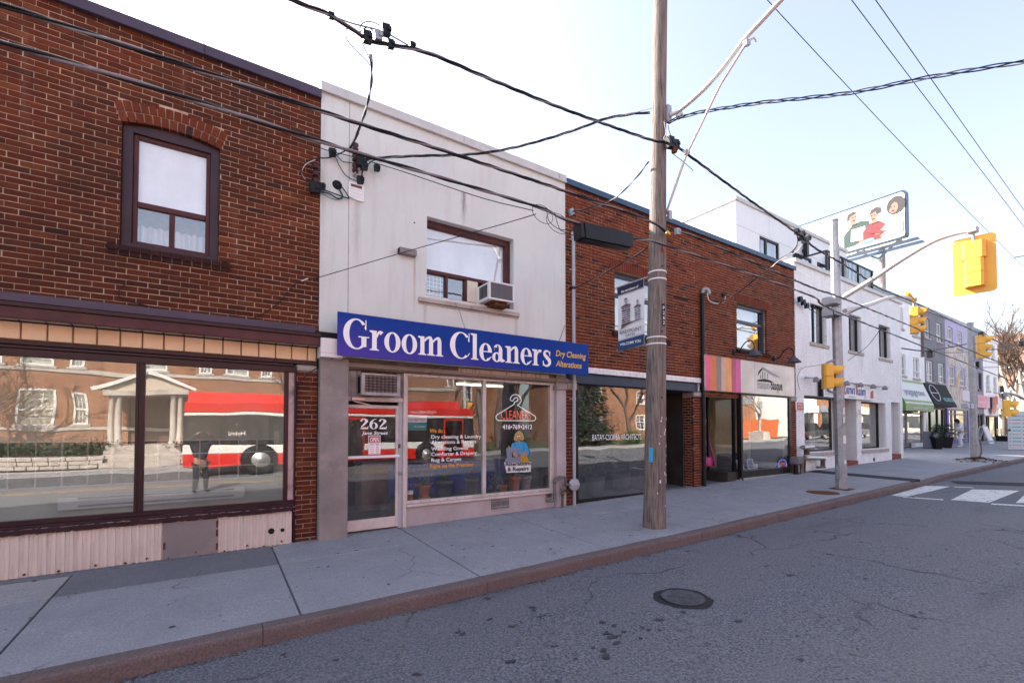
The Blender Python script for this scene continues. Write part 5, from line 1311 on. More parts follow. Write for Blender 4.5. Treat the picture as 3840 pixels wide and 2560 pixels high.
for a,b,c,d in ((s1a,s1b-.03,s1z0,s1z1),(s2a,s2b,s2z0,s2z1)):
    w = window(b4,a,b,c,d,YW4,'black_frame',gm='shop_glass_strong',fw=.07,fd=.08,name='shop_window')
    MB().box(a,b,FAC+1.3,FAC+1.32,c-.3,d).build('blind','pot_stone',w)
    for xx,m_ in ((a+.05,'cloth_white'),(a+(b-a)*.66,'pot_stone')): MB().cbox(xx,xx+.42,FAC+.6,FAC+.65,c,d-.1).build('blind',m_,w)
    MB().cbox(a-.05,b+.12,FAC-.07,YW4,c-.13,c-.01,.012).build('window_sill','limestone',b4)
    reveal(b4,a,b,c,d,FAC+.24,YW4+.02,'white_brick')
room(b4, s1a-.2, dr0-.1, FAC+1.4, 10, zfl-.3, 2.9, 'room_dark','room_floor'); room(b4, s2a-.1, s2b+.3, FAC+1.4, 10, zfl-.2, 2.9, 'room_dark','room_floor')
# recessed door and its brick side wall, red steps
side = MB(); z = G(21,FAC)+.12; k = 0
while z < s1z1-.06:
    ys = (FAC+.0,FAC+.21,FAC+.43,FAC+.64,FAC+.86,FAC+1.1) if k%2 else (FAC+.0,FAC+.1,FAC+.32,FAC+.53,FAC+.75,FAC+.97,FAC+1.1)
    for a,b in zip(ys,ys[1:]): side.cbox(dr1-.006,dr1+.04,a+.004,b-.004,z+.004,z+.064,.003)
    z += .0705; k += 1
side.build('brickwork','white_brick',b4,kind='stuff'); MB().box(dr1+.002,dr1+.2,FAC+.25,FAC+1.1,zfl-.2,s1z1).build('recess_wall','white_mortar',b4)
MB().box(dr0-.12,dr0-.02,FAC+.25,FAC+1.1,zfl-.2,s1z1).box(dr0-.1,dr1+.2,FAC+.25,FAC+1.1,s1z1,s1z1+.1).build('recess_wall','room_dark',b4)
MB().cbox(dr0-.02,dr1,FAC+1.05,FAC+1.1,zfl,s1z1).build('door','dark',b4)
MB().cbox(dr0-.02,dr1-.005,FAC-.03,FAC+1.05,G(21,FAC)-.1,G(21,FAC)+.14,.01).build('door_step','step_red',b4)
MB().box(r0-.1,r0,FAC+.25,FAC+1.0,zfl-.2,rz1).box(r1,r1+.1,FAC+.25,FAC+1.0,zfl-.2,rz1).box(r0,r1,FAC+.8,FAC+1.0,zfl-.2,rz1).box(r0,r1,FAC+.25,FAC+.8,rz1,rz1+.1).build('recess_wall','white_brick',b4)
MB().cbox(r0+.005,r1-.005,FAC-.02,FAC+.8,G(25,FAC)-.1,G(25,FAC)+.2,.01).build('door_step','step_red',b4)
# terrace railing
ra, rb = P(3100,985,FAC+.25).x, P(3274,1060,FAC+.25).x; rzz = zt4
rl = thing('terrace_railing','black metal railing on the roof edge of the white brick building','railing',((ra+rb)/2,FAC+.25,rzz))
mb = MB(); mb.bar((ra,FAC+.25,rzz+.95),(rb,FAC+.25,rzz+.95),.06,.05); mb.build('top_rail','black_frame',rl)
MB().bar((ra,FAC+.25,rzz+.10),(rb,FAC+.25,rzz+.10),.04,.04).build('bottom_rail','black_frame',rl)
n = 34
for i in range(n+1):
    x = ra+(rb-ra)*i/n; w = .07 if i % 11 == 0 else .022; MB().bar((x,FAC+.25,rzz if i%11==0 else rzz+.1),(x,FAC+.25,rzz+.95),w,w).build('post' if i%11==0 else 'baluster','black_frame',rl)
MB().bar((ra,FAC+.25,rzz+.95),(ra,FAC+2.1,rzz+.95),.06,.05).bar((ra,FAC+.25,rzz+.1),(ra,FAC+2.1,rzz+.1),.04,.04).build('return_rail','black_frame',rl)
# penthouse set back on the roof
YN = 9.4; n0, n1 = XD+.15, P(3175,960,YN).x; nz1 = P(2754,733,YN).z; nzb = P(2754,748,YN).z
ph = thing('penthouse','white rendered penthouse storey set back on the roof behind the red brick building','building',((n0+n1)/2,YN,zt4-.4))
q0 = P(2848,882,YN); q1 = P(2922,945,YN); nw = (q0.x,q1.x,P(2850,960,YN).z,q0.z)
d0 = P(2971,945,YN).x; d1 = P(3044,972,YN).x; dzt = P(2971,941,YN).z
d2, d3 = P(3064,1000,YN).x, P(3110,1010,YN).x; dzt2 = P(3064,985,YN).z
slab(ph,n0,n1,zt4-.4,nzb,YN,YN+.2,'white_clean',[nw,(d0,d1,zt4-.4,dzt),(d2,d3,zt4-.4,dzt)],'front_wall')
MB().box(n0,n0+.2,YN+.2,18,zt4-.45,nzb).build('side_wall','white_clean',ph); MB().box(n1-.2,n1,YN+.2,18,zt4-.45,nzb).build('side_wall','white_clean',ph)
MB().box(n0+.2,n1-.2,YN+.2,18,nzb-.3,nzb-.1).box(n0+.2,n1-.2,17.8,18,zt4-.45,nzb-.3).build('roof','asphalt_new',ph)
MB().cbox(n0-.05,n1+.05,YN-.06,YN+.25,nzb,nz1).cbox(n0-.05,n0+.25,YN+.25,18,nzb,nz1).build('parapet_cap','steel_pale',ph)
zj = P(2765,843,YN).z; MB().box(n0,n1,YN-.0015,YN-.0005,zj-.006,zj+.006).build('panel_joint','grey_print',ph)
x = P(2884,840,YN).x; MB().box(x-.005,x+.005,YN-.0015,YN-.0005,zj,nzb).build('panel_joint','grey_print',ph)
w = window(ph,*nw,YN+.02,'black_frame',fw=.08,fd=.08,vs=(nw[0]+(nw[1]-nw[0])*.36,),mw=.12); MB().box(nw[0],nw[1],YN+.3,YN+.32,nw[2],nw[3]).build('blind','bluegrey_paint',w)
w = window(ph,d0,d1,zt4-.38,dzt,YN+.02,'black_frame',fw=.08,fd=.08,vs=((d0+d1)/2,),name='patio_door'); MB().box(d0,d1,YN+.5,YN+.52,zt4-.38,dzt).build('blind','grey_print',w)
w = window(ph,d2,d3,zt4-.38,dzt,YN+.02,'black_frame',fw=.08,fd=.08,name='patio_door'); MB().box(d2,d3,YN+.5,YN+.52,zt4-.38,dzt).build('blind','grey_print',w)
for i,(px,py,h) in enumerate(((3017,938,.55),(3106,985,.6))):
    q = P(px,py,YN-.08); t = thing('wall_lamp',('black up-down wall lamp on the penthouse wall near its first window','black up-down wall lamp on the penthouse wall above the railing end')[i],'wall lamp',(q.x,YN-.1,q.z-h/2))
    MB().cbox(q.x-.09,q.x+.09,YN-.22,YN-.06,q.z-h/2,q.z+h/2).build('shade','black_frame',t); MB().cbox(q.x-.06,q.x+.06,YN-.06,YN-.001,q.z-.08,q.z+.04).build('bracket','black_frame',t)
# school sign, lamp rail, address plate, red notice, pipes
YL = FAC-.16; l0, l1 = P(3089,1460,YL).x, P(3281,1475,YL).x; lz1 = P(3089,1424,YL).z; lz0 = P(3089,1486,YL).z
ls = thing('shop_sign','white school sign board with blue and red lettering on the white brick wall','sign',((l0+l1)/2,YL,lz0))
MB().cbox(l0,l1,YL,FAC-.03,lz0,lz1,.006).build('panel','white_clean',ls); MB().cbox(l0-.09,l0-.02,YL-.01,FAC-.03,lz0,lz1+.05).build('end_post','black_frame',ls)
a = P(3168,1474,YL); b = P(3206,1478,YL); text('Learners',(a.x,YL-.003,a.z),b.x-a.x,.32,'blue_print',ls,bold=.03)
a = P(3211,1480,YL); b = P(3247,1484,YL); text('Academy',(a.x,YL-.003,a.z),b.x-a.x,.32,'blue_print',ls,bold=.03)
for px,cap in ((3166,.42),(3209,.42)): a = P(px,1476,YL); text('L' if px < 3200 else 'A',(a.x,YL-.0045,a.z),.16,cap,'red_paint',ls,bold=.04)
a = P(3093,1479,YL); b = P(3126,1481,YL); text('250 Jane Street',(a.x,YL-.003,a.z),b.x-a.x,.16,'grey_print',ls)
a = P(3182,1489,YL); b = P(3208,1491,YL); text('www.learners.ca',(a.x,YL-.003,a.z),b.x-a.x,.08,'stone_lilac',ls)
a = P(3262,1494,YL); b = P(3280,1496,YL); text('REGISTER',(a.x,YL-.003,a.z),b.x-a.x,.10,'pink_print',ls)
q = P(3270,1478,YL); MB().lathe([(.13,0),(.15,-.001),(0,-.0012)],(q.x,YL-.002,q.z-.02),8,'y').cbox(q.x-.16,q.x-.06,YL-.004,YL-.002,q.z-.15,q.z+.06).cbox(q.x+.03,q.x+.13,YL-.004,YL-.002,q.z-.1,q.z+.16).build('apple_logo','red_paint',ls)
q = P(3169,1446,YL); MB().lathe([(.08,0),(0,-.001)],(q.x,YL-.002,q.z),10,'y').build('globe_logo','shirt_blue',ls)
ya = FAC-.42; ra, rb = P(3022,1413,FAC-.2).x, P(3332,1452,FAC-.2).x; rz_ = P(3022,1413,FAC-.2).z
t = thing('lamp_rail','thin pale pipe rail of small spot lamps above the white school sign','lamp rail',((ra+rb)/2,FAC-.2,rz_))
MB().tube([(ra,FAC-.2,rz_),(rb,FAC-.2,rz_)],.028,8).build('pipe','steel_pale',t)
for i in range(6):
    x = ra+(rb-ra)*(i+.3)/6; MB().tube([(x,FAC-.005,rz_),(x,FAC-.2,rz_)],.03,8).build('bracket','steel_pale',t)
    MB().lathe([(.04,0),(.075,-.05),(.10,-.16),(.09,-.16),(0,-.03)],(x+.12,FAC-.3,rz_+.02),10).build('spot_lamp','pot_stone',t)
q0 = P(2985,1538,FAC-.03); q1 = P(3016,1505,FAC-.03); t = thing('notice','small white and red sprinkler shut-off notice on the white wall edge','notice',(q0.x,FAC-.03,q0.z))
MB().cbox(q0.x,q1.x,FAC-.03,FAC-.012,q0.z,q1.z).build('plate','white_clean',t)
MB().box(q0.x+.06,q1.x-.05,FAC-.033,FAC-.0305,q0.z+.05*(q1.z-q0.z),q1.z-.14*(q1.z-q0.z)).build('red_field','red_paint',t)
text('SPRINKLER',(q0.x+.1,FAC-.034,q0.z+.55*(q1.z-q0.z)),q1.x-q0.x-.2,.07,'white_print',t); text('SHUT OFF',(q0.x+.1,FAC-.034,q0.z+.2*(q1.z-q0.z)),q1.x-q0.x-.2,.07,'white_print',t)
q0 = P(3214,1564,FAC-.02); q1 = P(3230,1546,FAC-.02); t = thing('address_plate','small white address plate reading 252 beside the recessed school door','address plate',(q0.x,FAC-.02,q0.z)); MB().cbox(q0.x,q1.x,FAC-.03,FAC-.005,q0.z,q1.z).build('plate','white_clean',t); text('252',(q0.x+.08,FAC-.032,q0.z+.1),(q1.x-q0.x)*.7,.18,'red_paint',t)
MB().cbox(P(3274,1722,FAC).x,P(3278,1722,FAC).x,FAC-.03,FAC,P(3274,1728,FAC).z,P(3274,1716,FAC).z).build('outlet_box','dark',b4)
# ================================================================ THINGS ON AND IN FRONT OF THE NEAR BUILDINGS
def VPL(px, py, A, B):                   # where the sight line meets the upright plane through A and B
    A = Vector(A); B = Vector(B); n = Vector((B.y-A.y, A.x-B.x, 0)); r = ray(px, py)
    return EYE + r*((A-EYE).dot(n)/r.dot(n))
# big blue fascia sign
YG = 6.97; g0, g1 = P(1266,1250,YG).x, P(2207,1350,YG).x; sgz1 = P(1267,1167,YG).z; sgz0 = P(1266,1330,YG).z
gs = thing('shop_sign','long blue Groom Cleaners sign board over the dry cleaner window','sign',((g0+g1)/2,YG,sgz0))
gm_ = P(1845,1300,YG).x
MB().cbox(g0,gm_-.001,YG,YG+.03,sgz0,sgz1,.003).build('panel','sign_blue',gs); MB().cbox(gm_+.001,g1,YG,YG+.03,sgz0,sgz1,.003).build('panel','sign_blue',gs)
MB().cbox(g0+.08,g1-.35,YG+.03,FAC-.10,sgz0+.05,sgz1-.06).build('sign_box','weathered',gs)
q0 = P(1285,1319,YG); q1 = P(1664,1342,YG); capz = .445
serif('Groom',(q0.x,YG-.001,sgz0+.115),q1.x-q0.x,capz,'white_print',gs)
q0 = P(1686,1340,YG); q1 = P(2068,1375,YG); serif('Cleaners',(q0.x,YG-.001,sgz0+.115),q1.x-q0.x,capz,'white_print',gs)
q0 = P(2084,1338,YG); q1 = P(2197,1338,YG); text('Dry Cleaning',(q0.x,YG-.003,sgz0+.335),q1.x-q0.x,.115,'yellow_print',gs,shear=.22,bold=.010)
q1 = P(2181,1370,YG); text('Alterations',(q0.x,YG-.003,sgz0+.135),q1.x-q0.x,.115,'yellow_print',gs,shear=.22,bold=.010)
mb = MB()
for i in range(14):
    for z in (sgz0+.03,sgz1-.03): mb.lathe([(.008,0),(0,-.004)],(g0+.05+i*(g1-g0-.1)/13,YG-.0005,z),6,'y')
mb.build('screw_heads','banner_navy',gs,kind='stuff')
# white boxed return at the left end of the sign band
xa = P(1203,1280,FAC-.3).x
t = thing('sign_return','white boxed end of the old sign band left of the blue sign','sign box',(xa,FAC-.2,2.75))
MB().cbox(xa,g0+.1,FAC-.30,FAC-.02,2.80,3.02,.006).build('box','white_paint',t); MB().cbox(xa+.0,g0+.1,FAC-.30,FAC-.02,2.74,2.798,.004).build('lower_board','white_paint',t)
MB().cbox(P(1186,1240,FAC-.12).x,g0+.1,FAC-.14,FAC-.02,3.03,3.14,.02).build('tar_strip','dark',t)
# air conditioner through the door transom
YA2 = YD-.26; a0, a1 = P(1356,1440,YA2).x, P(1502,1440,YA2).x; az1 = P(1356,1396,YA2).z; az0 = P(1356,1480,YA2).z
ac = thing('air_conditioner','weathered through-wall air conditioner with a black wire grid above the shop door','air conditioner',((a0+a1)/2,YA2,az0))
fr = MB(); w = .055
fr.cbox(a0,a0+w,YA2,YA2+.02,az0,az1); fr.cbox(a1-w,a1,YA2,YA2+.02,az0,az1); fr.cbox(a0+w,a1-w,YA2+.001,YA2+.019,az0,az0+w*.9); fr.cbox(a0+w,a1-w,YA2+.001,YA2+.019,az1-w*.6,az1)
fr.build('frame','weathered',ac)
MB().box(a0+.01,a1-.01,YA2+.05,YD+.03,az0+.01,az1-.008).build('casing','weathered',ac)
MB().box(a0+.004,a0+.01,YA2+.1,YD-.02,az0+.04,az1-.05).build('side_vent','dark',ac)
mb = MB(); n = 26
for i in range(n): z = az0+w+(az1-az0-w*1.6)*i/n; mb.box(a0+w,a1-w,YA2+.035,YA2+.046,z,z+.006)
mb.build('fins','panel',ac)
mb = MB()
for i in range(1,8): x = a0+w+(a1-a0-2*w)*i/8; mb.box(x-.005,x+.005,YA2+.022,YA2+.028,az0+w*.9,az1-w*.6)
for i in range(1,6): z = az0+w*.9+(az1-az0-w*1.5)*i/6; mb.box(a0+w,a1-w,YA2+.016,YA2+.022,z-.005,z+.005)
mb.build('wire_guard','black_frame',ac)
# window air conditioner upstairs
Yw = 6.98; a0, a1 = P(1835,1090,Yw).x, P(1929,1100,Yw).x; az1 = P(1835,1049,Yw).z; az0 = P(1835,1119,Yw).z
ac = thing('air_conditioner','white window air conditioner sticking out of the upper stucco window','air conditioner',((a0+a1)/2,Yw,az0))
MB().cbox(a0+.01,a1-.01,Yw+.03,YU+.05,az0+.01,az1-.01,.012).build('casing','white_clean',ac)
fr = MB(); w=.03; fr.cbox(a0,a0+w,Yw,Yw+.04,az0,az1); fr.cbox(a1-w,a1,Yw,Yw+.04,az0,az1); fr.cbox(a0+w,a1-w,Yw+.001,Yw+.039,az0,az0+w); fr.cbox(a0+w,a1-w,Yw+.001,Yw+.039,az1-w,az1); fr.build('frame','white_clean',ac)
mb = MB()
for i in range(15): z = az0+w+(az1-az0-2*w)*i/15; mb.obox(((a0+a1)/2,Yw+.015,z+.008),((a1-a0)/2-w,0,0),(0,.008,.004),(0,-.001,.003))
mb.build('louvres','grey_print',ac); MB().box(a0+w,a1-w,Yw+.022,Yw+.029,az0+w,az1-w).build('coil','black_frame',ac)
mb = MB()
for i in range(6): mb.cbox(a0+.003,a0+.0095,Yw+.09+i*.05,Yw+.125+i*.05,az0+.06,az1-.05,.002)
mb.build('side_vent','black_frame',ac)
zs_ = P(1575,1112,FAC-.06).z
MB().cbox(a0+.16,a1-.06,Yw+.05,FAC+.1,zs_+.002,zs_+.05).cbox(a0+.1,a0+.2,Yw+.08,FAC+.1,zs_+.0525,az0+.008).cbox(a0+.3,a1-.12,Yw+.06,FAC+.1,zs_+.053,az0+.008).build('support_block','rust',ac)
# vent hood, bracket box, insulators on the stucco wall
h0, h1 = P(1307,710,FAC-.03).x, P(1364,715,FAC-.03).x; hz1 = P(1307,680,FAC-.03).z; hz0 = P(1307,737,FAC-.03).z
t = thing('vent_hood','small white louvred vent cover high on the stucco wall under the insulators','vent',((h0+h1)/2,FAC-.04,hz0))
MB().prism([(h0,FAC-.05,hz0),(h0+.08,FAC-.05,hz0-.025),(h1-.02,FAC-.05,hz0-.035),(h1,FAC-.05,hz0-.01),(h1,FAC-.05,hz1-.01),(h0+.18,FAC-.05,hz1+.012),(h0,FAC-.05,hz1)],(0,.036,0)).build('cover','white_clean',t)
MB().box(h0+.03,h1-.035,FAC-.056,FAC-.0505,hz1-.075,hz1-.035).build('slot','room_wood',t)
for i in range(3): MB().cbox(h0+.03,h1-.035,FAC-.058,FAC-.0505,hz0+.02+i*.05,hz0+.055+i*.05,.002).build('louvre','white_clean',t)
q = P(1492,931,FAC-.03); q2 = P(1556,945,FAC-.03)
t = thing('bracket_box','short brown metal bracket box on the stucco wall left of the upper window','bracket',(q.x,FAC-.1,q.z-.1)); MB().cbox(q.x,q2.x,FAC-.13,FAC-.02,q.z-.10,q.z-.0,.006).build('box','panel',t); MB().box(q.x-.004,q.x,FAC-.12,FAC-.03,q.z-.09,q.z-.01).build('end_plate','dark',t)
mb = MB(); R = random.Random(3)
for i in range(10): z = q.z-.1-i*.09; w = R.uniform(.006,.014)*(1-i*.07); mb.box(q2.x-.03-w,q2.x-.03+w,FAC-.0128,FAC-.0124,z-.09,z)
def rack(px, py0, py1, Y, label, n=3):
    a = P(px,py0,Y); b = P(px,py1,Y); t = thing('insulator_rack',label,'insulator',(b.x,Y,b.z))
    MB().cbox(a.x-.02,a.x+.02,Y+.05,Y+.065,b.z-.03,a.z+.03).build('strip','galvanised',t)
    for i in range(n):
        z = a.z+(b.z-a.z)*(i+.5)/n; h = (a.z-b.z)/n*.36
        MB().lathe([(.02,-h),(.045,-h*.9),(.05,-h*.4),(.028,0),(.05,h*.4),(.045,h*.9),(.02,h)],(a.x,Y,z),12).build('spool','ceramic',t)
        MB().tube([(a.x,Y,z-h*1.2),(a.x,Y,z+h*1.2)],.01,6).build('bolt','rust',t)
    return t
rack(1333,533,652,FAC-.09,'rack of dark brown insulator spools on the stucco wall above the vent cover')
rack(1184,612,692,FAC-.10,'rack of dark brown insulator spools on the brick corner beside the stucco wall')
def blob(px, py, Y, r, mat='cable', name='wire_connector', label=None, grp='wire connectors on the cables'):
    q = P(px,py,Y); mb = MB().obox(q,(r,0,.2*r),(0,r*.7,0),(-.15*r,0,r*1.25)).obox(q+Vector((r*.7,-.02,r*.3)),(r*.5,0,0),(0,r*.5,.0),(0,.1*r,r*.6))
    return solo(name, mb, mat, label, 'wire connector', grp)
# wires in the corner between the two buildings
Yn = FAC-.10
def wire(pts, r, mat, label, Y=None, **kw): return cable('wire', [P(*p) if len(p) == 3 else P(p[0],p[1],Y) for p in pts], r, mat, label, 'wire', **kw)
wire([(1345,500,6.4),(1310,555,7.1),(1240,590,Yn),(1188,594,Yn),(1145,612,Yn),(1130,645,Yn),(1140,672,Yn),(1180,700,Yn),(1172,708,Yn)],.010,'cable','black looping wire from the service drop round the brick corner insulators')
wire([(1183,598),(1145,618),(1131,650),(1150,680),(1185,702)],.007,'cable_pale','white looping wire beside the brick corner insulators',Yn)
wire([(1180,718),(1230,724),(1265,744),(1285,738),(1276,715),(1265,695)],.009,'cable','thick black wire looping below the corner connectors to the wall hole',FAC-.05)
wire([(1215,712),(1300,742),(1306,736),(1285,705),(1274,692)],.009,'cable','thick black wire drooping between the corner connectors and the stucco wall hole',FAC-.06)
wire([(1200,722),(1250,747),(1285,746)],.005,'cable_teal','thin teal wire under the corner connectors',FAC-.05); wire([(1265,690),(1272,712),(1281,735)],.005,'cable_teal','thin teal wire hanging out of the wall hole',FAC-.04)
q = P(1265,693,FAC-.02); solo('wall_hole', MB().lathe([(.075,0),(.06,-.006),(0,-.004)],(q.x,FAC-.014,q.z),14,'y'), 'dark', 'dark ragged round hole in the stucco wall with wires', 'wall hole')
wire([(1252,575),(1275,625),(1300,660),(1340,681)],.006,'cable','thin black wire from the wire knot down to the vent cover',FAC-.05)
wire([(1262,583),(1285,605),(1310,610),(1340,616)],.006,'cable','thin black wire from the wire knot to the wall insulators',FAC-.06)
wire([(1300,652),(1325,652),(1345,635),(1356,630)],.006,'cable_pale','thin white wire drooping beside the stucco wall insulators',FAC-.10)
wire([(1356,668),(1360,640),(1378,620),(1400,602),(1440,592)],.010,'cable','black wire from the vent cover up to the twisted cable',FAC-.09)
for i,(px,py,r,Y,lb) in enumerate(((1246,572,.045,Yn,'dark wire knot on the stucco wall near the brick corner'),(1178,705,.06,FAC-.13,'black connector block low on the brick corner'),(1207,700,.04,FAC-.11,'black connector block just right of the brick corner'),
     (1351,605,.06,FAC-.15,'black connector on the stucco wall insulators'),(1364,622,.05,FAC-.15,'black connector right under the wall insulators'),(1351,675,.045,FAC-.08,'black plug on top of the vent cover'),(1413,630,.04,FAC-.12,'black dangling connector right of the wall insulators'))):
    blob(px,py,Y,r,'cable','wire_connector',lb,None)
# conduits, pipes, gas meters
def pipe(pts, r, mat, name, parent, Y=None, k=5): 
    q = [P(*p) if len(p) == 3 else P(p[0],p[1],Y) for p in pts]; return MB().tube(q,r,10).build(name,mat,parent)
cq = P(2152,1880,FAC-.08); t = thing('conduit','grey plastic conduit pipe running down the left edge of the red brick wall','pipe',(cq.x,FAC-.08,cq.z))
zt_ = P(2152,893,FAC-.08).z; x = P(2151,1100,FAC-.08).x
MB().tube([(x,FAC-.08,zt_),(x,FAC-.08,G(6.2,FAC))],.036,12).build('pipe','plastic_grey',t)
for py in (897,1010,1080,1495,1640): z = P(2152,py,FAC-.08).z; MB().tube([(x,FAC-.08,z-.03),(x,FAC-.08,z+.03)],.042,12).box(x-.07,x+.07,FAC-.05,FAC-.012,z-.012,z+.012).build('clamp','plastic_grey' if py != 1080 else 'cable',t)
MB().lathe([(.045,0),(.06,.05),(.05,.12),(0,.14)],(x,FAC-.08,zt_),10).build('weatherhead','plastic_grey',t)
x = P(2637,1400,FAC-.07).x; t = thing('downspout','black downspout pipe between the brick pillar and the striped shop sign','pipe',(x,FAC-.07,G(11,FAC)))
zt_ = P(2637,1100,FAC-.07).z; MB().tube([(x,FAC-.07,zt_),(x,FAC-.07,G(11,FAC))],.05,12).build('pipe','black_frame',t)
for py in (1110,1240,1360,1452,1700): z = P(2637,py,FAC-.07).z; MB().tube([(x,FAC-.07,z-.025),(x,FAC-.07,z+.025)],.058,12).build('collar','black_frame',t)
MB().tube(curve([(x,FAC-.07,zt_),(x+.02,FAC-.10,zt_+.1),(x+.10,FAC-.16,zt_+.08),(x+.13,FAC-.18,zt_-.03)],5),.05,10).build('weatherhead','galvanised',t)
def zz(a,b): return (1700+a*.2232,1650+b*.2232)
q = P(*zz(2030,745),FAC-.16); t = thing('gas_meter','grey gas regulator and rusty pipes at the dry cleaner right pier','gas meter',(q.x,FAC-.16,G(6,FAC)))
MB().lathe([(.05,.06),(.115,.045),(.13,.02),(.13,-.02),(.11,-.04),(.05,-.055),(0,-.06)],tuple(q),20,'y').lathe([(.02,-.0),(.02,.0)],tuple(q),6,'y').cbox(q.x-.14,q.x+.06,q.y-.085,q.y-.058,q.z-.02,q.z+.02).build('regulator','plastic_grey',t)
pipe([(*zz(1560,1018),FAC-.09),(*zz(1685,1018),FAC-.12),(*zz(1697,1000),FAC-.12),(*zz(1700,660),FAC-.14),(*zz(1715,635),FAC-.14),(*zz(1870,620),FAC-.15),(*zz(1886,640),FAC-.15),(*zz(1888,745),FAC-.15),(*zz(1960,750),FAC-.16)],.027,'pipe_grey','pipe',t)
pipe([(*zz(1832,1128),FAC-.13),(*zz(1836,800),FAC-.13)],.025,'brass_old','pipe',t); pipe([(*zz(1836,830),FAC-.13),(*zz(1950,858),FAC-.06)],.025,'brass_old','pipe',t)
for a,b in ((1835,900),(1836,815),(1700,700),(1790,628),(1888,735)): pq = P(*zz(a,b),FAC-.135); MB().ball(pq,.045,10,6).build('fitting','pipe_grey' if a != 1835 else 'brass_old',t)
def z4(a,b): return (2980+a*.287,1350+b*.287)
q = P(*z4(160,1200),FAC-.25); t = thing('standpipe','silver siamese fire standpipe connection on the white wall','standpipe',(q.x,FAC-.25,G(16,FAC)))
pipe([(*z4(110,1140),FAC-.25),(*z4(235,1132),FAC-.30)],.075,'aluminium','inlet',t); pipe([(*z4(158,1140),FAC-.22),(*z4(158,1235),FAC-.2)],.085,'brass_old','riser',t)
pipe([(*z4(130,1272),FAC-.18),(*z4(372,1278),FAC-.18)],.075,'aluminium','pipe',t); pipe([(*z4(368,1282),FAC-.18),(*z4(368,1410),FAC-.18)],.07,'brass_old','pipe',t)
pipe([(*z4(92,1305),FAC-.16),(*z4(130,1305),FAC-.16),(*z4(128,1480),FAC-.16)],.035,'rust','pipe',t)
for a,b in ((105,1142),(158,1170),(158,1245),(368,1300),(368,1395),(320,1400)): pq = P(*z4(a,b),FAC-.2); MB().tube([pq-Vector((0,0,.03)),pq+Vector((0,0,.03))],.088,12).build('flange','aluminium' if b < 1300 else 'pipe_grey',t)
q = P(*z4(20,1340),FAC-.2); t = thing('gas_meter','dark gas meter with pipes at the right foot of the red brick building','gas meter',(q.x,FAC-.2,G(15.3,FAC)))
MB().cbox(q.x-.2,q.x+.25,FAC-.34,FAC-.08,q.z-.05,q.z+.2,.05).build('body','pipe_grey',t); pipe([(*z4(20,1360),FAC-.2),(*z4(20,1490),FAC-.2)],.07,'black_frame','pipe',t); pipe([(*z4(90,1340),FAC-.2),(*z4(92,1480),FAC-.2)],.06,'pipe_grey','pipe',t)
# gooseneck lamps over the striped sign
def goose(px, py, label):
    b = P(px,py,FAC-.02); t = thing('gooseneck_lamp',label,'lamp',(b.x,FAC-.02,b.z),'gooseneck lamps over the striped sign')
    MB().lathe([(.085,0),(.085,-.03),(.04,-.045)],(b.x,FAC-.005,b.z),14,'y').build('wall_plate','black_frame',t)
    MB().tube(curve([b,b+Vector((0,-.14,.0)),b+Vector((0,-.30,.20)),b+Vector((0,-.46,.26)),b+Vector((0,-.56,.16)),b+Vector((0,-.57,.02))],5),.016,8).build('arm','black_frame',t)
    c = b+Vector((0,-.57,-.02)); MB().lathe([(.035,.05),(.05,.0),(.075,-.03),(.19,-.15),(.2,-.175),(.185,-.17),(.05,-.03),(0,-.02)],tuple(c),18).build('shade','pot_grey',t)
    return t
l1 = goose(2753,1320,'black gooseneck lamp over the middle of the striped shop sign'); q = P(2903,1344,FAC-.02); dup(l1,(q.x,FAC-.02,q.z),'black gooseneck lamp over the right end of the striped shop sign')

# ================================================================ POLES
ub = Vector((6.13,5.09,G(6.13,5.09)-.05)); utop = Vector((6.43,5.09,10.5))
up_ = thing('utility_pole','weathered wooden utility pole standing on the sidewalk edge before the brick building','utility pole',tuple(ub))
mb = MB(); pts = [ub+(utop-ub)*(i/24) for i in range(25)]; rs = [.185-(.185-.118)*min(1,i/17) for i in range(25)]; rs[0] = .192
mb.tube(pts,rs,28); pole_o = mb.build('pole','pole_wood',up_)
def pole_at(z): return ub+(utop-ub)*((z-ub.z)/(utop.z-ub.z))
def pole_r(z): return .185-.067*min(1,(z-ub.z)/(utop.z-ub.z)*24/17)
for py in (1015,1044,1263,1288):
    z = P(2470,py,5.0).z; c = pole_at(z); r = pole_r(z)+.002; MB().lathe([(r,-.011),(r+.004,-.008),(r+.004,.008),(r,.011)],(c.x,c.y,z),28).build('steel_band','white_clean',up_)
z0_ = P(2482,1215,4.95).z; z1_ = P(2482,1145,4.95).z; c = pole_at((z0_+z1_)/2); r = pole_r(z0_); a = math.radians(-97)
nrm = Vector((math.cos(a),math.sin(a),0)); sd = Vector((-nrm.y,nrm.x,0)); pc = Vector((c.x,c.y,(z0_+z1_)/2))+nrm*(r+.004)
tag_ = MB().obox(pc,sd*.028,nrm*.004,Vector((0,0,(z1_-z0_)/2+.03))).build('number_strip','black_print',up_)
for i, ch in enumerate('P262'): text(ch,pc+nrm*.005+Vector((0,0,(z1_-z0_)/2-.07-i*.082))-sd*.02,.036,.055,'white_print',tag_,ex=tuple(sd))
mb = MB(); R = random.Random(8)
for i in range(26):
    a = math.radians(R.uniform(-130,-20)); z = R.choice([R.uniform(.9,1.9),R.uniform(.4,1.2),R.uniform(1.4,1.9)]); r = pole_r(z)+.002; c = pole_at(z); n_ = Vector((math.cos(a),math.sin(a),0)); s_ = Vector((-n_.y,n_.x,0)); pc = Vector((c.x,c.y,z))+n_*r
    mb.obox(pc,s_*R.uniform(.004,.012),n_*.002,Vector((0,0,R.uniform(.006,.03))))
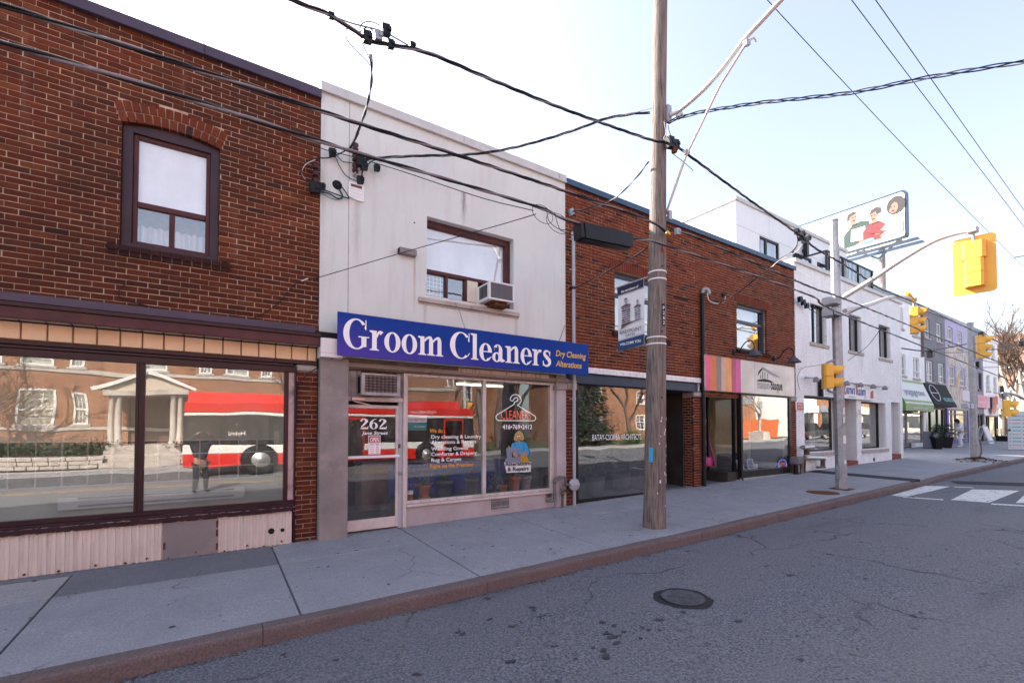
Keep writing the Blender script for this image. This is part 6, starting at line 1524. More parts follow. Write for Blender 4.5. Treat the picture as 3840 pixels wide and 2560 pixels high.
mb.build('staple_and_paper_scraps','banner_white',up_,kind='stuff')
for z in (2.2,3.3,4.4,6.6): 
    c = pole_at(z); MB().ball((c.x-.05,c.y-pole_r(z)+.002,z),.014,8,5).build('bolt','dark',up_)
q = P(2417,1680,5.0); t = thing('tape_strip','bright blue tape strip hanging on the left side of the wooden pole','tape',(q.x,5.0,q.z))
c = pole_at(1.25); xl = c.x-.183; MB().obox((xl+.0,5.02,1.27),(.004,0,0),(0,.04,0),(.003,0,.11)).obox((xl-.035,5.0,1.15),(.035,0,-.008),(0,.03,0),(0,0,.006)).build('strip','tape_blue',t)
# street lamp arm and brace
A = Vector((6.42,4.95,0)); B = Vector((6.5,2.0,0))
LA = [VPL(px,py,A,B) for px,py in ((2515,432),(2560,405),(2640,335),(2715,250),(2790,150),(2860,75),(2930,0),(3050,-120))]
la = thing('street_lamp_arm','pale steel street lamp arm with a slanting brace bolted to the wooden pole','street lamp arm',tuple(LA[0]))
MB().tube(curve(LA,6),.034,12).build('arm','steel_pale',la)
br = [VPL(px,py,A,B) for px,py in ((2497,805),(2510,765),(2574,580),(2700,320),(2800,160))]
MB().tube(br,.021,8).build('brace','steel_pale',la); 
for pxy in ((2800,162),(2574,570)): q = VPL(*pxy,A,B); MB().obox(q,(.05,0,.02),(0,.03,0),(-.01,0,.035)).build('clamp','galvanised',la)
q = VPL(2805,160,A,B); MB().tube(curve([q,q+Vector((.06,-.05,.06)),q+Vector((.12,-.06,.02))],4),.014,6).build('hook','steel_pale',la)
q = VPL(2499,432,A,B); MB().cbox(q.x-.05,q.x+.05,4.93,4.99,q.z-.16,q.z+.14).build('bracket','galvanised',la)
q = VPL(2493,812,A,B); MB().cbox(q.x-.03,q.x+.04,4.93,4.99,q.z-.1,q.z+.06).build('bracket','galvanised',la)
# banner hung between two arms on the building side of the pole
bx_ = 6.16; BY0, BY1 = 5.29, 5.90; bz1 = PX(2418,1046,bx_).z; bz0 = PX(2420,1290,bx_).z
bn = thing('street_banner','white and navy Baby Point Gates street banner hanging on the wooden pole','banner',(bx_,5.6,bz0))
n = 10; vs = []; 
for i in range(n+1):
    for j in range(n+1): vs.append((bx_+.004*math.sin(i*.9+.5)*math.sin(j*.5)-.003*(j/n), BY0+(BY1-BY0)*i/n, bz0+(bz1-bz0)*j/n-.04*(i/n)*(1-j/n)))
mb = MB(); mb.add(vs,[(i*(n+1)+j,i*(n+1)+j+1,(i+1)*(n+1)+j+1,(i+1)*(n+1)+j) for i in range(n) for j in range(n)],True); cl = mb.build('cloth','banner_white',bn)
H_ = bz1-bz0
def bpt(u, v, d=.018): return Vector((bx_-d, BY1-(BY1-BY0)*u, bz0+H_*v-.04*(1-u)*(1-v)))   # u from the outer edge towards the pole
def bpoly(uv, mat, d=.020, name='print'):
    pts = [bpt(u,v,d) for u,v in uv]; 
    nn = Vector()
    for i in range(len(pts)): nn += pts[i].cross(pts[(i+1)%len(pts)])
    mb = MB().poly(pts if nn.x < 0 else pts[::-1]); return mb.build(name, mat, cl)
bpoly([(0,.885),(1,.885),(1,1),(0,1)],'banner_navy'); bpoly([(0,0),(1,0),(1,.155),(0,.155)],'banner_blue')
bpoly([(0,.872),(1,.872),(1,.878),(0,.878)],'banner_navy'); bpoly([(0,.165),(1,.165),(1,.169),(0,.169)],'banner_navy')
def btext(s,u0,u1,v,cap,mat,bold=0.0,d=.024): return text(s,bpt(u0,v,d),(BY1-BY0)*(u1-u0),cap,mat,cl,ex=(0,-1,-.04/(BY1-BY0)*0),bold=bold)
btext('the merchants of',.16,.82,.90,.042,'white_print',.01); btext('WELCOME YOU',.10,.90,.075,.045,'white_print',.015)
btext('BABYPOINT',.10,.93,.255,.062,'banner_navy'); btext('GATES',.32,.68,.195,.042,'banner_navy')
R = random.Random(12)
def gate(u0,u1,v0,v1,rows):
    for r in range(rows):
        a = v0+(v1-v0)*r/rows; b = v0+(v1-v0)*(r+1)/rows; m = u0+(u1-u0)*R.uniform(.35,.65)
        for p,q in ((u0,m),(m,u1)): bpoly([(p+.008,a+.004+R.uniform(0,.006)),(q-.008,a+.004+R.uniform(0,.006)),(q-.008,b-.006),(p+.008,b-.003-R.uniform(0,.006))],R.choice(['stone_lilac','stone_taupe','banner_navy','stone_lilac']))
    bpoly([(u0-.03,v1),(u1+.03,v1),(u1+.0,v1+.025),((u0+u1)/2,v1+.05),(u0,v1+.025)],'stone_taupe')
    m = (u0+u1)/2; s = (u1-u0)*.18; h = (v1-v0)
    bpoly([(m-s*.3,v1+.05),(m+s*.3,v1+.05),(m+s*.8,v1+.05+h*.10),(m+s,v1+.05+h*.25),(m-s,v1+.05+h*.25),(m-s*.8,v1+.05+h*.10)],'grey_print'); bpoly([(m-s*1.2,v1+.05+h*.25),(m+s*1.2,v1+.05+h*.25),(m,v1+.05+h*.34)],'banner_navy')
gate(.16,.50,.38,.66,8); gate(.66,.88,.40,.60,8)
bpoly([(.02,.325),(.15,.335),(.35,.37),(.7,.395),(.98,.395),(.98,.40),(.6,.41),(.15,.40),(.15,.345)],'stone_taupe')
for z in (bz1+.015,bz0-.015): MB().tube([(bx_+.005,5.2,z),(bx_-.005,BY1+.03,z-.0)],.016,8).build('arm','galvanised',bn)
# steel signal pole
s1 = Vector((13.15,5.09,G(13.15,5.09)))
sp = thing('signal_pole','tall grey steel traffic signal pole with two mast arms at the crosswalk','signal pole',tuple(s1))
def octpole(mb, base, top, r0, r1): mb.tube([base,top],[r0,r1],8,True,False)
mb = MB(); topz = PX(3133,828,13.0).z; octpole(mb,s1,Vector((12.98,5.09,topz)),.135,.095); mb.build('shaft','galvanised',sp)
MB().cbox(s1.x-.22,s1.x+.22,s1.y-.22,s1.y+.22,s1.z-.02,s1.z+.012).build('base_plate','rust',sp); MB().cbox(s1.x-.17,s1.x-.1,s1.y-.05,s1.y+.05,s1.z+.25,s1.z+.6).build('hand_hole','galvanised',sp)
MB().lathe([(.105,0),(.1,.03),(0,.04)],(12.98,5.09,topz),8,smooth=False).build('cap','galvanised',sp)
for py in (1440,1458,1475,1500,1520,1560): q = P(3143,py,4.98); c = s1+(Vector((12.98,5.09,topz))-s1)*((q.z-s1.z)/(topz-s1.z)); MB().lathe([(.127,-.008),(.132,0),(.127,.008)],(c.x,c.y,q.z),8,smooth=False).build('strap','peeling',sp)
R = random.Random(5)
for i in range(9):
    z = R.uniform(.6,2.6); a = R.choice([-112.5,-157.5,-67.5]); n_ = Vector((math.cos(math.radians(a)),math.sin(math.radians(a)),0)); s_ = Vector((-n_.y,n_.x,0)); c = s1+(Vector((12.98,5.09,topz))-s1)*((z-s1.z)/(topz-s1.z))
    MB().obox(c+n_*(.124),s_*R.uniform(.02,.045),n_*.002,Vector((0,0,R.uniform(.03,.12)))).build('paper_scrap',R.choice(['banner_white','pot_stone','weathered']),sp)
pA = [VPL(px,py,(13.05,5.0,0),(13.05,2,0)) for px,py in ((3158,1117),(3260,1055),(3380,975),(3500,905),(3590,875),(3648,866))]
MB().tube(curve(pA,5),[.062-.028*i/25 for i in range(26)],10).build('mast_arm','steel_pale',sp)
pB = [P(px,py,5.0) for px,py in ((3168,1166),(3260,1142),(3330,1117),(3385,1113),(3425,1121))]
MB().tube(curve(pB,5),[.06-.022*i/20 for i in range(21)],10).build('mast_arm','steel_pale',sp)
for py in (1125,1168): q = P(3143,py,4.95); MB().cbox(q.x-.15,q.x+.16,4.93,5.26,q.z-.1,q.z+.1,.02).build('arm_clamp','galvanised',sp)
def signal(base, f, secs, label, plate=False, hang=True):
    """traffic signal head: f = direction the lenses face, secs = widths top to bottom, base = top centre of the housing"""
    f = Vector(f).normalized(); s = Vector((-f.y,f.x,0)); t = thing('traffic_signal',label,'traffic signal',tuple(base)); z = 0; b = Vector(base)
    for w in secs:
        h = w*1.0; c = b+Vector((0,0,z-h/2))
        d = .10
        mb = MB(); k = w/2; e = k*.3
        prof = [(-k+e,-d),(k-e,-d),(k,-d+e),(k,d),(-k,d),(-k,-d+e)]
        mb.prism([c+s*a+f*q-Vector((0,0,h/2-.004)) for a,q in prof],(0,0,h-.008)); sec = mb.build('section','signal_yellow',t)
        # lens and tunnel visor
        n = 14; rr = w*.40; L = w*.85; vs = []; fs = []
        for i in range(n+1):
            a = math.radians(-55+290*i/n); dx = math.cos(a)*rr; dz = math.sin(a)*rr; ll = L*(.55+.45*(math.sin(a)+.8)/1.8)
            vs += [c+f*(d-.01)+s*dx+Vector((0,0,dz)), c+f*(d+ll)+s*dx*.98+Vector((0,0,dz*.98-.06*L))]
        for i in range(n): fs += [(2*i,2*i+2,2*i+3,2*i+1)]
        MB().add(vs,fs,True).build('visor','signal_yellow',sec)
        MB().add([c+f*(d+.004)]+[c+f*(d+.004)+s*rr*math.cos(2*math.pi*i/16)+Vector((0,0,rr*math.sin(2*math.pi*i/16))) for i in range(16)],[(0,i+1,(i+1)%16+1) for i in range(16)]).build('lens','black_frame',sec)
        z -= h
    if plate:
        H = -z; W = max(secs)/2+.14; mz = .13; r = .07; out = []
        for cx__, cz_, a0 in ((W-r,mz-r,0),(-W+r,mz-r,90),(-W+r,-H-mz+r,180),(W-r,-H-mz+r,270)):
            for i in range(4): a = math.radians(a0+30*i); out.append((cx__+r*math.cos(a),cz_+r*math.sin(a)))
        MB().prism([b+s*a+f*.06+Vector((0,0,q)) for a,q in out],f*.006).build('backplate','signal_yellow',t)
    if hang: MB().tube([b+Vector((0,0,-.01)),b+Vector((0,0,.20))],.03,8).cbox(b.x-.08,b.x+.08,b.y-.08,b.y+.08,b.z+.18,b.z+.30,.02).build('hanger','galvanised',t)
    return t
e = pA[-1]; signal(e+Vector((.02,-.0,-.22)),(1,.12,0),(.36,.29,.29),'large yellow traffic signal head with square backplate on the long upper mast arm',True)
e = pB[-1]; signal(e+Vector((.02,0,-.26)),(.25,-1,0),(.30,.26,.26),'yellow three lens traffic signal hanging from the lower mast arm')
sB = P(3424,1125,5.0); MB().tube([sB,sB+Vector((-.5,0,.15))],.06,8).build('arm_end','amber',sp)
e = P(3110,1364,5.2); h2 = signal(Vector((e.x,5.25,e.z)),(.6,-.8,0),(.31,.31),'yellow two section pedestrian signal on the left side of the near steel pole',hang=False)
for z in (.03,-.65): MB().tube(curve([(e.x,5.25,e.z+z),(e.x+.1,5.2,e.z+z+.05*(1 if z>0 else -1)),(13.0,5.1,e.z+z+.05*(1 if z>0 else -1))],4),.03,8).build('bracket','galvanised',h2)
# far signal pole
s2 = GP(3658,1722); s2 = Vector((25.9,5.3,G(25.9,5.3)))
sp2 = thing('signal_pole','farther grey steel signal pole standing in a mulch patch by the kerb','signal pole',tuple(s2))
s2t = P(3638,1214,5.3); mb = MB(); octpole(mb,s2,s2t,.145,.105); mb.build('shaft','galvanised',sp2); MB().lathe([(.12,0),(.115,.05),(0,.06)],tuple(s2t),8,smooth=False).build('cap','galvanised',sp2)
MB().tube(curve([s2+Vector((.15,-.1,.1)),s2+Vector((.28,-.15,.4)),s2+Vector((.25,-.12,.8)),s2+Vector((.14,-.05,.9))],4),.03,6).build('conduit','pipe_grey',sp2)
q = P(3664,1256,5.1); signal(Vector((q.x+.2,5.05,q.z)),(.5,-.87,0),(.34,.30,.30),'yellow three lens traffic signal fixed to the farther steel pole',hang=False)
q0 = P(3612,1463,5.3); q1 = P(3637,1505,5.3); t = thing('sign_plate','blank pale sign plate on the left of the farther steel pole','sign plate',(q0.x,5.3,q1.z)); MB().cbox(q0.x,q1.x,5.3,5.33,q1.z,q0.z).build('plate','banner_white',t); MB().cbox(q0.x+.02,q1.x+.1,5.33,5.36,q1.z-.02,q1.z+.04).build('arm','galvanised',t)
q0 = P(3616,1512,5.3); q1 = P(3640,1533,5.3); t = thing('control_box','grey control box on the left of the farther steel pole','control box',(q0.x,5.3,q1.z)); MB().cbox(q0.x,q1.x,5.2,5.4,q1.z,q0.z,.02).build('box','plastic_grey',t); MB().lathe([(.1,0),(0,-.004)],((q0.x+q1.x)/2-.05,5.199,(q0.z+q1.z)/2),10,'y').build('button','violet',t)
R = random.Random(9); mb = MB()
for i in range(700):
    a = R.uniform(0,6.28); rr = abs(R.gauss(0,.45)); x = s2.x+rr*math.cos(a)*1.3; y = s2.y-.1+rr*math.sin(a)*.8; h = max(0,.16-.18*rr)
    s = R.uniform(.02,.06); d = Vector((R.uniform(-1,1),R.uniform(-1,1),R.uniform(-.4,.5)))*s; e2 = Vector((R.uniform(-1,1),R.uniform(-1,1),R.uniform(-.2,.6)))*s*.5; c = Vector((x,y,G(x,y)+h+.02)); mb.quad(c-d-e2,c+d-e2,c+d+e2,c-d+e2)
mb.build('mulch','litter',kind='stuff')
R = random.Random(10); mb = MB(); lc = GP(3108,1902,RZ)
for i in range(120):
    x = lc.x+R.gauss(0,.12); y = lc.y+R.gauss(0,.05); s = R.uniform(.01,.03); d = Vector((R.uniform(-1,1),R.uniform(-1,1),R.uniform(-.2,.4)))*s; e2 = Vector((R.uniform(-1,1),R.uniform(-1,1),R.uniform(0,.6)))*s*.5; c = Vector((x,y,RZ(x,y)+.015)); mb.quad(c-d-e2,c+d-e2,c+d+e2,c-d+e2)
mb.build('leaf_pile','litter',kind='stuff')
# third signal on its own pole past the right edge of the picture
q = P(3925,1650,5.6); s3 = Vector((q.x,5.6,G(q.x,5.6))); sp3 = thing('signal_pole','signal pole beyond the right edge whose curved arm carries a small yellow signal','signal pole',tuple(s3))
mb = MB(); octpole(mb,s3,s3+Vector((0,0,5.5)),.14,.10); mb.build('shaft','galvanised',sp3)
am = [P(px,py,5.6) for px,py in ((3925,1560),(3880,1520),(3830,1490),(3790,1475),(3768,1473))]; MB().tube(curve(am,5),.07,8).build('mast_arm','galvanised',sp3)
e = am[-1]; signal(Vector((e.x+.2,5.6,e.z-.35)),(.4,-.9,0),(.42,.42),'small yellow two section signal on the curved arm at the far right')

# ================================================================ OVERHEAD CABLES
YL_ = 4.86
def line(name, px, Y, r, mat, label, strands=0, turns=8, R_=.012, **kw):
    pts = curve([P(a,b,Y) if not isinstance(Y,(list,tuple)) else P(a,b,Y[i]) for i,(a,b) in enumerate(px)],12)
    if not strands: return solo(name, MB().tube(pts,r,6), mat, label, 'cable', at=tuple(pts[0]))
    t = thing(name,label,'cable',tuple(pts[0]))
    for k in range(strands): MB().tube(twist(pts,R_,turns,2*math.pi*k/strands),r,6).build('strand',mat if k else 'cable_grey',t)
    return t
pole_x = 2475
line('power_cable',[(-260,-62),(0,17),(640,228),(1280,442),(1700,577),(2200,744),(2443,832),(2504,873),(2550,866),(2800,972),(3050,1080),(3150,1114),(3413,1221),(3640,1314),(3850,1400)],YL_,.011,'cable','thick bundled cable running level along the street, upper of the two on the pole front',3,16,.012)
line('telephone_cable',[(-260,76),(0,157),(640,349),(1280,555),(1650,665),(2019,777),(2100,815),(2200,848),(2350,892),(2432,900),(2500,921),(2800,1022),(3050,1113),(3123,1162),(3458,1297),(3850,1450)],YL_,.015,'cable','thick telephone cable along the street carrying the black splice case',2,12,.008)
line('thin_wire',[(1000,470),(1200,555),(1330,590),(1500,640),(1800,740),(2000,790)],[7.2,7.2,7.1,6.4,5.6,5.0],.006,'cable','thin black wire slanting across the stucco wall behind the thick cables')
line('service_cable',[(900,-90),(1093,0),(1238,58),(1365,140),(1415,160),(1600,198),(1850,302),(2122,412),(2433,522),(2522,540),(2612,604),(2800,742),(2996,880),(3060,932),(3135,975),(3230,1033),(3300,1082),(3430,1135),(3640,1235),(3850,1330)],4.92,.011,'cable','triplex power cable high across the sky, clamped to the pole and sagging both ways',3,17,.013)
wire([(1238,58),(1320,88),(1408,110),(1450,125),(1530,170)],.008,'cable_grey','straight grey messenger wire over the cable splice in the sky at the left',4.92)
for i,(px,py,r,lb) in enumerate(((1376,140,.045,'dark connector on the triplex cable, leftmost of the sky splice'),(1446,114,.045,'dark connector standing above the triplex cable splice'),(1464,166,.035,'dark connector on the triplex cable right of the splice'),(1416,135,.04,'metal clamp in the middle of the sky splice'),(1241,59,.025,'small tie on the triplex cable at the upper left'),(1545,172,.03,'small tie on the triplex cable right of the sky splice'))):
    blob(px,py,4.92,r,'cable' if i != 3 else 'galvanised','wire_connector',lb,None)
wire([(1310,105),(1296,115),(1302,150),(1335,190),(1370,222),(1387,246)],.005,'cable','thin tail wire curling left from the sky splice to the service drop',4.92)
wire([(1440,103),(1390,82),(1356,92),(1350,125),(1362,170),(1385,220)],.005,'cable','thin tail wire looping over the sky splice',4.92); wire([(1402,118),(1378,102),(1353,120)],.006,'cable','short tail wire at the sky splice clamp',4.92)
line('service_drop',[(1390,205),(1394,260),(1390,330),(1370,420),(1340,500),(1312,560)],[4.92,5.1,5.5,6.2,6.8,7.2],.009,'cable','twisted service drop cable hanging from the sky splice to the stucco corner',2,4,.009)
line('service_drop',[(2436,424),(2390,425),(2343,432),(2269,446),(2171,482),(2041,524),(1878,564),(1731,581),(1560,585),(1430,592),(1350,600)],[5.1,5.15,5.25,5.4,5.6,5.9,6.25,6.6,6.95,7.15,7.25],.009,'cable','twisted service drop cable from the pole to the stucco wall insulators',3,9,.013)
wire([(2450,405,5.05),(2400,418,5.1),(2345,432,5.2)],.005,'galvanised','thin steel strain wire from the pole eye to the twisted cable')
A = Vector((6.3,5.0,0)); B = Vector((13.0,-9.6,0)); pts = curve([VPL(px,py,A,B) for px,py in ((2512,456),(2560,438),(2660,415),(2860,385),(3050,365),(3200,347),(3450,297),(3650,262),(3840,232),(4100,190))],12)
pts += curve([pts[-1], pts[-1]+(Vector((13.0,-9.6,7.2))-pts[-1])*.5+Vector((0,0,-.3)), Vector((13.0,-9.6,7.2))],8)
t = thing('service_cable','twisted blue and grey cable crossing the street from the pole to the upper right','cable',tuple(pts[0]))
for k in range(3): MB().tube(twist(pts,.02,14,2*math.pi*k/3),.009,6).build('strand',('banner_blue','cable_grey','cable')[k],t)
line('service_drop',[(2432,607),(2380,672),(2300,748),(2210,781),(2147,792)],[5.1,5.6,6.3,6.9,7.25],.009,'cable','service drop from the pole down to the grey clamp on the red brick corner',2,9,.009)
q = P(2142,795,FAC-.05); solo('wire_clamp', MB().obox(q,(.05,0,.03),(0,.03,0),(-.02,0,.06)).tube([q,q+Vector((0,.06,0))],.02,6), 'galvanised', 'grey wire clamp on the red brick wall near the stucco edge', 'clamp')
line('service_drop',[(2430,928),(2370,968),(2300,1005),(2220,1050),(2150,1080)],[5.1,5.6,6.2,6.8,7.24],.010,'cable','black service cable from the pole slanting down to the grey conduit',2,9,.008)
line('thin_wire',[(2010,803),(1900,836),(1700,893),(1500,950),(1195,1040),(1150,1050)],[4.86,5.3,6.1,6.7,7.2,7.3],.006,'cable','thin black guy wire slanting across the stucco wall to the brick corner')
line('thin_wire',[(1150,1050),(1102,1069),(1040,1140),(939,1196),(816,1205),(700,1178),(571,1151),(457,1118),(446,1090),(465,1069),(498,1061)],FAC-.03,.006,'cable','thin black wire drooping over the dark brick wall above the maroon canopy')
q = P(1130,1054,FAC-.03); q2 = P(1155,1045,FAC-.03); solo('wire_sleeve', MB().tube([q,q2],.013,8), 'cable_pale', 'short white wire sleeve on the dark brick wall near the corner', 'wire sleeve')
wire([(1270,1329,7.1),(1200,1372,7.3),(1145,1410,7.3),(1118,1450,7.31),(1112,1540,7.31),(1110,1600,7.31)],.006,'cable','thin black wire from the blue sign down the brick pier')
wire([(1705,1134,7.25),(1722,1165,7.2),(1735,1205,7.1),(1744,1232,7.0)],.007,'pot_stone','grey cord hanging from the stucco window sill to the blue sign'); wire([(2118,1220,7.3),(2100,1270,7.1),(2090,1290,7.0)],.006,'cable','thin black wire dropping behind the right end of the blue sign')
# splice case and wire loops
q0, q1 = P(2178,872,YL_), P(2352,908,YL_); dd = (q1-q0); t = thing('splice_case','long black rectangular cable splice case hanging on the telephone cable','splice case',tuple((q0+q1)/2))
MB().obox((q0+q1)/2,dd/2,(0,.10,0),(-.012,0,.105)).build('case','cable',t); MB().obox(q0-dd*.035,dd*.035,(0,.085,0),(-.01,0,.10)).build('end_cap','black_frame',t); MB().obox(q1+dd*.02,dd*.02,(0,.085,0),(-.01,0,.085)).build('end_cap','black_frame',t)
MB().obox((q0+q1)/2+Vector((0,0,-.113)),dd*.49,(0,.06,0),(-.003,0,.012)).build('keel','black_frame',t)
mb = MB()
for k in range(4): p = q0+dd*(.15+.23*k)+Vector((0,0,.10)); mb.tube(curve([p,p+Vector((.02,0,.05)),p+Vector((.06,0,.03)),p+Vector((.08,0,.0))],4),.006,6)
mb.build('wire_tie','cable_pale',t)
def loop(px,py,rx,ry,label):
    q = P(px,py,YL_-.03); return solo('wire_loop', MB().tube([q+Vector((rx*math.cos(a),.03*math.sin(a),ry*math.sin(a))) for a in [2*math.pi*i/24 for i in range(25)]],.004,5,False),'cable',label,'wire loop')
loop(2035,803,.17,.135,'thin black wire loop on the telephone cable, left of the two large loops'); loop(2095,838,.21,.15,'thin black wire loop nearest the splice case, largest of the coil')
wire([(2080,800),(2095,850),(2110,868),(2150,882),(2170,878)],.005,'cable','thin wire curving from the cable coil into the splice case end',YL_-.04); wire([(2050,790),(2060,830),(2100,860),(2160,862)],.005,'cable','second thin wire curving into the splice case end',YL_-.05)
q = P(2505,874,4.80); solo('cable_marker', MB().obox(q,(.035,0,-.012),(0,.02,0),(.006,0,.02)),'amber','small yellow marker sleeve on the cable just right of the pole','cable marker')
q = P(2490,930,4.92); solo('cable_marker', MB().obox(q,(.02,0,0),(0,.006,0),(0,0,.05)),'red_tag','small orange tag hanging on the pole front at the telephone cable','tag')
for i,(px,py,Y,r,lb) in enumerate(((2512,535,4.88,.07,'large dark cable clamp on the right side of the pole'),(2535,540,4.88,.05,'dark cable connector next to the pole clamp'),(2528,562,4.86,.04,'small rusty connector under the pole clamp'),(2540,868,4.8,.04,'grey dead-end grip on the cable right of the pole'),(2545,430,4.9,.05,'pale insulator behind the lamp arm bracket'))): blob(px,py,Y,r,('cable','cable','rust','galvanised','steel_pale')[i],'wire_connector',lb,None)
wire([(2490,455),(2497,500),(2488,520),(2500,535)],.005,'cable_pale','white curly wire hanging under the lamp arm bracket',4.9); wire([(2505,470),(2512,500),(2522,515)],.006,'cable','short black wire hanging under the lamp arm bracket',4.9)
wire([(2520,575),(2560,605),(2600,640)],.006,'cable','short black tail wire right of the pole clamp',4.88)
# cluster on the service cable before the penthouse and its drop to the brick weatherhead
for i,(px,py,r,lb) in enumerate(((2988,868,.05,'dark connector, first of the cluster before the penthouse'),(3008,880,.06,'largest dark connector of the cluster before the penthouse'),(3014,902,.05,'lowest dark connector of the cluster before the penthouse'),(3032,893,.045,'dark connector, rightmost of the cluster before the penthouse'),(2998,897,.035,'small dark connector left in the cluster before the penthouse'))): blob(px,py,4.92,r,'cable','wire_connector',lb,None)
line('service_drop',[(2990,880),(2992,905),(2975,938),(2917,978),(2892,1003),(2800,1072),(2703,1136),(2690,1132),(2664,1118)],[4.92,4.95,5.1,5.6,5.8,6.5,7.1,7.18,7.2],.009,'cable','service drop from the penthouse cluster down to the black downspout head',2,10,.009)
wire([(3014,905,4.92),(2985,945,5.1),(2925,975,5.5),(2893,1003,5.8)],.007,'cable_pale','pale wire in the drop below the penthouse cluster')
wire([(2664,1090),(2690,1108),(2705,1104),(2718,1108)],.008,'cable','short black wire at the downspout weatherhead',7.15); blob(2712,1106,7.12,.04,'cable','wire_connector','dark connector beside the downspout weatherhead',None)
wire([(2652,1098),(2660,1128),(2690,1138),(2716,1130),(2720,1112)],.016,'steel_pale','thick pale flexible conduit looping at the downspout head',7.17)
# cluster on the white wall and cables to the steel pole
for i,(px,py,lb) in enumerate(((3000,1122,'dark connector high on the white wall edge, upper one'),(3012,1134,'dark connector on the white wall edge, middle one'),(3025,1146,'dark connector on the white wall edge, lower right one'))): blob(px,py,7.2,.07,'cable','wire_connector',lb,None)
line('drop_cable',[(3016,1145),(3060,1172),(3123,1186),(3180,1176),(3232,1152)],[7.1,6.4,5.1,4.95,4.9],.012,'cable','black cable sagging from the white wall to the steel signal pole')
line('drop_cable',[(3130,1190),(3128,1182),(3123,1160)],4.95,.01,'cable','short cable strapped at the signal pole collar')
line('thin_wire',[(3310,1222),(3250,1300),(3180,1352)],[4.9,6.2,7.2],.008,'cable','thin wire from the street cable down to the white wall'); line('thin_wire',[(2995,1385),(3010,1378),(3060,1370),(3100,1362)],[7.2,7.2,6.4,5.3],.006,'cable','thin wire from the white wall to the pedestrian signal')
line('thin_wire',[(2998,1460),(2990,1420),(3000,1390),(3012,1380)],7.25,.006,'cable','thin wire climbing the white wall edge beside the gooseneck lamp')
for i,(px,lb) in enumerate((([(2760,-130),(2877,0),(3196,343),(3538,700),(3840,1003),(3990,1150)],'thin overhead wire in the sky, left of the three high wires'),([(3100,-123),(3193,0),(3450,340),(3726,700),(3900,930)],'thin overhead wire in the sky, middle of the three high wires'),([(3190,-128),(3283,0),(3540,365),(3777,700),(3900,872)],'thin overhead wire in the sky, right of the three high wires'))):
    line('trolley_wire',px,(4.3,3.5,3.25)[i],.0075,'cable',lb)
wire([(3806,965),(3850,958)],.02,'cable','dark wire hanger at the far right edge of the sky',4.2)
Yr = 7.5
for i,(px,lb,r) in enumerate((([(3376,1305),(3470,1315),(3560,1302),(3632,1288)],'black cable from the white row to the farther pole',.03),([(3470,1318),(3560,1322),(3640,1320)],'thin cable below the black one before the grey house',.015),([(3635,1275),(3690,1300),(3840,1330)],'thin cable right of the farther pole, upper one',.02),([(3640,1330),(3700,1354),(3780,1364),(3850,1362)],'thin cable right of the farther pole, middle one',.02),([(3650,1378),(3740,1376),(3850,1370)],'thin cable right of the farther pole, lowest one',.02),([(3690,1248),(3760,1285),(3850,1292)],'thin cable from the blue grey house towards the right edge',.02),([(3650,1320),(3760,1305),(3850,1285)],'dark cable rising to the right edge past the farther pole',.03))):
    line('far_cable',px,Yr,r,'cable',lb)
for i,(px,py,lb) in enumerate(((3490,1325,'dark connector cluster on the cable before the grey house'),(3680,1256,'dark connector right of the farther signal, upper one'),(3664,1368,'dark connector right of the farther signal, lower one'),(3832,1288,'dark connector at the right edge on the rising cable'))): blob(px,py,Yr,.16,'cable','wire_connector',lb,None)
# ================================================================ THE ROW FARTHER ALONG
YR = 9.9
def rx(px): return P(px,1604,YR).x
def rz(px,py): return P(px,py,YR).z
ROW = []
def shop(x0, x1, top, wall, label, zshop, brick=False, capm='grey_print'):
    t = thing('row_building',label,'building',((x0+x1)/2,YR,0)); ROW.append(t)
    return t
def upwin(t, x0, x1, z0, z1, fm='white_paint', low=True):
    w = window(t,x0,x1,z0,z1,YR+.06,fm,fw=.09,fd=.08,hs=((z0+(z1-z0)*.34,) if low else ()),vs=(((x0+x1)/2,) if low else ()))
    MB().box(x0,x1,YR+.4,YR+.42,z0,z1).build('blind','bluegrey_paint',w)
    MB().cbox(x0-.08,x1+.08,YR-.06,YR+.06,z0-.12,z0-.005).build('window_sill',fm if fm != 'white_paint' else 'limestone',t); return w
def wl(l): return [(rx(a),rx(b),rz(a,d),rz(a,c)) for a,b,c,d in l]
def front(t, x0, x1, top, wall, wins, zs, capm, low=True, fm='white_paint'):
    slab(t,x0,x1,zs,top-.25,YR,YR+.25,wall,wins,'front_wall')
    MB().box(x0,x1,YR+.25,20,top-.5,top-.3).box(x0,x1,19.8,20,0,top-.5).box(x0,x0+.15,YR+.25,19.8,0,top-.5).box(x1-.15,x1,YR+.25,19.8,0,top-.5).build('roof_and_sides',wall,t)
    MB().cbox(x0,x1,YR-.06,YR+.3,top-.25,top).build('parapet_cap',capm,t)
    for w in wins: upwin(t,*w,fm=fm,low=low)
    MB().box(x0+.15,x1-.15,YR+1.5,YR+1.6,0,zs).build('interior_wall','room_dark',t); MB().box(x0+.15,x1-.15,YR+.2,YR+1.5,zs-.1,zs).build('ceiling','room_dark',t)
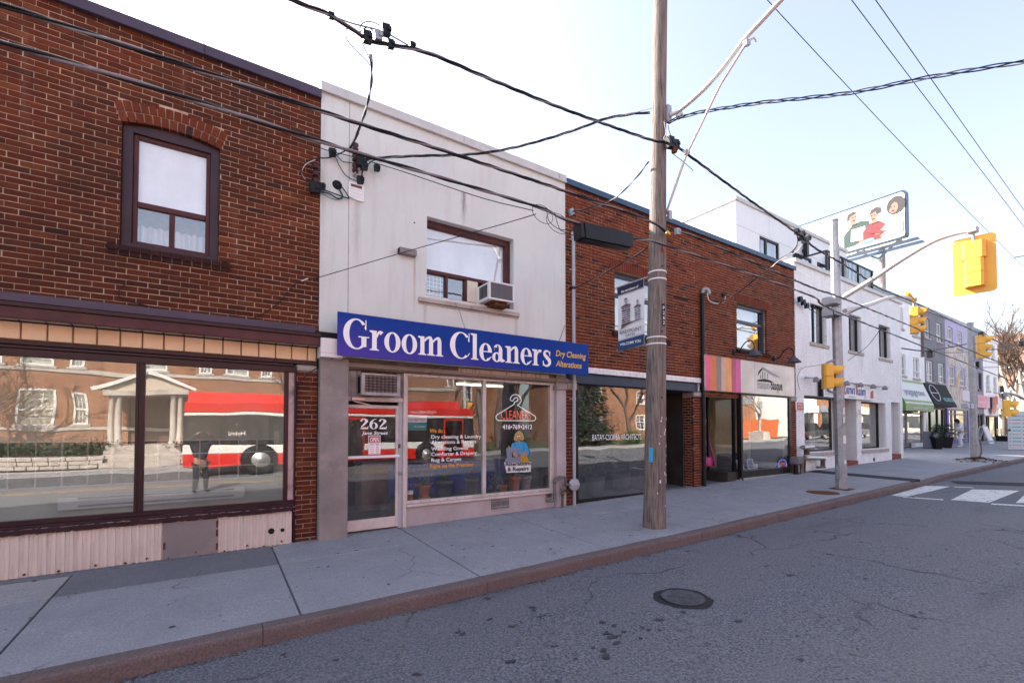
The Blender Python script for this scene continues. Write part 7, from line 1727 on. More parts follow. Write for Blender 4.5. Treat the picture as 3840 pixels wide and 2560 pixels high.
def bays(t, x0, x1, z0, z1, posts, fm, pier=None, kick=.5, gm='shop_glass_strong', transom=None):
    fr = MB()
    for a in posts: fr.cbox(a-.06,a+.06,YR+.02,YR+.14,z0,z1)
    fr.cbox(x0,x1,YR+.03,YR+.13,z1-.1,z1); fr.cbox(x0,x1,YR+.03,YR+.13,z0+kick-.06,z0+kick)
    if transom: fr.cbox(x0,x1,YR+.035,YR+.125,transom-.05,transom+.05)
    w = fr.build('shop_window',fm,t)
    for a, b in zip(posts,posts[1:]): MB().quad((a,YR+.08,z0+kick),(b,YR+.08,z0+kick),(b,YR+.08,z1),(a,YR+.08,z1)).build('pane',gm,w)
    if kick > .1: MB().box(x0,x1,YR+.04,YR+.12,z0-.1,z0+kick-.06).build('bulkhead',pier or fm,t)
e = [29.0, rx(3472), rx(3552), rx(3634), rx(3692), rx(3748)]
topz_ = rz(3471,1150); top2 = rz(3643,1224); top3 = rz(3743,1282)
zs = rz(3400,1521)
g3 = lambda x: G(x,YR)
z36 = lambda a,b: (3360+a*.3828,1100+b*.3828)
def ws(*L): return [(rx(z36(a,0)[0]),rx(z36(b,0)[0]),rz(*z36(a,d)),rz(*z36(a,c))) for a,b,c,d in L]
t1 = shop(e[0],e[1],topz_,'white_brick','white brick three storey building with a pale awning on a green valance',zs)
front(t1,e[0],e[1],topz_,'white_brick',ws((25,92,130,335),(45,108,590,800),(178,243,625,828))+[(rx(3438),rx(3452),rz(3438,1178),rz(3438,1150)+0)][:0]+[(rx(3429),rx(3455),rz(3429,1258),rz(3429,1172))],zs,'grey_print')
x = rx(3461); MB().tube([(x,YR-.08,topz_-.3),(x,YR-.08,rz(3461,1340))],.07,8).build('downspout','stone_taupe',t1)
a_, b_ = rx(3384), rx(3462)
bays(t1,31,b_,g3(36),zs,[31,32.6,rx(3386),rx(3404),rx(3462)],'weathered',kick=.1,transom=rz(3400,1548)); MB().box(rx(3417),b_+.0,YR-.03,YR+.02,g3(36)-.1,rz(3430,1660)).build('brick_bulkhead','white_brick',t1); MB().box(b_+.06,e[1],YR-.02,YR+.25,g3(37)-.1,zs).build('pier','white_brick',t1)
t2 = shop(e[1],e[2],topz_,'grey_paint','dark grey painted brick three storey building with a black awning',zs)
front(t2,e[1],e[2],topz_,'grey_paint',ws((313,378,655,858),(428,487,680,875),(300,352,245,432),(415,468,288,470)),zs,'grey_print')
bays(t2,e[1]+.1,e[2]-.3,g3(40),zs,[e[1]+.15,rx(3493),rx(3520),rx(3540),e[2]-.35],'black_frame',kick=.35)
t3 = shop(e[2],e[3],topz_,'purple_paint','purple three storey building with a painted mural around the windows',zs)
front(t3,e[2],e[3],topz_,'purple_paint',ws((540,594,705,890),(638,686,735,908),(527,578,330,505),(624,668,375,540)),zs,'grey_print')
slab(t3,e[2]+.25,e[3]-.15,zs+.02,rz(3560,1290),YR-.012,YR-.003,'mural',[(w[0]-.1,w[1]+.1,w[2]-.15,w[3]+.1) for w in ws((540,594,705,890),(638,686,735,908),(527,578,330,505),(624,668,375,540))],'mural')
bays(t3,e[2]+.3,e[3]-.3,g3(44),zs,[e[2]+.35,rx(3574),rx(3588),rx(3624),e[3]-.4],'weathered',kick=.35,pier='violet',transom=rz(3574,1552)); MB().box(e[2]-.1,e[2]+.3,YR-.04,YR+.25,0,zs).box(e[3]-.3,e[3],YR-.03,YR+.25,0,zs).build('pier','violet',t3)
t4 = shop(e[3],e[4],top2,'bluegrey_paint','blue grey three storey building behind the farther steel pole with a pink sign',zs)
front(t4,e[3],e[4],top2,'bluegrey_paint',ws((758,776,745,930),(815,852,775,942),(808,842,480,610)),zs-.2,'navy_frame',low=False,fm='black_frame')
bays(t4,e[3]+.2,e[4]-.3,g3(49),zs-.2,[e[3]+.3,rx(3668),rx(3676),rx(3686),e[4]-.3],'black_frame',kick=.3); MB().box(e[4]-.3,e[4],YR-.03,YR+.25,0,zs-.2).build('pier','bluegrey_paint',t4)
t5 = shop(e[4],e[5],top3,'white_brick','white three storey end building with a red picture sign, last of the row',zs)
front(t5,e[4],e[5],top3,'white_brick',ws((893,931,795,950),(965,997,815,965),(884,920,482,620),(953,987,508,645)),zs-.3,'white_paint')
bays(t5,e[4]+.2,e[5]-.2,g3(53),zs-.3,[e[4]+.3,rx(3706),rx(3712),rx(3738),e[5]-.25],'black_frame',kick=.3)
# awnings and row signs
def awning(label, x0, x1, zt, zb, dep, val, m_top, m_val, m_side):
    t = thing('awning',label,'awning',((x0+x1)/2,YR-.5,zb)); yb = YR-.03; yf = YR-dep
    MB().add([(x0,yf,zb),(x1,yf,zb),(x1,yb,zt),(x0,yb,zt)],[(0,1,2,3)]).add([(x0,yf,zb-.02),(x0,yb,zt-.02),(x1,yb,zt-.02),(x1,yf,zb-.02)],[(0,1,2,3)]).build('canvas',m_top,t)
    MB().box(x0,x1,yf-.012,yf,zb-val,zb).build('valance',m_val,t)
    for x in (x0,x1): MB().prism([(x-.01,yf,zb-val),(x-.01,yb,zb-val),(x-.01,yb,zt),(x-.01,yf,zb)],(.02,0,0)).build('side_flap',m_side,t)
    return t
wx = .56; q0 = P(3396,1510,YR-wx); q1 = P(3502,1519,YR-wx)
ay = awning('pale green and white sloping awning on the white brick row building',q0.x,q1.x,rz(3400,1425),q0.z,wx,.42,'awning_white','awning_sage','awning_green')
vz = Vector((0,wx-.03,rz(3400,1425)-q0.z)); vzl = vz.length; vz.normalize()
text('yogagrove',Vector((q0.x+.6,YR-wx,q0.z))+vz*vzl*.36+Vector((0,-.02,.02)),(q1.x-q0.x)*.72,.42,'stone_lilac',ay,ez=tuple(vz))
for k in (.06,.9): MB().add([Vector((ayx,YR-wx,q0.z))+vz*vzl*f_+Vector((0,-.012,.012)) for ayx,f_ in ((q0.x,k),(q1.x,k),(q1.x,k+.09),(q0.x,k+.09))],[(0,1,2,3)]).build('stripe','awning_sage',ay)
text('yoga studio wellness centre',(q0.x+1.2,YR-wx-.014,q0.z-.28),(q1.x-q0.x)*.5,.13,'banner_white',ay)
q0 = P(3504,1514,YR-wx); q1 = P(3588,1520,YR-wx)
ab = awning('black sloping awning with a white oval emblem on the dark grey building',q0.x+.08,q1.x,rz(3475,1436),q0.z,wx,.10,'awning_black','awning_black','awning_black')
c0 = Vector((q0.x+1.1,YR-wx,q0.z))+vz*vzl*.5+Vector((0,-.02,.02)); MB().tube([c0+Vector((.72*math.cos(a),0,0))+vz*vzl*.36*math.sin(a) for a in [2*math.pi*i/28 for i in range(29)]],.022,5,False).tube([c0-Vector((.7,0,0)),c0+Vector((.7,0,0))],.025,5).build('oval_emblem','banner_white',ab)
text('WELLNESS SPA',Vector((q0.x+2.2,YR-wx,q0.z))+vz*vzl*.16+Vector((0,-.02,.02)),2.2,.26,'kiosk_teal',ab,ez=tuple(vz),bold=.02)
t = thing('shop_sign','pink sign board on the blue grey building behind the farther pole','sign',(e[3]+2,YR-.2,rz(3660,1525))); MB().cbox(rx(3655),rx(3706)-.5,YR-.22,YR-.02,rz(3660,1528),rz(3660,1481)).build('panel','pink_light',t)
text('BEAUTY',(rx(3660),YR-.225,rz(3660,1503)),2.6,.36,'stripe_pink',t); MB().box(rx(3657),rx(3690),YR-.224,YR-.221,rz(3660,1526),rz(3660,1510)).build('picture','pink_print',t)
t = thing('shop_sign','red and white picture sign board on the last white row building','sign',(e[4]+2,YR-.2,rz(3720,1532))); MB().cbox(rx(3715),rx(3746),YR-.22,YR-.02,rz(3720,1531),rz(3720,1490)).build('panel','banner_white',t)
q = P(3728,1515,YR-.22); MB().lathe([(.75,0),(.7,-.004),(0,-.005)],(q.x,YR-.223,q.z-.1),10,'y').cbox(rx(3720),rx(3730),YR-.226,YR-.222,q.z,q.z+.7).build('picture','red_paint',t); MB().cbox(rx(3707),rx(3715)-.1,YR-.25,YR,rz(3710,1531),rz(3710,1490)).build('end_post','navy_frame',t)
# sidewalk furniture
def planter(px, py, sc, label):
    c = GP(px,py); t = thing('planter',label,'planter',tuple(c),'dark planters before the black awning')
    MB().lathe([(.22*sc,0),(.34*sc,.72*sc),(.31*sc,.72*sc),(.29*sc,.6*sc),(0,.6*sc)],tuple(c),4,smooth=False).build('pot','black_frame',t)
    R = random.Random(px); mb = MB()
    for i in range(260):
        a = R.uniform(0,6.28); h = R.uniform(.6,1.55)*sc; rr = .36*sc*R.random()**.5; s = R.uniform(.03,.08)
        cc = c+Vector((rr*math.cos(a),rr*math.sin(a),h)); d = Vector((R.uniform(-1,1),R.uniform(-1,1),R.uniform(-.2,1)))*s; e_ = Vector((R.uniform(-1,1),R.uniform(-1,1),R.uniform(-1,1)))*s*.4; mb.quad(cc-d-e_,cc+d-e_,cc+d+e_,cc-d+e_)
    mb.build('foliage','leaf_dark',t); return t
pl = planter(3515,1683,.9,'big dark planter with an evergreen shrub, nearest under the black awning')
c = GP(3552,1679); dup(pl,tuple(c),'dark planter with a shrub beside the white-clothed person')
c = GP(3489,1680); solo('storage_box', MB().cbox(c.x-.35,c.x+.35,c.y-.25,c.y+.25,c.z,c.z+1.0,.03), 'bluegrey_paint', 'blue grey box against the wall left of the dark planters', 'box')
c = GP(3690,1663); t = thing('sandwich_board','white sandwich board sign standing on the sidewalk behind the farther pole','sandwich board',tuple(c))
for s in (-1,1): MB().obox(c+Vector((0,.22*s,.62)),(.62,0,0),(0,.018,0),(0,-.16*s,.60)).build('board','banner_white',t)
MB().obox(c+Vector((0,-.25,.62)),(.52,0,0),(0,.006,0),(0,.13,.45)).build('notice','kiosk',t); MB().obox(c+Vector((0,-.40,.2)),(.58,0,0),(0,.006,0),(0,.015,.05)).build('stripe','shirt_blue',t); MB().tube(curve([c+Vector((-.2,0,1.2)),c+Vector((-.1,0,1.3)),c+Vector((.1,0,1.3)),c+Vector((.2,0,1.2))],4),.03,6).build('handle','banner_white',t)
c = GP(3768,1653); t = thing('park_bench','dark bench with pale slats on the sidewalk near the end of the row','bench',tuple(c))
for i in range(3): MB().cbox(c.x-.9,c.x+.9,c.y-.3+i*.17,c.y-.16+i*.17,c.z+.42,c.z+.46).build('seat_slat','cream',t)
for i in range(3): MB().cbox(c.x-.9,c.x+.9,c.y+.26,c.y+.30,c.z+.55+i*.15,c.z+.66+i*.15).build('back_slat','cream',t)
for x in (-.8,.8): MB().cbox(c.x+x-.05,c.x+x+.05,c.y-.3,c.y+.3,c.z,c.z+.41).cbox(c.x+x-.05,c.x+x+.05,c.y+.301,c.y+.36,c.z,c.z+1.0).build('end_frame','black_frame',t)
c = GP(3820,1686); t = thing('kiosk_cabinet','tall white street cabinet with rows of teal bars at the right edge','cabinet',tuple(c))
kh = 2.15; MB().cbox(c.x-.36,c.x+.36,c.y-.35,c.y+.35,c.z,c.z+kh,.03).build('body','kiosk',t)
for k in range(9):
    z = c.z+.25+k*.2; MB().box(c.x-.362-.003,c.x-.3605,c.y-.17,c.y+.17,z,z+.05).box(c.x-.17,c.x+.17,c.y-.354,c.y-.351,z,z+.05).build('bar','kiosk_teal' if k%3 else 'pink_print',t)
    for s in (-.25,.25): MB().box(c.x+s-.02,c.x+s+.02,c.y-.354,c.y-.351,z,z+.035).box(c.x-.365,c.x-.3605,c.y+s-.02,c.y+s+.02,z,z+.035).build('dot','black_print',t)
q = PX(3792,1618,c.x-.36); MB().lathe([(.07,0),(.05,-.03),(0,-.03)],(c.x-.363,c.y+.28,c.z+1.1),10,'x').build('lock','brass_old',t)
strip([54,57,60,66], 8.6, 9.7, G, .01).build('grass_strip','awning_green',kind='stuff')
# red brick block and bare tree closing the view
XB2 = 76.0; bf = thing('apartment_building','tan brick apartment block with cream ground floor closing the view at the right','building',(XB2,10,1))
yz = lambda px,py: PX(px,py,XB2)
y0_, y1_ = 2.0, 16.0; ztop = yz(3800,1282).z; zc_ = yz(3780,1530).z
hol = []
mb = MB()
wl_ = []
for k in range(6):
    for r in range(3): wl_.append((y0_+1+k*2.3, zc_+1.0+r*2.9))
ys_ = sorted({y0_,y1_}|{v for y,_ in wl_ for v in (y,y+1.2)}); zs2 = sorted({zc_,ztop}|{v for _,z in wl_ for v in (z,z+1.6)})
for a,b in zip(ys_,ys_[1:]):
    for c_,d_ in zip(zs2,zs2[1:]):
        if any(abs(a-y) < 1e-6 and abs(c_-z) < 1e-6 for y,z in wl_): continue
        mb.box(XB2,XB2+.4,a,b,c_,d_)
mb.box(XB2+.4,XB2+14,y0_,y0_+.4,.5,ztop).box(XB2+.4,XB2+14,y1_-.4,y1_,.5,ztop); mb.build('wall','far_brick',bf)
for y,z in wl_: w = MB().box(XB2+.1,XB2+.14,y,y+.08,z,z+1.6).box(XB2+.1,XB2+.14,y+1.12,y+1.2,z,z+1.6).box(XB2+.1,XB2+.14,y+.08,y+1.12,z+.74,z+.84).build('window','white_paint',bf); MB().box(XB2+.2,XB2+.22,y,y+1.2,z,z+1.6).build('pane','car_dark',w)
gd_y0, gd_y1 = yz(3797,1600).y, yz(3757,1600).y; gz_ = yz(3770,1567).z
MB().box(XB2-.15,XB2+.4,y0_,gd_y0,.4,zc_).box(XB2-.15,XB2+.4,gd_y1,y1_,.4,zc_).box(XB2-.15,XB2+.4,gd_y0,gd_y1,gz_,zc_).build('ground_floor','cream',bf); MB().box(XB2+.2,XB2+.3,gd_y0,gd_y1,.4,gz_).build('garage_door','maroon',bf)
MB().box(XB2-.3,XB2+.5,y0_-.1,y1_+.1,ztop,ztop+.3).build('parapet','limestone',bf)
def bare(base, H, seed, mat='bark', tw='twig', levels=5, spread=.55, r0=None, leafy=None):
    R = random.Random(seed); tr = MB(); cr = MB()
    def grow(p, d, L, r, lv):
        pts = [p]; dd = d.copy(); n = 4
        for i in range(n):
            dd = (dd+Vector((R.uniform(-1,1),R.uniform(-1,1),R.uniform(-.3,.5)))*.13).normalized(); pts.append(pts[-1]+dd*L/n)
        (tr if lv >= levels-1 else cr).tube(pts,[r*(1-.35*i/n) for i in range(n+1)],6 if lv >= levels-1 else 3,False)
        if lv <= 0: return
        for k in range(3 if lv > 1 else 4):
            a = dd.orthogonal().normalized(); a.rotate(Matrix.Rotation(R.uniform(0,6.28),3,dd)); q = pts[-1] if k < 2 else pts[R.choice([2,3])]
            grow(q,(dd*(1-spread*.6)+a*R.uniform(.35,.9)*spread*1.2+Vector((0,0,.18))).normalized(),L*R.uniform(.58,.8),r*.6,lv-1)
    grow(Vector(base),Vector((0,0,1)),H*.32,r0 or H*.022,levels)
    return tr, cr
def tree(base, H, seed, label, mat='bark', tw='twig', levels=5, spread=.55, group=None):
    t = thing('bare_tree',label,'tree',tuple(base),group); tr, cr = bare(base,H,seed,mat,tw,levels,spread)
    tr.build('trunk',mat,t); cr.build('crown',tw,t); return t
q = PX(3815,1640,66.0); tree((66,q.y,g(66)-.1),13.5,3,'leafless tree with pale brown twigs before the tan block at the right','bark_pale','twig',6)
q = PX(3790,1640,71.0); tree((71,q.y+.5,g(71)-.1),10.5,14,'smaller leafless tree beside the tan block behind the white end building','bark_pale','twig',6)
q = PX(3835,1640,63.0); tree((63,q.y-.4,g(63)-.1),12.0,23,'leafless tree at the very right edge of the picture before the tan block','bark_pale','twig',6)
q = PX(3775,1640,70.0); tree((70,q.y+.2,g(70)-.1),11.5,29,'leafless tree just right of the white end building','bark','twig',6)
# rooftop billboard on a steel post
XBB = 34.9; by0, by1 = PX(3402,800,XBB).y, PX(2986,850,XBB).y; bz1_ = PX(3385,712,XBB).z; bz0_ = PX(3395,893,XBB).z
bb = thing('billboard','large sunlit billboard with three cooking people on a post above the roofs','billboard',(XBB,(by0+by1)/2,bz0_))
def rr_(y0,y1,z0,z1,r,n=5):
    o = []
    for cy,cz,a0 in ((y1-r,z1-r,0),(y0+r,z1-r,90),(y0+r,z0+r,180),(y1-r,z0+r,270)):
        for i in range(n+1): a = math.radians(a0+90*i/n); o.append((cy+r*math.cos(a),cz+r*math.sin(a)))
    return o
MB().prism([(XBB,y,z) for y,z in rr_(by0,by1,bz0_,bz1_,.28)],(.28,0,0)).build('cabinet','navy_frame',bb)
face = MB().prism([(XBB-.02,y,z) for y,z in rr_(by0+.11,by1-.11,bz0_+.14,bz1_-.11,.22)],(.019,0,0)).build('face','white_clean',bb)
W_ = by1-by0; Hb = bz1_-bz0_
def bbp(u,v,d=.023): return Vector((XBB-d,by1-W_*u,bz0_+Hb*v))
BL = [0]
def bbpoly(uv, mat):
    BL[0] += 1; pts = [bbp(u,v,.022+.0012*BL[0]) for u,v in uv]; nn = Vector()
    for i in range(len(pts)): nn += pts[i].cross(pts[(i+1)%len(pts)])
    return MB().poly(pts if nn.x < 0 else pts[::-1]).build('print',mat,face)
def bov(u,v,a,b,mat,n=14): return bbpoly([(u+a*math.cos(2*math.pi*i/n),v+b*math.sin(2*math.pi*i/n)) for i in range(n)],mat)
text('bringing all',bbp(.02,.72),W_*.36,.40,'print_teal',face,ex=(0,-1,0)); text('your favourites',bbp(.02,.54),W_*.43,.40,'print_teal',face,ex=(0,-1,0)); text('together.',bbp(.06,.37),W_*.22,.38,'print_teal',face,ex=(0,-1,0))
bbpoly([(.47,.12),(.47,.42),(.55,.60),(.62,.64),(.70,.58),(.68,.12)],'print_green'); bbpoly([(.53,.10),(.54,.50),(.66,.50),(.66,.10)],'white_clean'); bov(.555,.755,.036,.105,'print_skin'); bbpoly([(.50,.72),(.505,.86),(.56,.90),(.595,.84),(.56,.82),(.53,.80),(.52,.72)],'print_hair')
bbpoly([(.64,.10),(.64,.38),(.70,.52),(.78,.52),(.83,.42),(.82,.10)],'print_red'); bov(.735,.655,.034,.10,'print_skin'); bbpoly([(.70,.70),(.71,.80),(.76,.83),(.80,.78),(.795,.68),(.765,.66),(.75,.74)],'print_hair')
bbpoly([(.84,.14),(.85,.50),(.91,.58),(1.0-.02,.54),(.98,.14)],'white_clean'); bov(.915,.73,.075,.19,'print_hair'); bov(.895,.70,.038,.115,'print_skin'); bbpoly([(.86,.66),(.85,.78),(.88,.84),(.92,.82),(.885,.78)],'print_hair')
bov(.60,.20,.05,.03,'print_skin'); bov(.79,.26,.05,.03,'print_skin'); bov(.86,.18,.07,.07,'cream'); bov(.93,.20,.04,.05,'yellow_print'); bbpoly([(.45,.06),(.98,.06),(.98,.11),(.45,.11)],'cream')
for u_,v_ in ((.562,.745),(.728,.645),(.888,.69)):
    for s_ in (-.012,.012): bov(u_+s_,v_+.03,.0045,.012,'print_hair',8)
    bov(u_,v_-.05,.012,.012,'print_red',8)
bbpoly([(.535,.665),(.575,.665),(.59,.60),(.52,.60)],'print_skin'); bbpoly([(.715,.57),(.755,.57),(.765,.50),(.71,.50)],'print_skin'); bbpoly([(.47,.12),(.53,.12),(.60,.17),(.60,.23),(.50,.24)],'print_green'); bbpoly([(.66,.36),(.70,.30),(.80,.24),(.82,.28),(.74,.40)],'print_red'); bbpoly([(.85,.42),(.88,.34),(.82,.28),(.79,.31)],'white_clean')
bbpoly([(.45,.11),(.98,.11),(.98,.13),(.45,.13)],'grey_print'); bov(.69,.15,.05,.05,'kiosk_teal'); bov(.69,.175,.045,.02,'cream'); bbpoly([(.84,.14),(.845,.34),(.90,.40),(.97,.38),(.97,.14)],'bluegrey_paint')
yp = PX(3308,1000,XBB+.3).y
MB().tube([(XBB+.3,yp,g(35)-.2),(XBB+.3,yp,bz0_-.02)],.17,12).build('post','panel',bb)
MB().box(XBB-.9,XBB-.5,by0-.9,by1+.3,bz0_-.72,bz0_-.66).box(XBB-1.7,XBB-1.3,by0-.9,by1+.3,bz0_-.72,bz0_-.66).build('catwalk','navy_frame',bb)
mb = MB()
for k in range(4): y = by0+.3+(W_-.6)*k/3; mb.bar((XBB+.1,y,bz0_),(XBB-1.6,y,bz0_-.66),.06); 
mb.bar((XBB-.2,yp,bz0_-.9),(XBB-.1,yp+1.2,bz0_-.02),.10).bar((XBB-.2,yp,bz0_-.9),(XBB-.1,yp-1.0,bz0_-.02),.10); mb.build('brace','navy_frame',bb)
MB().box(XBB-.06,XBB+.06,by0,by1,bz0_-.14,bz0_-.03).build('trim_rail','cream',bb)
MB().box(XBB-.6,XBB-.2,by0-.2,by0+.25,bz0_+Hb*.62,bz0_+Hb*.78).build('lamp_box','cream',bb) if False else None

# ================================================================ WHAT STANDS IN THE DRY CLEANER WINDOW
sh = gz0-.012
def potp(px0,px1,pyt,pyb,dy,mat,label,plant,lm='leaf',saucer=False,tilt=0):
    Y = YD+dy; a = P(px0,pyt,Y); b = P(px1,pyt,Y); x = (a.x+b.x)/2; r = (b.x-a.x)/2; h = max(.05,a.z-sh) ; t = thing('potted_plant',label,'potted plant',(x,Y,sh))
    h = min(h,.45)
    MB().lathe([(r*.68,0),(r*.94,h*.78),(r*.95,h*.78),(r,h*.80),(r,h),(r*.88,h),(r*.85,h*.85),(0,h*.84)],(x,Y,sh+(.01 if saucer else 0)),20).build('pot',mat,t)
    if saucer: MB().lathe([(r*.8,0),(r*.95,.018),(r*.85,.012),(0,.01)],(x,Y,sh),18).build('saucer','cream',t)
    R = random.Random(px0); mb = MB()
    if plant == 'blades':
        for i in range(16):
            a_ = R.uniform(0,6.28); L = R.uniform(.16,.32); lean = R.uniform(.05,.35); p = Vector((x,Y,sh+h*.85)); d = Vector((math.cos(a_)*lean,math.sin(a_)*lean*.6,1)); s_ = Vector((-math.sin(a_),math.cos(a_),0))*.010
            q1 = p+d*L*.6; q2 = p+d*L+Vector((math.cos(a_),0,0))*.03; mb.add([p-s_,p+s_,q1+s_*1.1,q1-s_*1.1,q2],[(0,1,2,3),(3,2,4)])
    elif plant == 'fronds':
        for i in range(34):
            a_ = R.uniform(0,6.28); L = R.uniform(.25,.6); p = Vector((x,Y,sh+h*.85)); w = Vector((-math.sin(a_),math.cos(a_),0))*.011; prev = p
            for k in range(4):
                f0 = k/4; f1 = (k+1)/4; pt = lambda f: p+Vector((math.cos(a_)*L*.75*f,math.sin(a_)*L*.35*f,L*(f*1.1-.75*f*f)))
                mb.quad(pt(f0)-w*(1-f0*.8),pt(f0)+w*(1-f0*.8),pt(f1)+w*(1-f1*.8),pt(f1)-w*(1-f1*.8))
    else:
        for i in range(46):
            a_ = R.uniform(0,6.28); rr = R.uniform(.03,r*1.5); hh = sh+h*.9+R.uniform(-.04,.22); c = Vector((x+rr*math.cos(a_),Y+rr*.7*math.sin(a_),hh)); d = Vector((math.cos(a_),math.sin(a_),R.uniform(-.5,.6)))*R.uniform(.03,.055); s_ = Vector((-math.sin(a_),math.cos(a_),R.uniform(-.4,.4)))*R.uniform(.015,.028)
            mb.add([c-d,c+s_,c+d,c-s_],[(0,1,2,3)])
    mb.build('leaves',lm,t); return t
potp(1569,1613,1821,1855,.16,'terracotta','terracotta pot on a saucer with sprawling fronds, left in the dry cleaner window','fronds',saucer=True)
potp(1632,1698,1802,1850,.34,'pot_grey','largest grey pot with tall arching leaves in the dry cleaner window','fronds')
potp(1746,1794,1793,1838,.42,'pot_grey','dark grey pot with hanging leaves beside the window mullion','bush','leaf_dark')
potp(1845,1862,1815,1832,.30,'black_frame','tiny dark plant low beside the window mullion','bush','leaf')
potp(1872,1900,1819,1834,.18,'terracotta','small low terracotta pot with upright green blades','blades')
potp(1908,1948,1786,1826,.22,'terracotta','tall terracotta pot right of the green blades','bush','leaf')
potp(1953,1990,1783,1822,.26,'pot_stone','weathered stone grey pot below the seamstress print','bush','leaf_dark')
q = P(1537,1850,YD+.12); t = thing('plastic_tub','stack of small white tubs in the left corner of the dry cleaner window','tub',(q.x,YD+.14,sh))
MB().lathe([(.055,0),(.06,.10),(.0,.10)],(q.x,YD+.14,sh),14).build('jar','terracotta',t); MB().lathe([(.06,.101),(.065,.16),(.05,.16),(0,.16)],(q.x,YD+.14,sh),14).build('tub','cloth_white',t)
# counter with service list, lamp, neon hanger
c0, c1 = P(1456,1700,9.0).x, P(1900,1700,9.0).x; ct = P(1500,1737,9.0).z
t = thing('shop_counter','deep blue counter with white service list inside the dry cleaner','counter',((c0+c1)/2,9.0,.09))
MB().box(c0,c1,9.0,9.6,.2,ct).build('front','blue_print',t); MB().box(c0-.5,c0-.002,9.02,9.6,.1,ct).build('end_panel','room_wood',t); MB().cbox(c0-.52,c1+.1,8.96,9.65,ct,ct+.05).build('top','panel',t)
for s,x,z,w in (('\u2022 Wedding Gown',.18,.74,1.35),('\u2022 Comforter',.18,.54,.95),('\u2022 Drapery',.18,.34,.8),('\u2022 Leather & Suede',2.2,.34,1.3),('\u2022 Rug',2.2,.14,.4)): text(s,(c0+x,8.997,.2+z*(ct-.2)/.9),w,.095,'bluegrey_paint',t)
q = P(1780,1452,8.6); t = thing('tube_lamp','lit fluorescent tube lamp under the ceiling of the dry cleaner','lamp',(q.x,8.6,2.6)); MB().tube([(P(1712,1452,8.6).x,8.6,2.62),(P(1885,1459,8.6).x,8.6,2.62)],.022,8).build('tube','tube_light',t); MB().box(P(1712,1452,8.6).x,P(1885,1459,8.6).x,8.55,8.65,2.66,2.70).build('fitting','white_paint',t)
MB().box(P(1262,1900,8.0).x+.2,xm0+.3,YD+.25,YD+1.5,.1,.108).build('door_mat','mat_dark',b2)
Yn2 = YD+.14; nz = lambda a,b: P(1700+a*.2232,1350+b*.2232,Yn2)
hg = thing('neon_sign','neon sign of a white clothes hanger with red CLEANERS lettering','neon sign',tuple(nz(1050,1010)))
MB().tube([nz(*p) for p in ((1020,740),(730,920),(715,955),(722,990),(760,1012),(1345,1017),(1378,1000),(1382,960),(1365,935),(1075,755))],.010,6).build('hanger_tube','neon_white',hg)
MB().tube(curve([nz(*p) for p in ((1020,740),(1028,705),(1060,692),(1085,665),(1075,632),(1045,630),(1018,650),(1000,682),(968,678),(956,650),(985,598),(1045,576),(1108,602),(1140,662),(1120,722),(1075,755))],4),.010,6).build('hook_tube','neon_white',hg)
a = nz(805,990); b = nz(1300,1000); text('CLEANERS',(a.x,Yn2,a.z),b.x-a.x,.175,'neon_red',hg,bold=-.012)
q = P(2385,1840,YA+.7)
for i,(px,dy,lb) in enumerate(((2230,.6,'dark leafy plant on the left behind the architects glass'),(2330,.9,'dark plant in a grey cube pot behind the architects glass'))):
    c = P(px,1850,YA+dy); t = thing('potted_plant',lb,'potted plant',(c.x,YA+dy,.1)); MB().lathe([(.2,0),(.26,.45),(.22,.45),(0,.4)],(c.x,YA+dy,.1),12).build('pot','pot_grey',t)
    R = random.Random(i); mb = MB()
    for k in range(120): a_ = R.uniform(0,6.28); rr = R.uniform(0,.45); cc = Vector((c.x+rr*math.cos(a_),YA+dy+rr*.5*math.sin(a_),R.uniform(.5,1.1))); d = Vector((R.uniform(-1,1),R.uniform(-1,1),R.uniform(-1,1)))*.07; e_ = Vector((R.uniform(-1,1),R.uniform(-1,1),R.uniform(-1,1)))*.04; mb.add([cc-d,cc+e_,cc+d,cc-e_],[(0,1,2,3)])
    mb.build('leaves','leaf_dark',t)

# ================================================================ PEOPLE
def skin_body(name, J, E, rad, mat, parent, loc, rot=0, sub=2, root='pelvis'):
    names = list(J); me = bpy.data.meshes.new(name); me.from_pydata([J[n] for n in names],[(names.index(a),names.index(b)) for a,b in E],[])
    o = bpy.data.objects.new(name, me); COL.objects.link(o)
    sk = o.modifiers.new('s','SKIN'); sk.use_smooth_shade = True
    for i,n in enumerate(names):
        v = me.skin_vertices[0].data[i]; r = rad[n]; v.radius = (r,r) if not isinstance(r,tuple) else r; v.use_root = (n == root)
    ss = o.modifiers.new('d','SUBSURF'); ss.levels = sub; ss.render_levels = sub
    dg = bpy.context.evaluated_depsgraph_get(); m2 = bpy.data.meshes.new_from_object(o.evaluated_get(dg)); bpy.data.objects.remove(o)
    mb = MB(); R3 = Matrix.Rotation(rot,3,'Z'); L = Vector(loc)
    mb.add([R3 @ v.co + L for v in m2.vertices],[tuple(p.vertices) for p in m2.polygons],True); return mb.build(name,mat,parent)
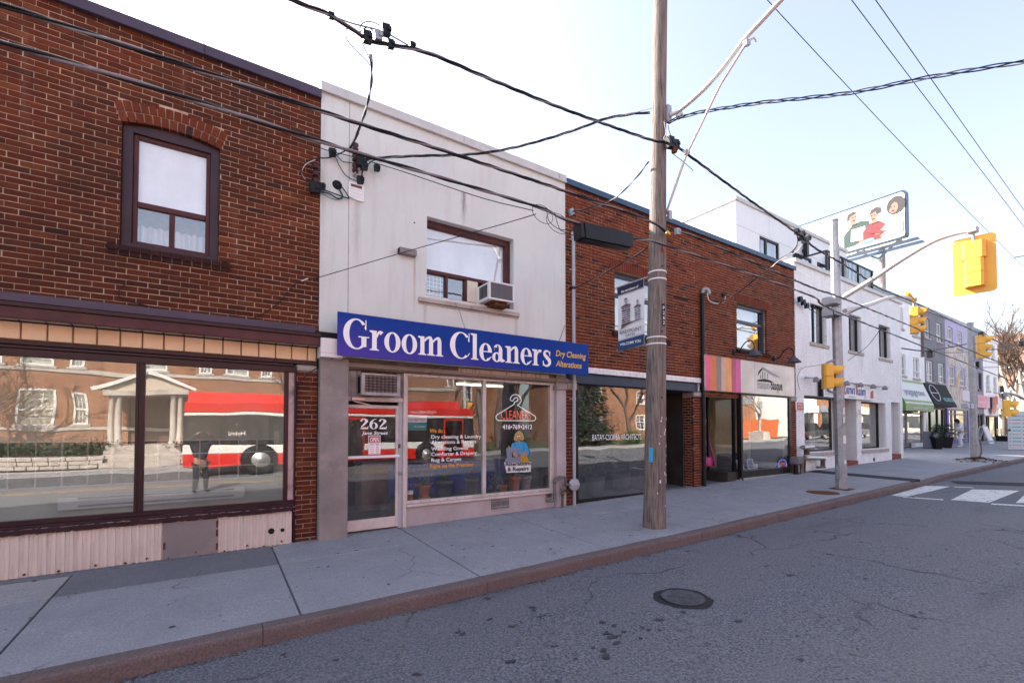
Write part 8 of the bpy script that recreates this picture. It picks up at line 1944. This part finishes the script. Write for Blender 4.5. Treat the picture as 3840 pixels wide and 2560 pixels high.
def person(label, loc, rot, pose, top, legs, shoes, hair, hood=False, cap=None, sc=1.0):
    t = thing('person',label,'person',loc); J = {k: tuple(c*sc for c in v) for k,v in pose.items()}
    Eb = [('pelvis','belly'),('belly','chest'),('chest','neck'),('neck','head0'),('head0','head1'),('head1','head2'),('chest','shl'),('shl','ell'),('ell','wrl'),('wrl','hal'),('chest','shr'),('shr','elr'),('elr','wrr'),('wrr','har'),('pelvis','hil'),('hil','knl'),('knl','anl'),('anl','tol'),('pelvis','hir'),('hir','knr'),('knr','anr'),('anr','tor')]
    rad = dict(pelvis=.13,belly=.125,chest=.14,neck=.055,head0=.062,head1=.088,head2=.07,shl=.062,ell=.045,wrl=.03,hal=.034,shr=.062,elr=.045,wrr=.03,har=.034,hil=.078,knl=.058,anl=.042,tol=.035,hir=.078,knr=.058,anr=.042,tor=.035)
    rad = {k: v*sc for k,v in rad.items()}
    b = skin_body('body',J,Eb,rad,'skin',t,loc,rot)
    def sub_(keys, k, dk=0): return {n: J[n] for n in keys}, [e for e in Eb if e[0] in keys and e[1] in keys], {n: rad[n]*k+dk*sc for n in keys}
    skin_body('jacket',*sub_(['pelvis','belly','chest','shl','ell','wrl','shr','elr','wrr'],1.18,.026),top,b,loc,rot)
    skin_body('trousers',*sub_(['pelvis','hil','knl','anl','hir','knr','anr'],1.14,.026),legs,b,loc,rot)
    R3 = Matrix.Rotation(rot,3,'Z'); L = Vector(loc)
    for s in ('l','r'):
        a = R3 @ Vector(J['an'+s])+L; c = R3 @ Vector(J['to'+s])+L; MB().tube([Vector((a.x,a.y,a.z-.02)),a.lerp(c,.6),c+(c-a).normalized()*.05*sc],[.055*sc,.055*sc,.035*sc],8).build('shoe',shoes,b)
        w = R3 @ Vector(J['ha'+s])+L; d = (w-(R3 @ Vector(J['wr'+s])+L)).normalized(); sd = d.orthogonal().normalized()
        for k in range(4): p = w+sd*(k-1.5)*.016*sc; MB().tube([p,p+d*(.05-.006*abs(k-1.4))*sc,p+d*.075*sc+Vector((0,0,-.012))*sc],[.009*sc,.008*sc,.006*sc],6).build('finger','skin',b)
        p = w-sd*.03*sc; MB().tube([p,p-sd*.02*sc+d*.03*sc],[.010*sc,.008*sc],6).build('thumb','skin',b)
    h = R3 @ Vector(J['head1'])+L; f = R3 @ Vector((0,1,0)); s_ = R3 @ Vector((1,0,0)); up_v = (Vector(J['head2'])-Vector(J['head0'])).normalized(); up_v = R3 @ up_v; fr_ = (f-up_v*f.dot(up_v)).normalized()
    MB().obox(h+fr_*.092*sc-up_v*.01*sc,s_*.011*sc,fr_*.016*sc,up_v*.02*sc).build('nose','skin',b)
    for k in (-1,1): MB().ball(h+fr_*.082*sc+s_*.03*k*sc+up_v*.018*sc,.009*sc,6,4).build('eye','hair_black',b); MB().ball(h+s_*.09*k*sc,.02*sc,6,4).build('ear','skin',b)
    MB().obox(h+fr_*.083*sc-up_v*.05*sc,s_*.02*sc,fr_*.004*sc,up_v*.004*sc).build('mouth','stripe_plum',b)
    mb = MB(); R = random.Random(1)
    if hair:
        n = 14; m = 8; vs = []
        mb.ball(h-fr_*.022*sc+up_v*.03*sc,.115*sc,14,9,(1,1,.95))
        if hair == 2: mb.ball(h-fr_*.06*sc-up_v*.08*sc,.10*sc,12,8,(1.05,.8,1.2))
        mb.build('hair','hair_black',b)
    if cap:
        mb = MB(); mb.ball(h+up_v*.045*sc,.108*sc,14,8,(1,1,.8)); mb.obox(h+up_v*.05*sc+fr_*.13*sc,s_*.07*sc,fr_*.06*sc,up_v*.006*sc); mb.build('cap',cap,b)
    return t
walk_pose = dict(pelvis=(0,0,.95),belly=(0,.02,1.08),chest=(0,.06,1.30),neck=(0,.11,1.46),head0=(0,.14,1.52),head1=(0,.18,1.60),head2=(0,.20,1.67),
  shl=(-.17,.05,1.38),ell=(-.24,.12,1.14),wrl=(-.12,.32,1.10),hal=(-.09,.38,1.12),shr=(.17,.05,1.38),elr=(.25,.06,1.12),wrr=(.14,.28,1.06),har=(.11,.34,1.08),
  hil=(-.085,0,.82),knl=(-.10,.10,.48),anl=(-.10,.03,.09),tol=(-.11,.16,.04),hir=(.085,0,.82),knr=(.11,-.02,.48),anr=(.12,-.14,.10),tor=(.13,-.02,.04))
c = GP(3603,1676)
person('person with dark hair in white hooded clothes standing before the purple shop, looking down',tuple(c),math.radians(40),walk_pose,'cloth_white','cloth_white','banner_white',2)
cp = dict(walk_pose); cp.update(ell=(-.30,.10,1.52),wrl=(-.14,.22,1.70),hal=(-.10,.25,1.74),elr=(.30,.10,1.52),wrr=(.14,.22,1.70),har=(.10,.25,1.74),chest=(0,.0,1.30),neck=(0,.0,1.46),head0=(0,.01,1.53),head1=(0,.03,1.62),head2=(0,.03,1.69),belly=(0,0,1.08),shl=(-.18,0,1.38),shr=(.18,0,1.38),hil=(-.09,0,.82),knl=(-.14,.03,.48),anl=(-.16,0,.09),tol=(-.18,.13,.04),hir=(.09,0,.82),knr=(.14,.03,.48),anr=(.16,0,.09),tor=(.18,.13,.04))
pz = RZ(-.35,-.55)
ph_t = person('person in dark clothes and a cap in the road, seen only in the shop glass',(-.35,-.55,pz),math.radians(-20),cp,'cloth_dark','cloth_dark','black_frame',1,cap='cloth_dark',sc=.96)
# ================================================================ ACROSS THE STREET (seen in the shop glass)
def south(parent, x0, x1, z0, z1, Y, mat, holes, name='wall'):      # wall facing +Y
    return _slab(parent, x0, x1, z0, z1, Y-.3, Y, mat, holes, name)
def swin(parent, x0, x1, z0, z1, Y, grid=(2,2), fm='white_paint'):
    fr = MB(); w = .09
    fr.cbox(x0,x0+w,Y-.16,Y+.03,z0,z1); fr.cbox(x1-w,x1,Y-.16,Y+.03,z0,z1); fr.cbox(x0+w,x1-w,Y-.158,Y+.028,z0,z0+w); fr.cbox(x0+w,x1-w,Y-.158,Y+.028,z1-w,z1)
    zm = (z0+z1)/2; fr.cbox(x0+w,x1-w,Y-.14,Y+.0,zm-.04,zm+.04)
    for i in range(1,grid[0]+1): x = x0+w+(x1-x0-2*w)*i/(grid[0]+1); fr.box(x-.014,x+.014,Y-.1,Y-.075,z0+w,zm-.04); fr.box(x-.014,x+.014,Y-.1,Y-.075,zm+.04,z1-w)
    for q0_,q1_ in ((z0+w,zm-.04),(zm+.04,z1-w)): zz_ = (q0_+q1_)/2; fr.box(x0+w,x1-w,Y-.102,Y-.074,zz_-.012,zz_+.012)
    o = fr.build('window',fm,parent)
    MB().quad((x1-w,Y-.11,z0+w),(x0+w,Y-.11,z0+w),(x0+w,Y-.11,z1-w),(x1-w,Y-.11,z1-w)).build('pane','window_glass',o)
    MB().box(x0,x1,Y-.5,Y-.48,z0,z1).build('blind','stone_lilac' if x0 > 5 else 'plaster',o)
    MB().cbox(x0-.12,x1+.12,Y-.05,Y+.09,z0-.12,z0-.005).build('window_sill','limestone',parent)
YO = -15.0
ap = thing('apartment_building','orange brick apartment building with white sash windows and portico, seen in the shop glass','building',(0,YO,0))
wl_ = []
for cxx in (-18.5,-10.9+3.85,.95,12.5):
    for z0,z1 in ((1.87,3.40),(4.62,6.15)):
        for a,b in ((-1.75,-1.18),(-.56,.58),(1.18,1.75)):
            if cxx == 12.5 and a < 0: continue
            wl_.append((cxx+a,cxx+b,z0,z1))
wl_.append((-3.3,-2.3,4.62,6.15))
south(ap,-28,14.3,-.3,8.6,YO,'brick_orange',wl_+[(-3.6,-2.0,.5,3.2)])
for w in wl_: swin(ap,*w,YO)
MB().cbox(-28,14.3,YO-.02,YO+.06,4.30,4.48).cbox(-28,14.3,YO-.02,YO+.07,1.58,1.74).cbox(-28,14.3,YO-.3,YO+.14,8.6,8.9).build('stone_band','limestone',ap)
for xx in (-10.2,-4.75,-1.6+.4,14.0): 
    mb = MB(); R = random.Random(int(xx*10))
    for k in range(28): mb.box(xx-.12+(.06 if k%2 else 0),xx+.12,YO+.001,YO+.03,-.2+k*.3,.07+k*.3)
    mb.build('quoins','brick_orange',ap,kind='stuff')
MB().box(-28,14.3,-26,YO-.3,8.3,8.5).box(14.0,14.3,-26,YO-.3,-.3,8.3).box(-28,-27.7,-26,YO-.3,-.3,8.3).box(-27.7,14.0,-26,-25.7,-.3,8.3).box(-27.7,14,YO-.9,YO-.8,0,8.2).build('side_walls','brick_orange',ap)
mb = MB(); R = random.Random(77); fc = 0                         # courses as raised joints, kept as one mesh
z = -.1
for k in range(112): mb.box(-12,14.29,YO+.0005,YO+.003,z,z+.012); z += .077
# portico
po = thing('portico','white columned portico with gable over the apartment entrance, seen in the shop glass','portico',(-2.8,-13.2,.9))
for xx in (-4.05,-3.75,-1.85,-1.55): MB().lathe([(.17,.9),(.17,1.0),(.135,1.02),(.12,3.15),(.16,3.2),(.18,3.3)],(xx,-13.2,0),14).build('column','limestone',po)
MB().cbox(-4.4,-1.2,-13.5,-12.9,3.3,3.55).box(-4.3,-1.3,YO,-13.5,3.32,3.5).build('entablature','limestone',po)
MB().prism([(-4.6,-13.55,3.552),(-1.0,-13.55,3.552),(-2.8,-13.55,4.3)],(0,.5,0)).build('gable','beige',po); MB().bar((-4.75,-13.0,3.53),(-2.8,-13.0,4.36),.3,.14).bar((-.85,-13.0,3.53),(-2.8,-13.0,4.36),.3,.14).build('raking_cornice','white_paint',po)
for s in range(5): MB().box(-4.2,-1.4,-12.7+s*.3-.3,-12.7+s*.3,-.05,.9-s*.18).build('step','limestone',po)
MB().box(-4.4,-1.2,YO,-12.7-.3,.0,.9).build('porch','limestone',po); MB().cbox(-3.55,-2.05,YO-.2,YO-.15,.5,3.2).build('door','room_wood',po)
# low stone retaining wall of separate stones, hedge behind it
rw = thing('retaining_wall','low rough stone retaining wall before the apartment building, seen in the shop glass','wall',(0,-11.6,0))
R = random.Random(20); z = g(0)-.06
for row in range(3):
    x = -14+.3*row
    while x < 12:
        if -4.3 < x < -1.6: x = -1.5; continue
        w = R.uniform(.35,.7); MB().cbox(x+.01,x+w-.01,-11.85,-11.55-R.uniform(0,.05),z+row*.19+.008,z+row*.19+.182,.02).build('stone','limestone',rw); x += w
def clump(name, label, cat, boxes, n, mat, seed, size=(.05,.11), group=None):
    R = random.Random(seed); mb = MB()
    for i in range(n):
        bx = R.choice(boxes); c = Vector((bx[0]+bx[3]*R.gauss(0,.45),bx[1]+bx[4]*R.gauss(0,.45),bx[2]+bx[5]*R.gauss(0,.45))); s = R.uniform(*size)
        d = Vector((R.uniform(-1,1),R.uniform(-1,1),R.uniform(-1,1)))*s; e_ = Vector((R.uniform(-1,1),R.uniform(-1,1),R.uniform(-1,1)))*s*.6; mb.add([c-d,c+e_,c+d,c-e_],[(0,1,2,3)])
    return solo(name, mb, mat, label, cat, group)
for i,(xa,xb) in enumerate(((-12,-8.2),(-8,-4.6),(-1.2,2.8),(3.2,8),(8.4,12.5))):
    bs = [(xa+(xb-xa)*k/5+.3,-12.6-.5*(k%2),.75,.9,.6,.45) for k in range(6)]
    clump('hedge',('brownish winter hedge at the far left of the apartment lawn','brownish winter hedge just left of the portico','brownish winter hedge just right of the portico','brownish hedge behind the bus windows','brownish hedge at the right corner of the apartments')[i]+', seen in the shop glass','hedge',bs,2600,('twig','leaf_pine','litter','leaf_pine','twig')[i],i+30)
# the bus
BX0, BX1, BY0_, BY1_ = -1.0, 11.0, -8.25, -5.65; bz = lambda x: RZ(x,-6.5)
bus = thing('city_bus','red and white hybrid city bus driving past, seen in the shop glass','bus',((BX0+BX1)/2,-6.95,bz(5)))
zb = bz(5)
def sec(z0,z1,mat,name,ins=0.0):
    o = MB().cbox(BX0,BX1-.02-ins*0,BY0_+ins,BY1_-ins,zb+z0,zb+z1,.03).build(name,mat,bus); return o
sec(.30,.76,'bus_red','lower_body'); sec(.762,1.10,'bus_white','stripe',.004); sec(1.102,2.22,'black_frame','window_band',.03); sec(2.222,2.34,'bus_white','stripe',.004); sec(2.342,2.72,'bus_red','roof_side'); 
MB().prism([(BX0+.1,y,zb+2.721) for y in (BY0_+.15,BY1_-.15)]+[(BX0+.1,y,zb+3.08) for y in (BY1_-.35,BY0_+.35)],(BX1-BX0-.9,0,0)).build('roof_housing','bus_red',bus)
MB().cbox(2.6,3.9,BY1_-.5,BY1_-.3,zb+3.0,zb+3.14).build('roof_unit','bus_white',bus)
x = BX0+1.3; 
for k,(a,b) in enumerate(((.1,1.2),(1.35,2.7),(2.85,4.2),(4.35,5.4),(6.55,7.9),(8.05,9.4),(9.55,10.2))): MB().quad((BX0+b,BY1_+.001-.02,zb+1.16),(BX0+a,BY1_+.001-.02,zb+1.16),(BX0+a,BY1_-.019,zb+2.16),(BX0+b,BY1_-.019,zb+2.16)).build('side_window','bus_glass',bus)
for a in (5.45,10.3): 
    dd_ = MB().cbox(BX0+a,BX0+a+1.05,BY1_-.02,BY1_+.012,zb+.34,zb+2.2).build('door','bus_red',bus); MB().quad((BX0+a+.98,BY1_+.014,zb+.5),(BX0+a+.07,BY1_+.014,zb+.5),(BX0+a+.07,BY1_+.014,zb+2.1),(BX0+a+.98,BY1_+.014,zb+2.1)).build('door_glass','bus_glass',dd_)
MB().quad((BX1-.015,BY1_-.15,zb+1.0),(BX1-.015,BY0_+.15,zb+1.0),(BX1-.015,BY0_+.15,zb+2.4),(BX1-.015,BY1_-.15,zb+2.4)).build('windscreen','bus_glass',bus)
for xx in (1.45,8.45): 
    w = MB().lathe([(.50,-.3),(.50,.0),(.46,.02),(.30,.02),(.30,-.02),(.26,.01),(.12,.02),(.10,.06),(0,.06)],(xx,BY1_+.0,zb+.5),20,'y').build('wheel','tyre',bus); MB().lathe([(.285,.012),(.25,.03),(.12,.035),(.1,.07),(0,.07)],(xx,BY1_+.003,zb+.5),18,'y').build('rim','aluminium',w)
    MB().lathe([(.60,-.001),(.60,.006),(0,.006)],(xx,BY1_-.005,zb+.52),24,'y').build('wheel_arch','black_frame',bus)
text('HybridElectric',(8.9,BY1_+.006,zb+2.44),1.3,.14,'bus_white',bus,ex=(-1,0,0)); text('Hybrid',(1.0,BY1_+.004,zb+1.5),.55,.16,'bus_white',bus,ex=(-1,0,0)); text('7247',(10.6,BY1_+.006,zb+2.24),.28,.08,'black_print',bus,ex=(-1,0,0))
MB().box(2.9,3.2,BY1_,BY1_+.006,zb+.45,zb+.6).box(9.6,9.85,BY1_,BY1_+.006,zb+.5,zb+.72).build('sticker','white_print',bus)
# opposite utility pole, signal pole
c = Vector((13.6,-9.7,g(13)-.08)); t = thing('utility_pole','wooden utility pole across the street, seen in the dry cleaner glass','utility pole',tuple(c)); MB().tube([c,c+Vector((0,0,9.5))],[.17,.11],16).build('pole','pole_wood',t); MB().cbox(c.x-.9,c.x+.9,c.y-.05,c.y+.05,c.z+8.3,c.z+8.42).build('crossarm','pole_wood',t); MB().lathe([(.2,0),(.22,.1),(.22,.7),(.1,.8)],(c.x-.4,c.y+.1,c.z+6.2),14).build('transformer','pot_stone',t)
c = Vector((12.4,-9.55,g(12)-.08)); t = thing('signal_pole','pale steel signal pole across the street, seen in the dry cleaner glass','signal pole',tuple(c)); MB().tube([c,c+Vector((0,0,6.6))],[.12,.09],8,True,False).build('shaft','steel_pale',t); MB().tube(curve([c+Vector((0,0,5.0)),c+Vector((.05,1.5,5.5)),c+Vector((.05,3.2,5.7))],5),.05,8).build('mast_arm','steel_pale',t)
signal(c+Vector((.05,3.2,5.4)),(-1,.1,0),(.36,.29,.29),'yellow traffic signal with backplate on the far mast arm, seen in the shop glass',True); signal(c+Vector((.35,.1,3.1)),(.3,1,0),(.42,.42),'yellow pedestrian signal on the far pole, seen in the shop glass',hang=False)
# trees, pine, houses, parked vehicles
for i,(x,y,h,s,lb) in enumerate(((-9.4,-11.3,8.5,45,'bare tree left of the portico, added to cast its shadow on the apartments'),(3.6,-11.2,8.0,46,'bare tree right of the portico, added to shade the apartment front behind the bus'),(17.5,-14,10.5,41,'bare tree nearest the far pole'),(21.5,-17,12,42,'tall bare tree right of the far pole'),(16.2,-19.5,12.5,43,'bare tree behind the corner of the apartments'),(31.0,-13.5,10,44,'bare tree in front of the gabled brick house'))): tree((x,y,g(x)-.1),h,s,lb+', seen in the shop glass','bark','twig',5,.6)  # first two trees are added so their shadows break up the apartment front
t = thing('pine_tree','dense dark pine tree across the street, seen in the architects window','tree',(24.8,-12.6,.3)); MB().tube([(24.8,-12.6,.2),(24.8,-12.6,8.5)],[.22,.05],10).build('trunk','bark',t)
R = random.Random(51); mb = MB()
for i in range(15000):
    h = R.random()**1.25; z = 1.1+h*8; rr = (1-h*.85)*2.5*(.75+.35*math.sin(z*5.5+3*math.sin(i*.001)))*R.random()**.4; a = R.uniform(0,6.28); c = Vector((24.8+rr*math.cos(a),-12.6+rr*math.sin(a),z-.15*rr)); s = R.uniform(.09,.22); o = Vector((math.cos(a),math.sin(a),R.uniform(-.5,.2)))*s; e_ = Vector((-math.sin(a),math.cos(a),R.uniform(-.5,.5)))*s*.45; mb.add([c-o,c+e_,c+o,c-e_],[(0,1,2,3)])
mb.build('crown','leaf_pine',t)
def house(x0,x1,Y,zt,mat,label,gable=True):
    t = thing('brick_house',label,'house',((x0+x1)/2,Y,0)); ws_ = [(x0+1,x0+2.2,1.6,3.0),(x1-2.2,x1-1,1.6,3.0),(x0+1,x0+2.2,4.2,5.6),(x1-2.2,x1-1,4.2,5.6)]
    south(t,x0,x1,-.2,zt,Y,mat,ws_)
    for w in ws_: swin(t,*w,Y,(1,1))
    MB().box(x0,x0+.3,Y-9,Y-.3,-.2,zt).box(x1-.3,x1,Y-9,Y-.3,-.2,zt).box(x0+.3,x1-.3,Y-9,Y-8.7,-.2,zt).build('side_walls',mat,t); m = (x0+x1)/2
    if gable: MB().prism([(x0-.4,Y+.4,zt),(x1+.4,Y+.4,zt),(m,Y+.4,zt+2.6)],(0,-9.8,0)).build('roof','asphalt_new',t); MB().cbox(m-2.6,m-1.8,Y-4,Y-3.2,zt,zt+3).build('chimney',mat,t)
    return t
house(17.5,25,-22,6.2,'brick_orange','gabled orange brick house behind the bare trees, seen in the shop glass'); house(29.5,39,-18,6.5,'brick_orange','gabled orange brick house behind the pine, seen in the architects window')
for i,(x,y) in enumerate(((27.5,-13),(30,-12.4),(33.5,-12.8),(36.5,-12.5))): clump('shrub',('rounded green shrub beside the driveway','bright green shrub below the bare tree','low green shrub in front of the gabled house','dark green shrub at the house corner')[i]+', seen in the shop glass','shrub',[(x,y,.8,.9,.6,.55)],1500,('leaf','leaf','leaf_pine','leaf_dark')[i],60+i)
def car(x, y, rot, mat, label, L=4.5, W=1.8, H=1.6):
    t = thing('parked_car',label,'car',(x,y,RZ(x,y) if y > OPK else g(x)-.04)); z = ORG[t].z
    Rm = Matrix.Rotation(rot,3,'Z'); tr = lambda p: Rm @ Vector(p)+Vector((x,y,z))
    pr = [(-L/2,.35),(-L/2+.05,.8),(-L/2+.15,1.0),(L/2-1.3,1.02),(L/2-.2,.85),(L/2,.6),(L/2,.35)]
    mb = MB(); mb.prism([tr((a,-W/2,b)) for a,b in pr],Rm @ Vector((0,W,0))); b = mb.build('body',mat,t)
    top = [(-L/2+.25,1.0),(-L/2+.65,H),(L/2-2.3,H),(L/2-1.35,1.0)]
    vs = [tr((a,s*(W/2-.06-(.14 if bz_ > 1.1 else 0)),bz_)) for s in (-1,1) for a,bz_ in top]
    MB().add(vs,[(0,1,2,3),(7,6,5,4),(0,4,5,1),(1,5,6,2),(2,6,7,3)]).build('cabin','black_frame',t)
    MB().obox(tr(((-L/2+.65+L/2-2.3)/2,0,H+.02)),Rm @ Vector(((L-3.0)/2,0,0)),Rm @ Vector((0,W/2-.2,0)),(0,0,.03)).build('roof',mat,t)
    for a in (-L/2+.85,L/2-.9):
        for s in (-1,1):
            c = tr((a,s*(W/2-.1),.33)); ax = Rm @ Vector((0,s,0)); w = MB().tube([c-ax*.1,c+ax*.11],.33,16).build('wheel','tyre',t); MB().tube([c+ax*.10,c+ax*.12],.2,12).build('rim','aluminium',w)
    for s in (-1,1):
        MB().obox(tr((L/2-.03,s*(W/2-.3),.75)),Rm @ Vector((.04,0,0)),Rm @ Vector((0,.2,0)),(0,0,.07)).build('headlight','white_clean',t); MB().obox(tr((-L/2+.03,s*(W/2-.2),.85)),Rm @ Vector((.04,0,0)),Rm @ Vector((0,.12,0)),(0,0,.12)).build('tail_light','red_paint',t)
    return t
car(28.3,-15.6,math.radians(150),'car_grey','grey parked car in the driveway before the pine, seen in the architects window')
for i,x in enumerate((51.5,58.0,64.5)): car(x,-7.6,math.radians(0),('car_dark','car_dark','car_grey')[i],('dark parked car nearest on the far kerb','second dark parked car along the far kerb','grey parked car, last along the far kerb')[i]+', seen in the school window',4.7,1.85,1.7)
fn = thing('board_fence','orange board fence across the street, seen in the striped shop window','fence',(48,-13.5,.4))
for i in range(70): x = 42+i*.2; R = random.Random(i); MB().cbox(x+.006,x+.194,-13.55,-13.5+R.uniform(0,.01),g(x)-.05,g(x)+2.05+R.uniform(-.02,.02),.004).build('board','fence_orange',fn)
pb = thing('planter_tree','pale plane tree in a square concrete planter, seen in the striped shop window','tree',(46.6,-10.6,.5)); tr,cr = bare((46.6,-10.6,.9),9,71,'bark_pale','twig',5,.6,.16); tr.build('trunk','bark_pale',pb); cr.build('crown','twig',pb); MB().cbox(45.9,47.3,-11.3,-9.9,g(46)-.1,g(46)+.75,.03).build('planter','limestone',pb)
def oppshop(x0,x1,Y,H,up,fas,low,label,name=None,sign=None):
    t = thing('row_building',label,'building',((x0+x1)/2,Y,0)); z0 = g((x0+x1)/2)-.1; n = max(2,int((x1-x0)/2.4)); ws_ = []
    for i in range(n): a = x0+(x1-x0)*(i+.3)/n; ws_.append((a,a+1.0,z0+5.0,z0+6.6))
    south(t,x0,x1,z0+3.9,z0+H,Y,up,ws_); 
    for w in ws_: swin(t,*w,Y,(1,1))
    MB().cbox(x0,x1,Y-.3,Y+.15,z0+3.0,z0+3.9).build('fascia',fas,t); MB().box(x0,x1,Y-.3,Y,z0,z0+.6).box(x0,x0+.5,Y-.3,Y,z0+.6,z0+3).box(x1-.5,x1,Y-.3,Y,z0+.6,z0+3).box((x0+x1)/2-.2,(x0+x1)/2+.2,Y-.3,Y,z0+.6,z0+3).build('piers',low,t)
    MB().quad((x1-.5,Y-.15,z0+.6),(x0+.5,Y-.15,z0+.6),(x0+.5,Y-.15,z0+3),(x1-.5,Y-.15,z0+3)).build('shop_window','bus_glass',t)
    MB().box(x0,x1,Y-9,Y-.3,z0+H-.4,z0+H-.2).box(x0,x0+.2,Y-9,Y-.3,z0,z0+H-.4).box(x1-.2,x1,Y-9,Y-.3,z0,z0+H-.4).box(x0+.2,x1-.2,Y-1.2,Y-1.1,z0,z0+H-.4).build('side_walls',up,t)
    if sign: text(sign,(x1-1.2,Y+.155,z0+3.2),(x1-x0)*.6,.4,'black_print' if fas != 'grey_paint' else 'white_print',t,ex=(-1,0,0),bold=.02)
    return t
oppshop(58,66,-13,7.5,'white_brick','white_clean','white_brick','white painted building beside the orange fence, seen in the shop glass')
oppshop(66,78,-12.5,8.5,'brick_orange','grey_paint','brick_orange','orange brick shop with grey fascia across the street, seen in the shop glass')
oppshop(78,90,-12.5,8.0,'brick_orange','cream','beige','orange brick shop with cream fascia across the street, seen in the shop glass')
oppshop(90,104,-12.5,8.8,'brick_orange','white_clean','brick_orange','orange brick shop with white fascia across the street, seen in the shop glass')
oppshop(104,122,-12.5,8.2,'far_brick','cream','beige','tan brick shop farthest across the street, seen in the row windows')
south_w = thing('side_wall_building','orange brick side building behind the orange fence, seen in the striped shop window','building',(50,-17,0)); south(south_w,41,57.5,0,4.6,-17,'brick_orange',[],'wall'); MB().box(41,57.5,-25,-17.3,4.4,4.6).box(41,41.3,-25,-17.3,0,4.4).box(57.2,57.5,-25,-17.3,0,4.4).build('side_walls','grey_paint',south_w); MB().cbox(41,57.5,-17.3,-16.9,4.6,7.2).build('upper_wall','grey_paint',south_w)
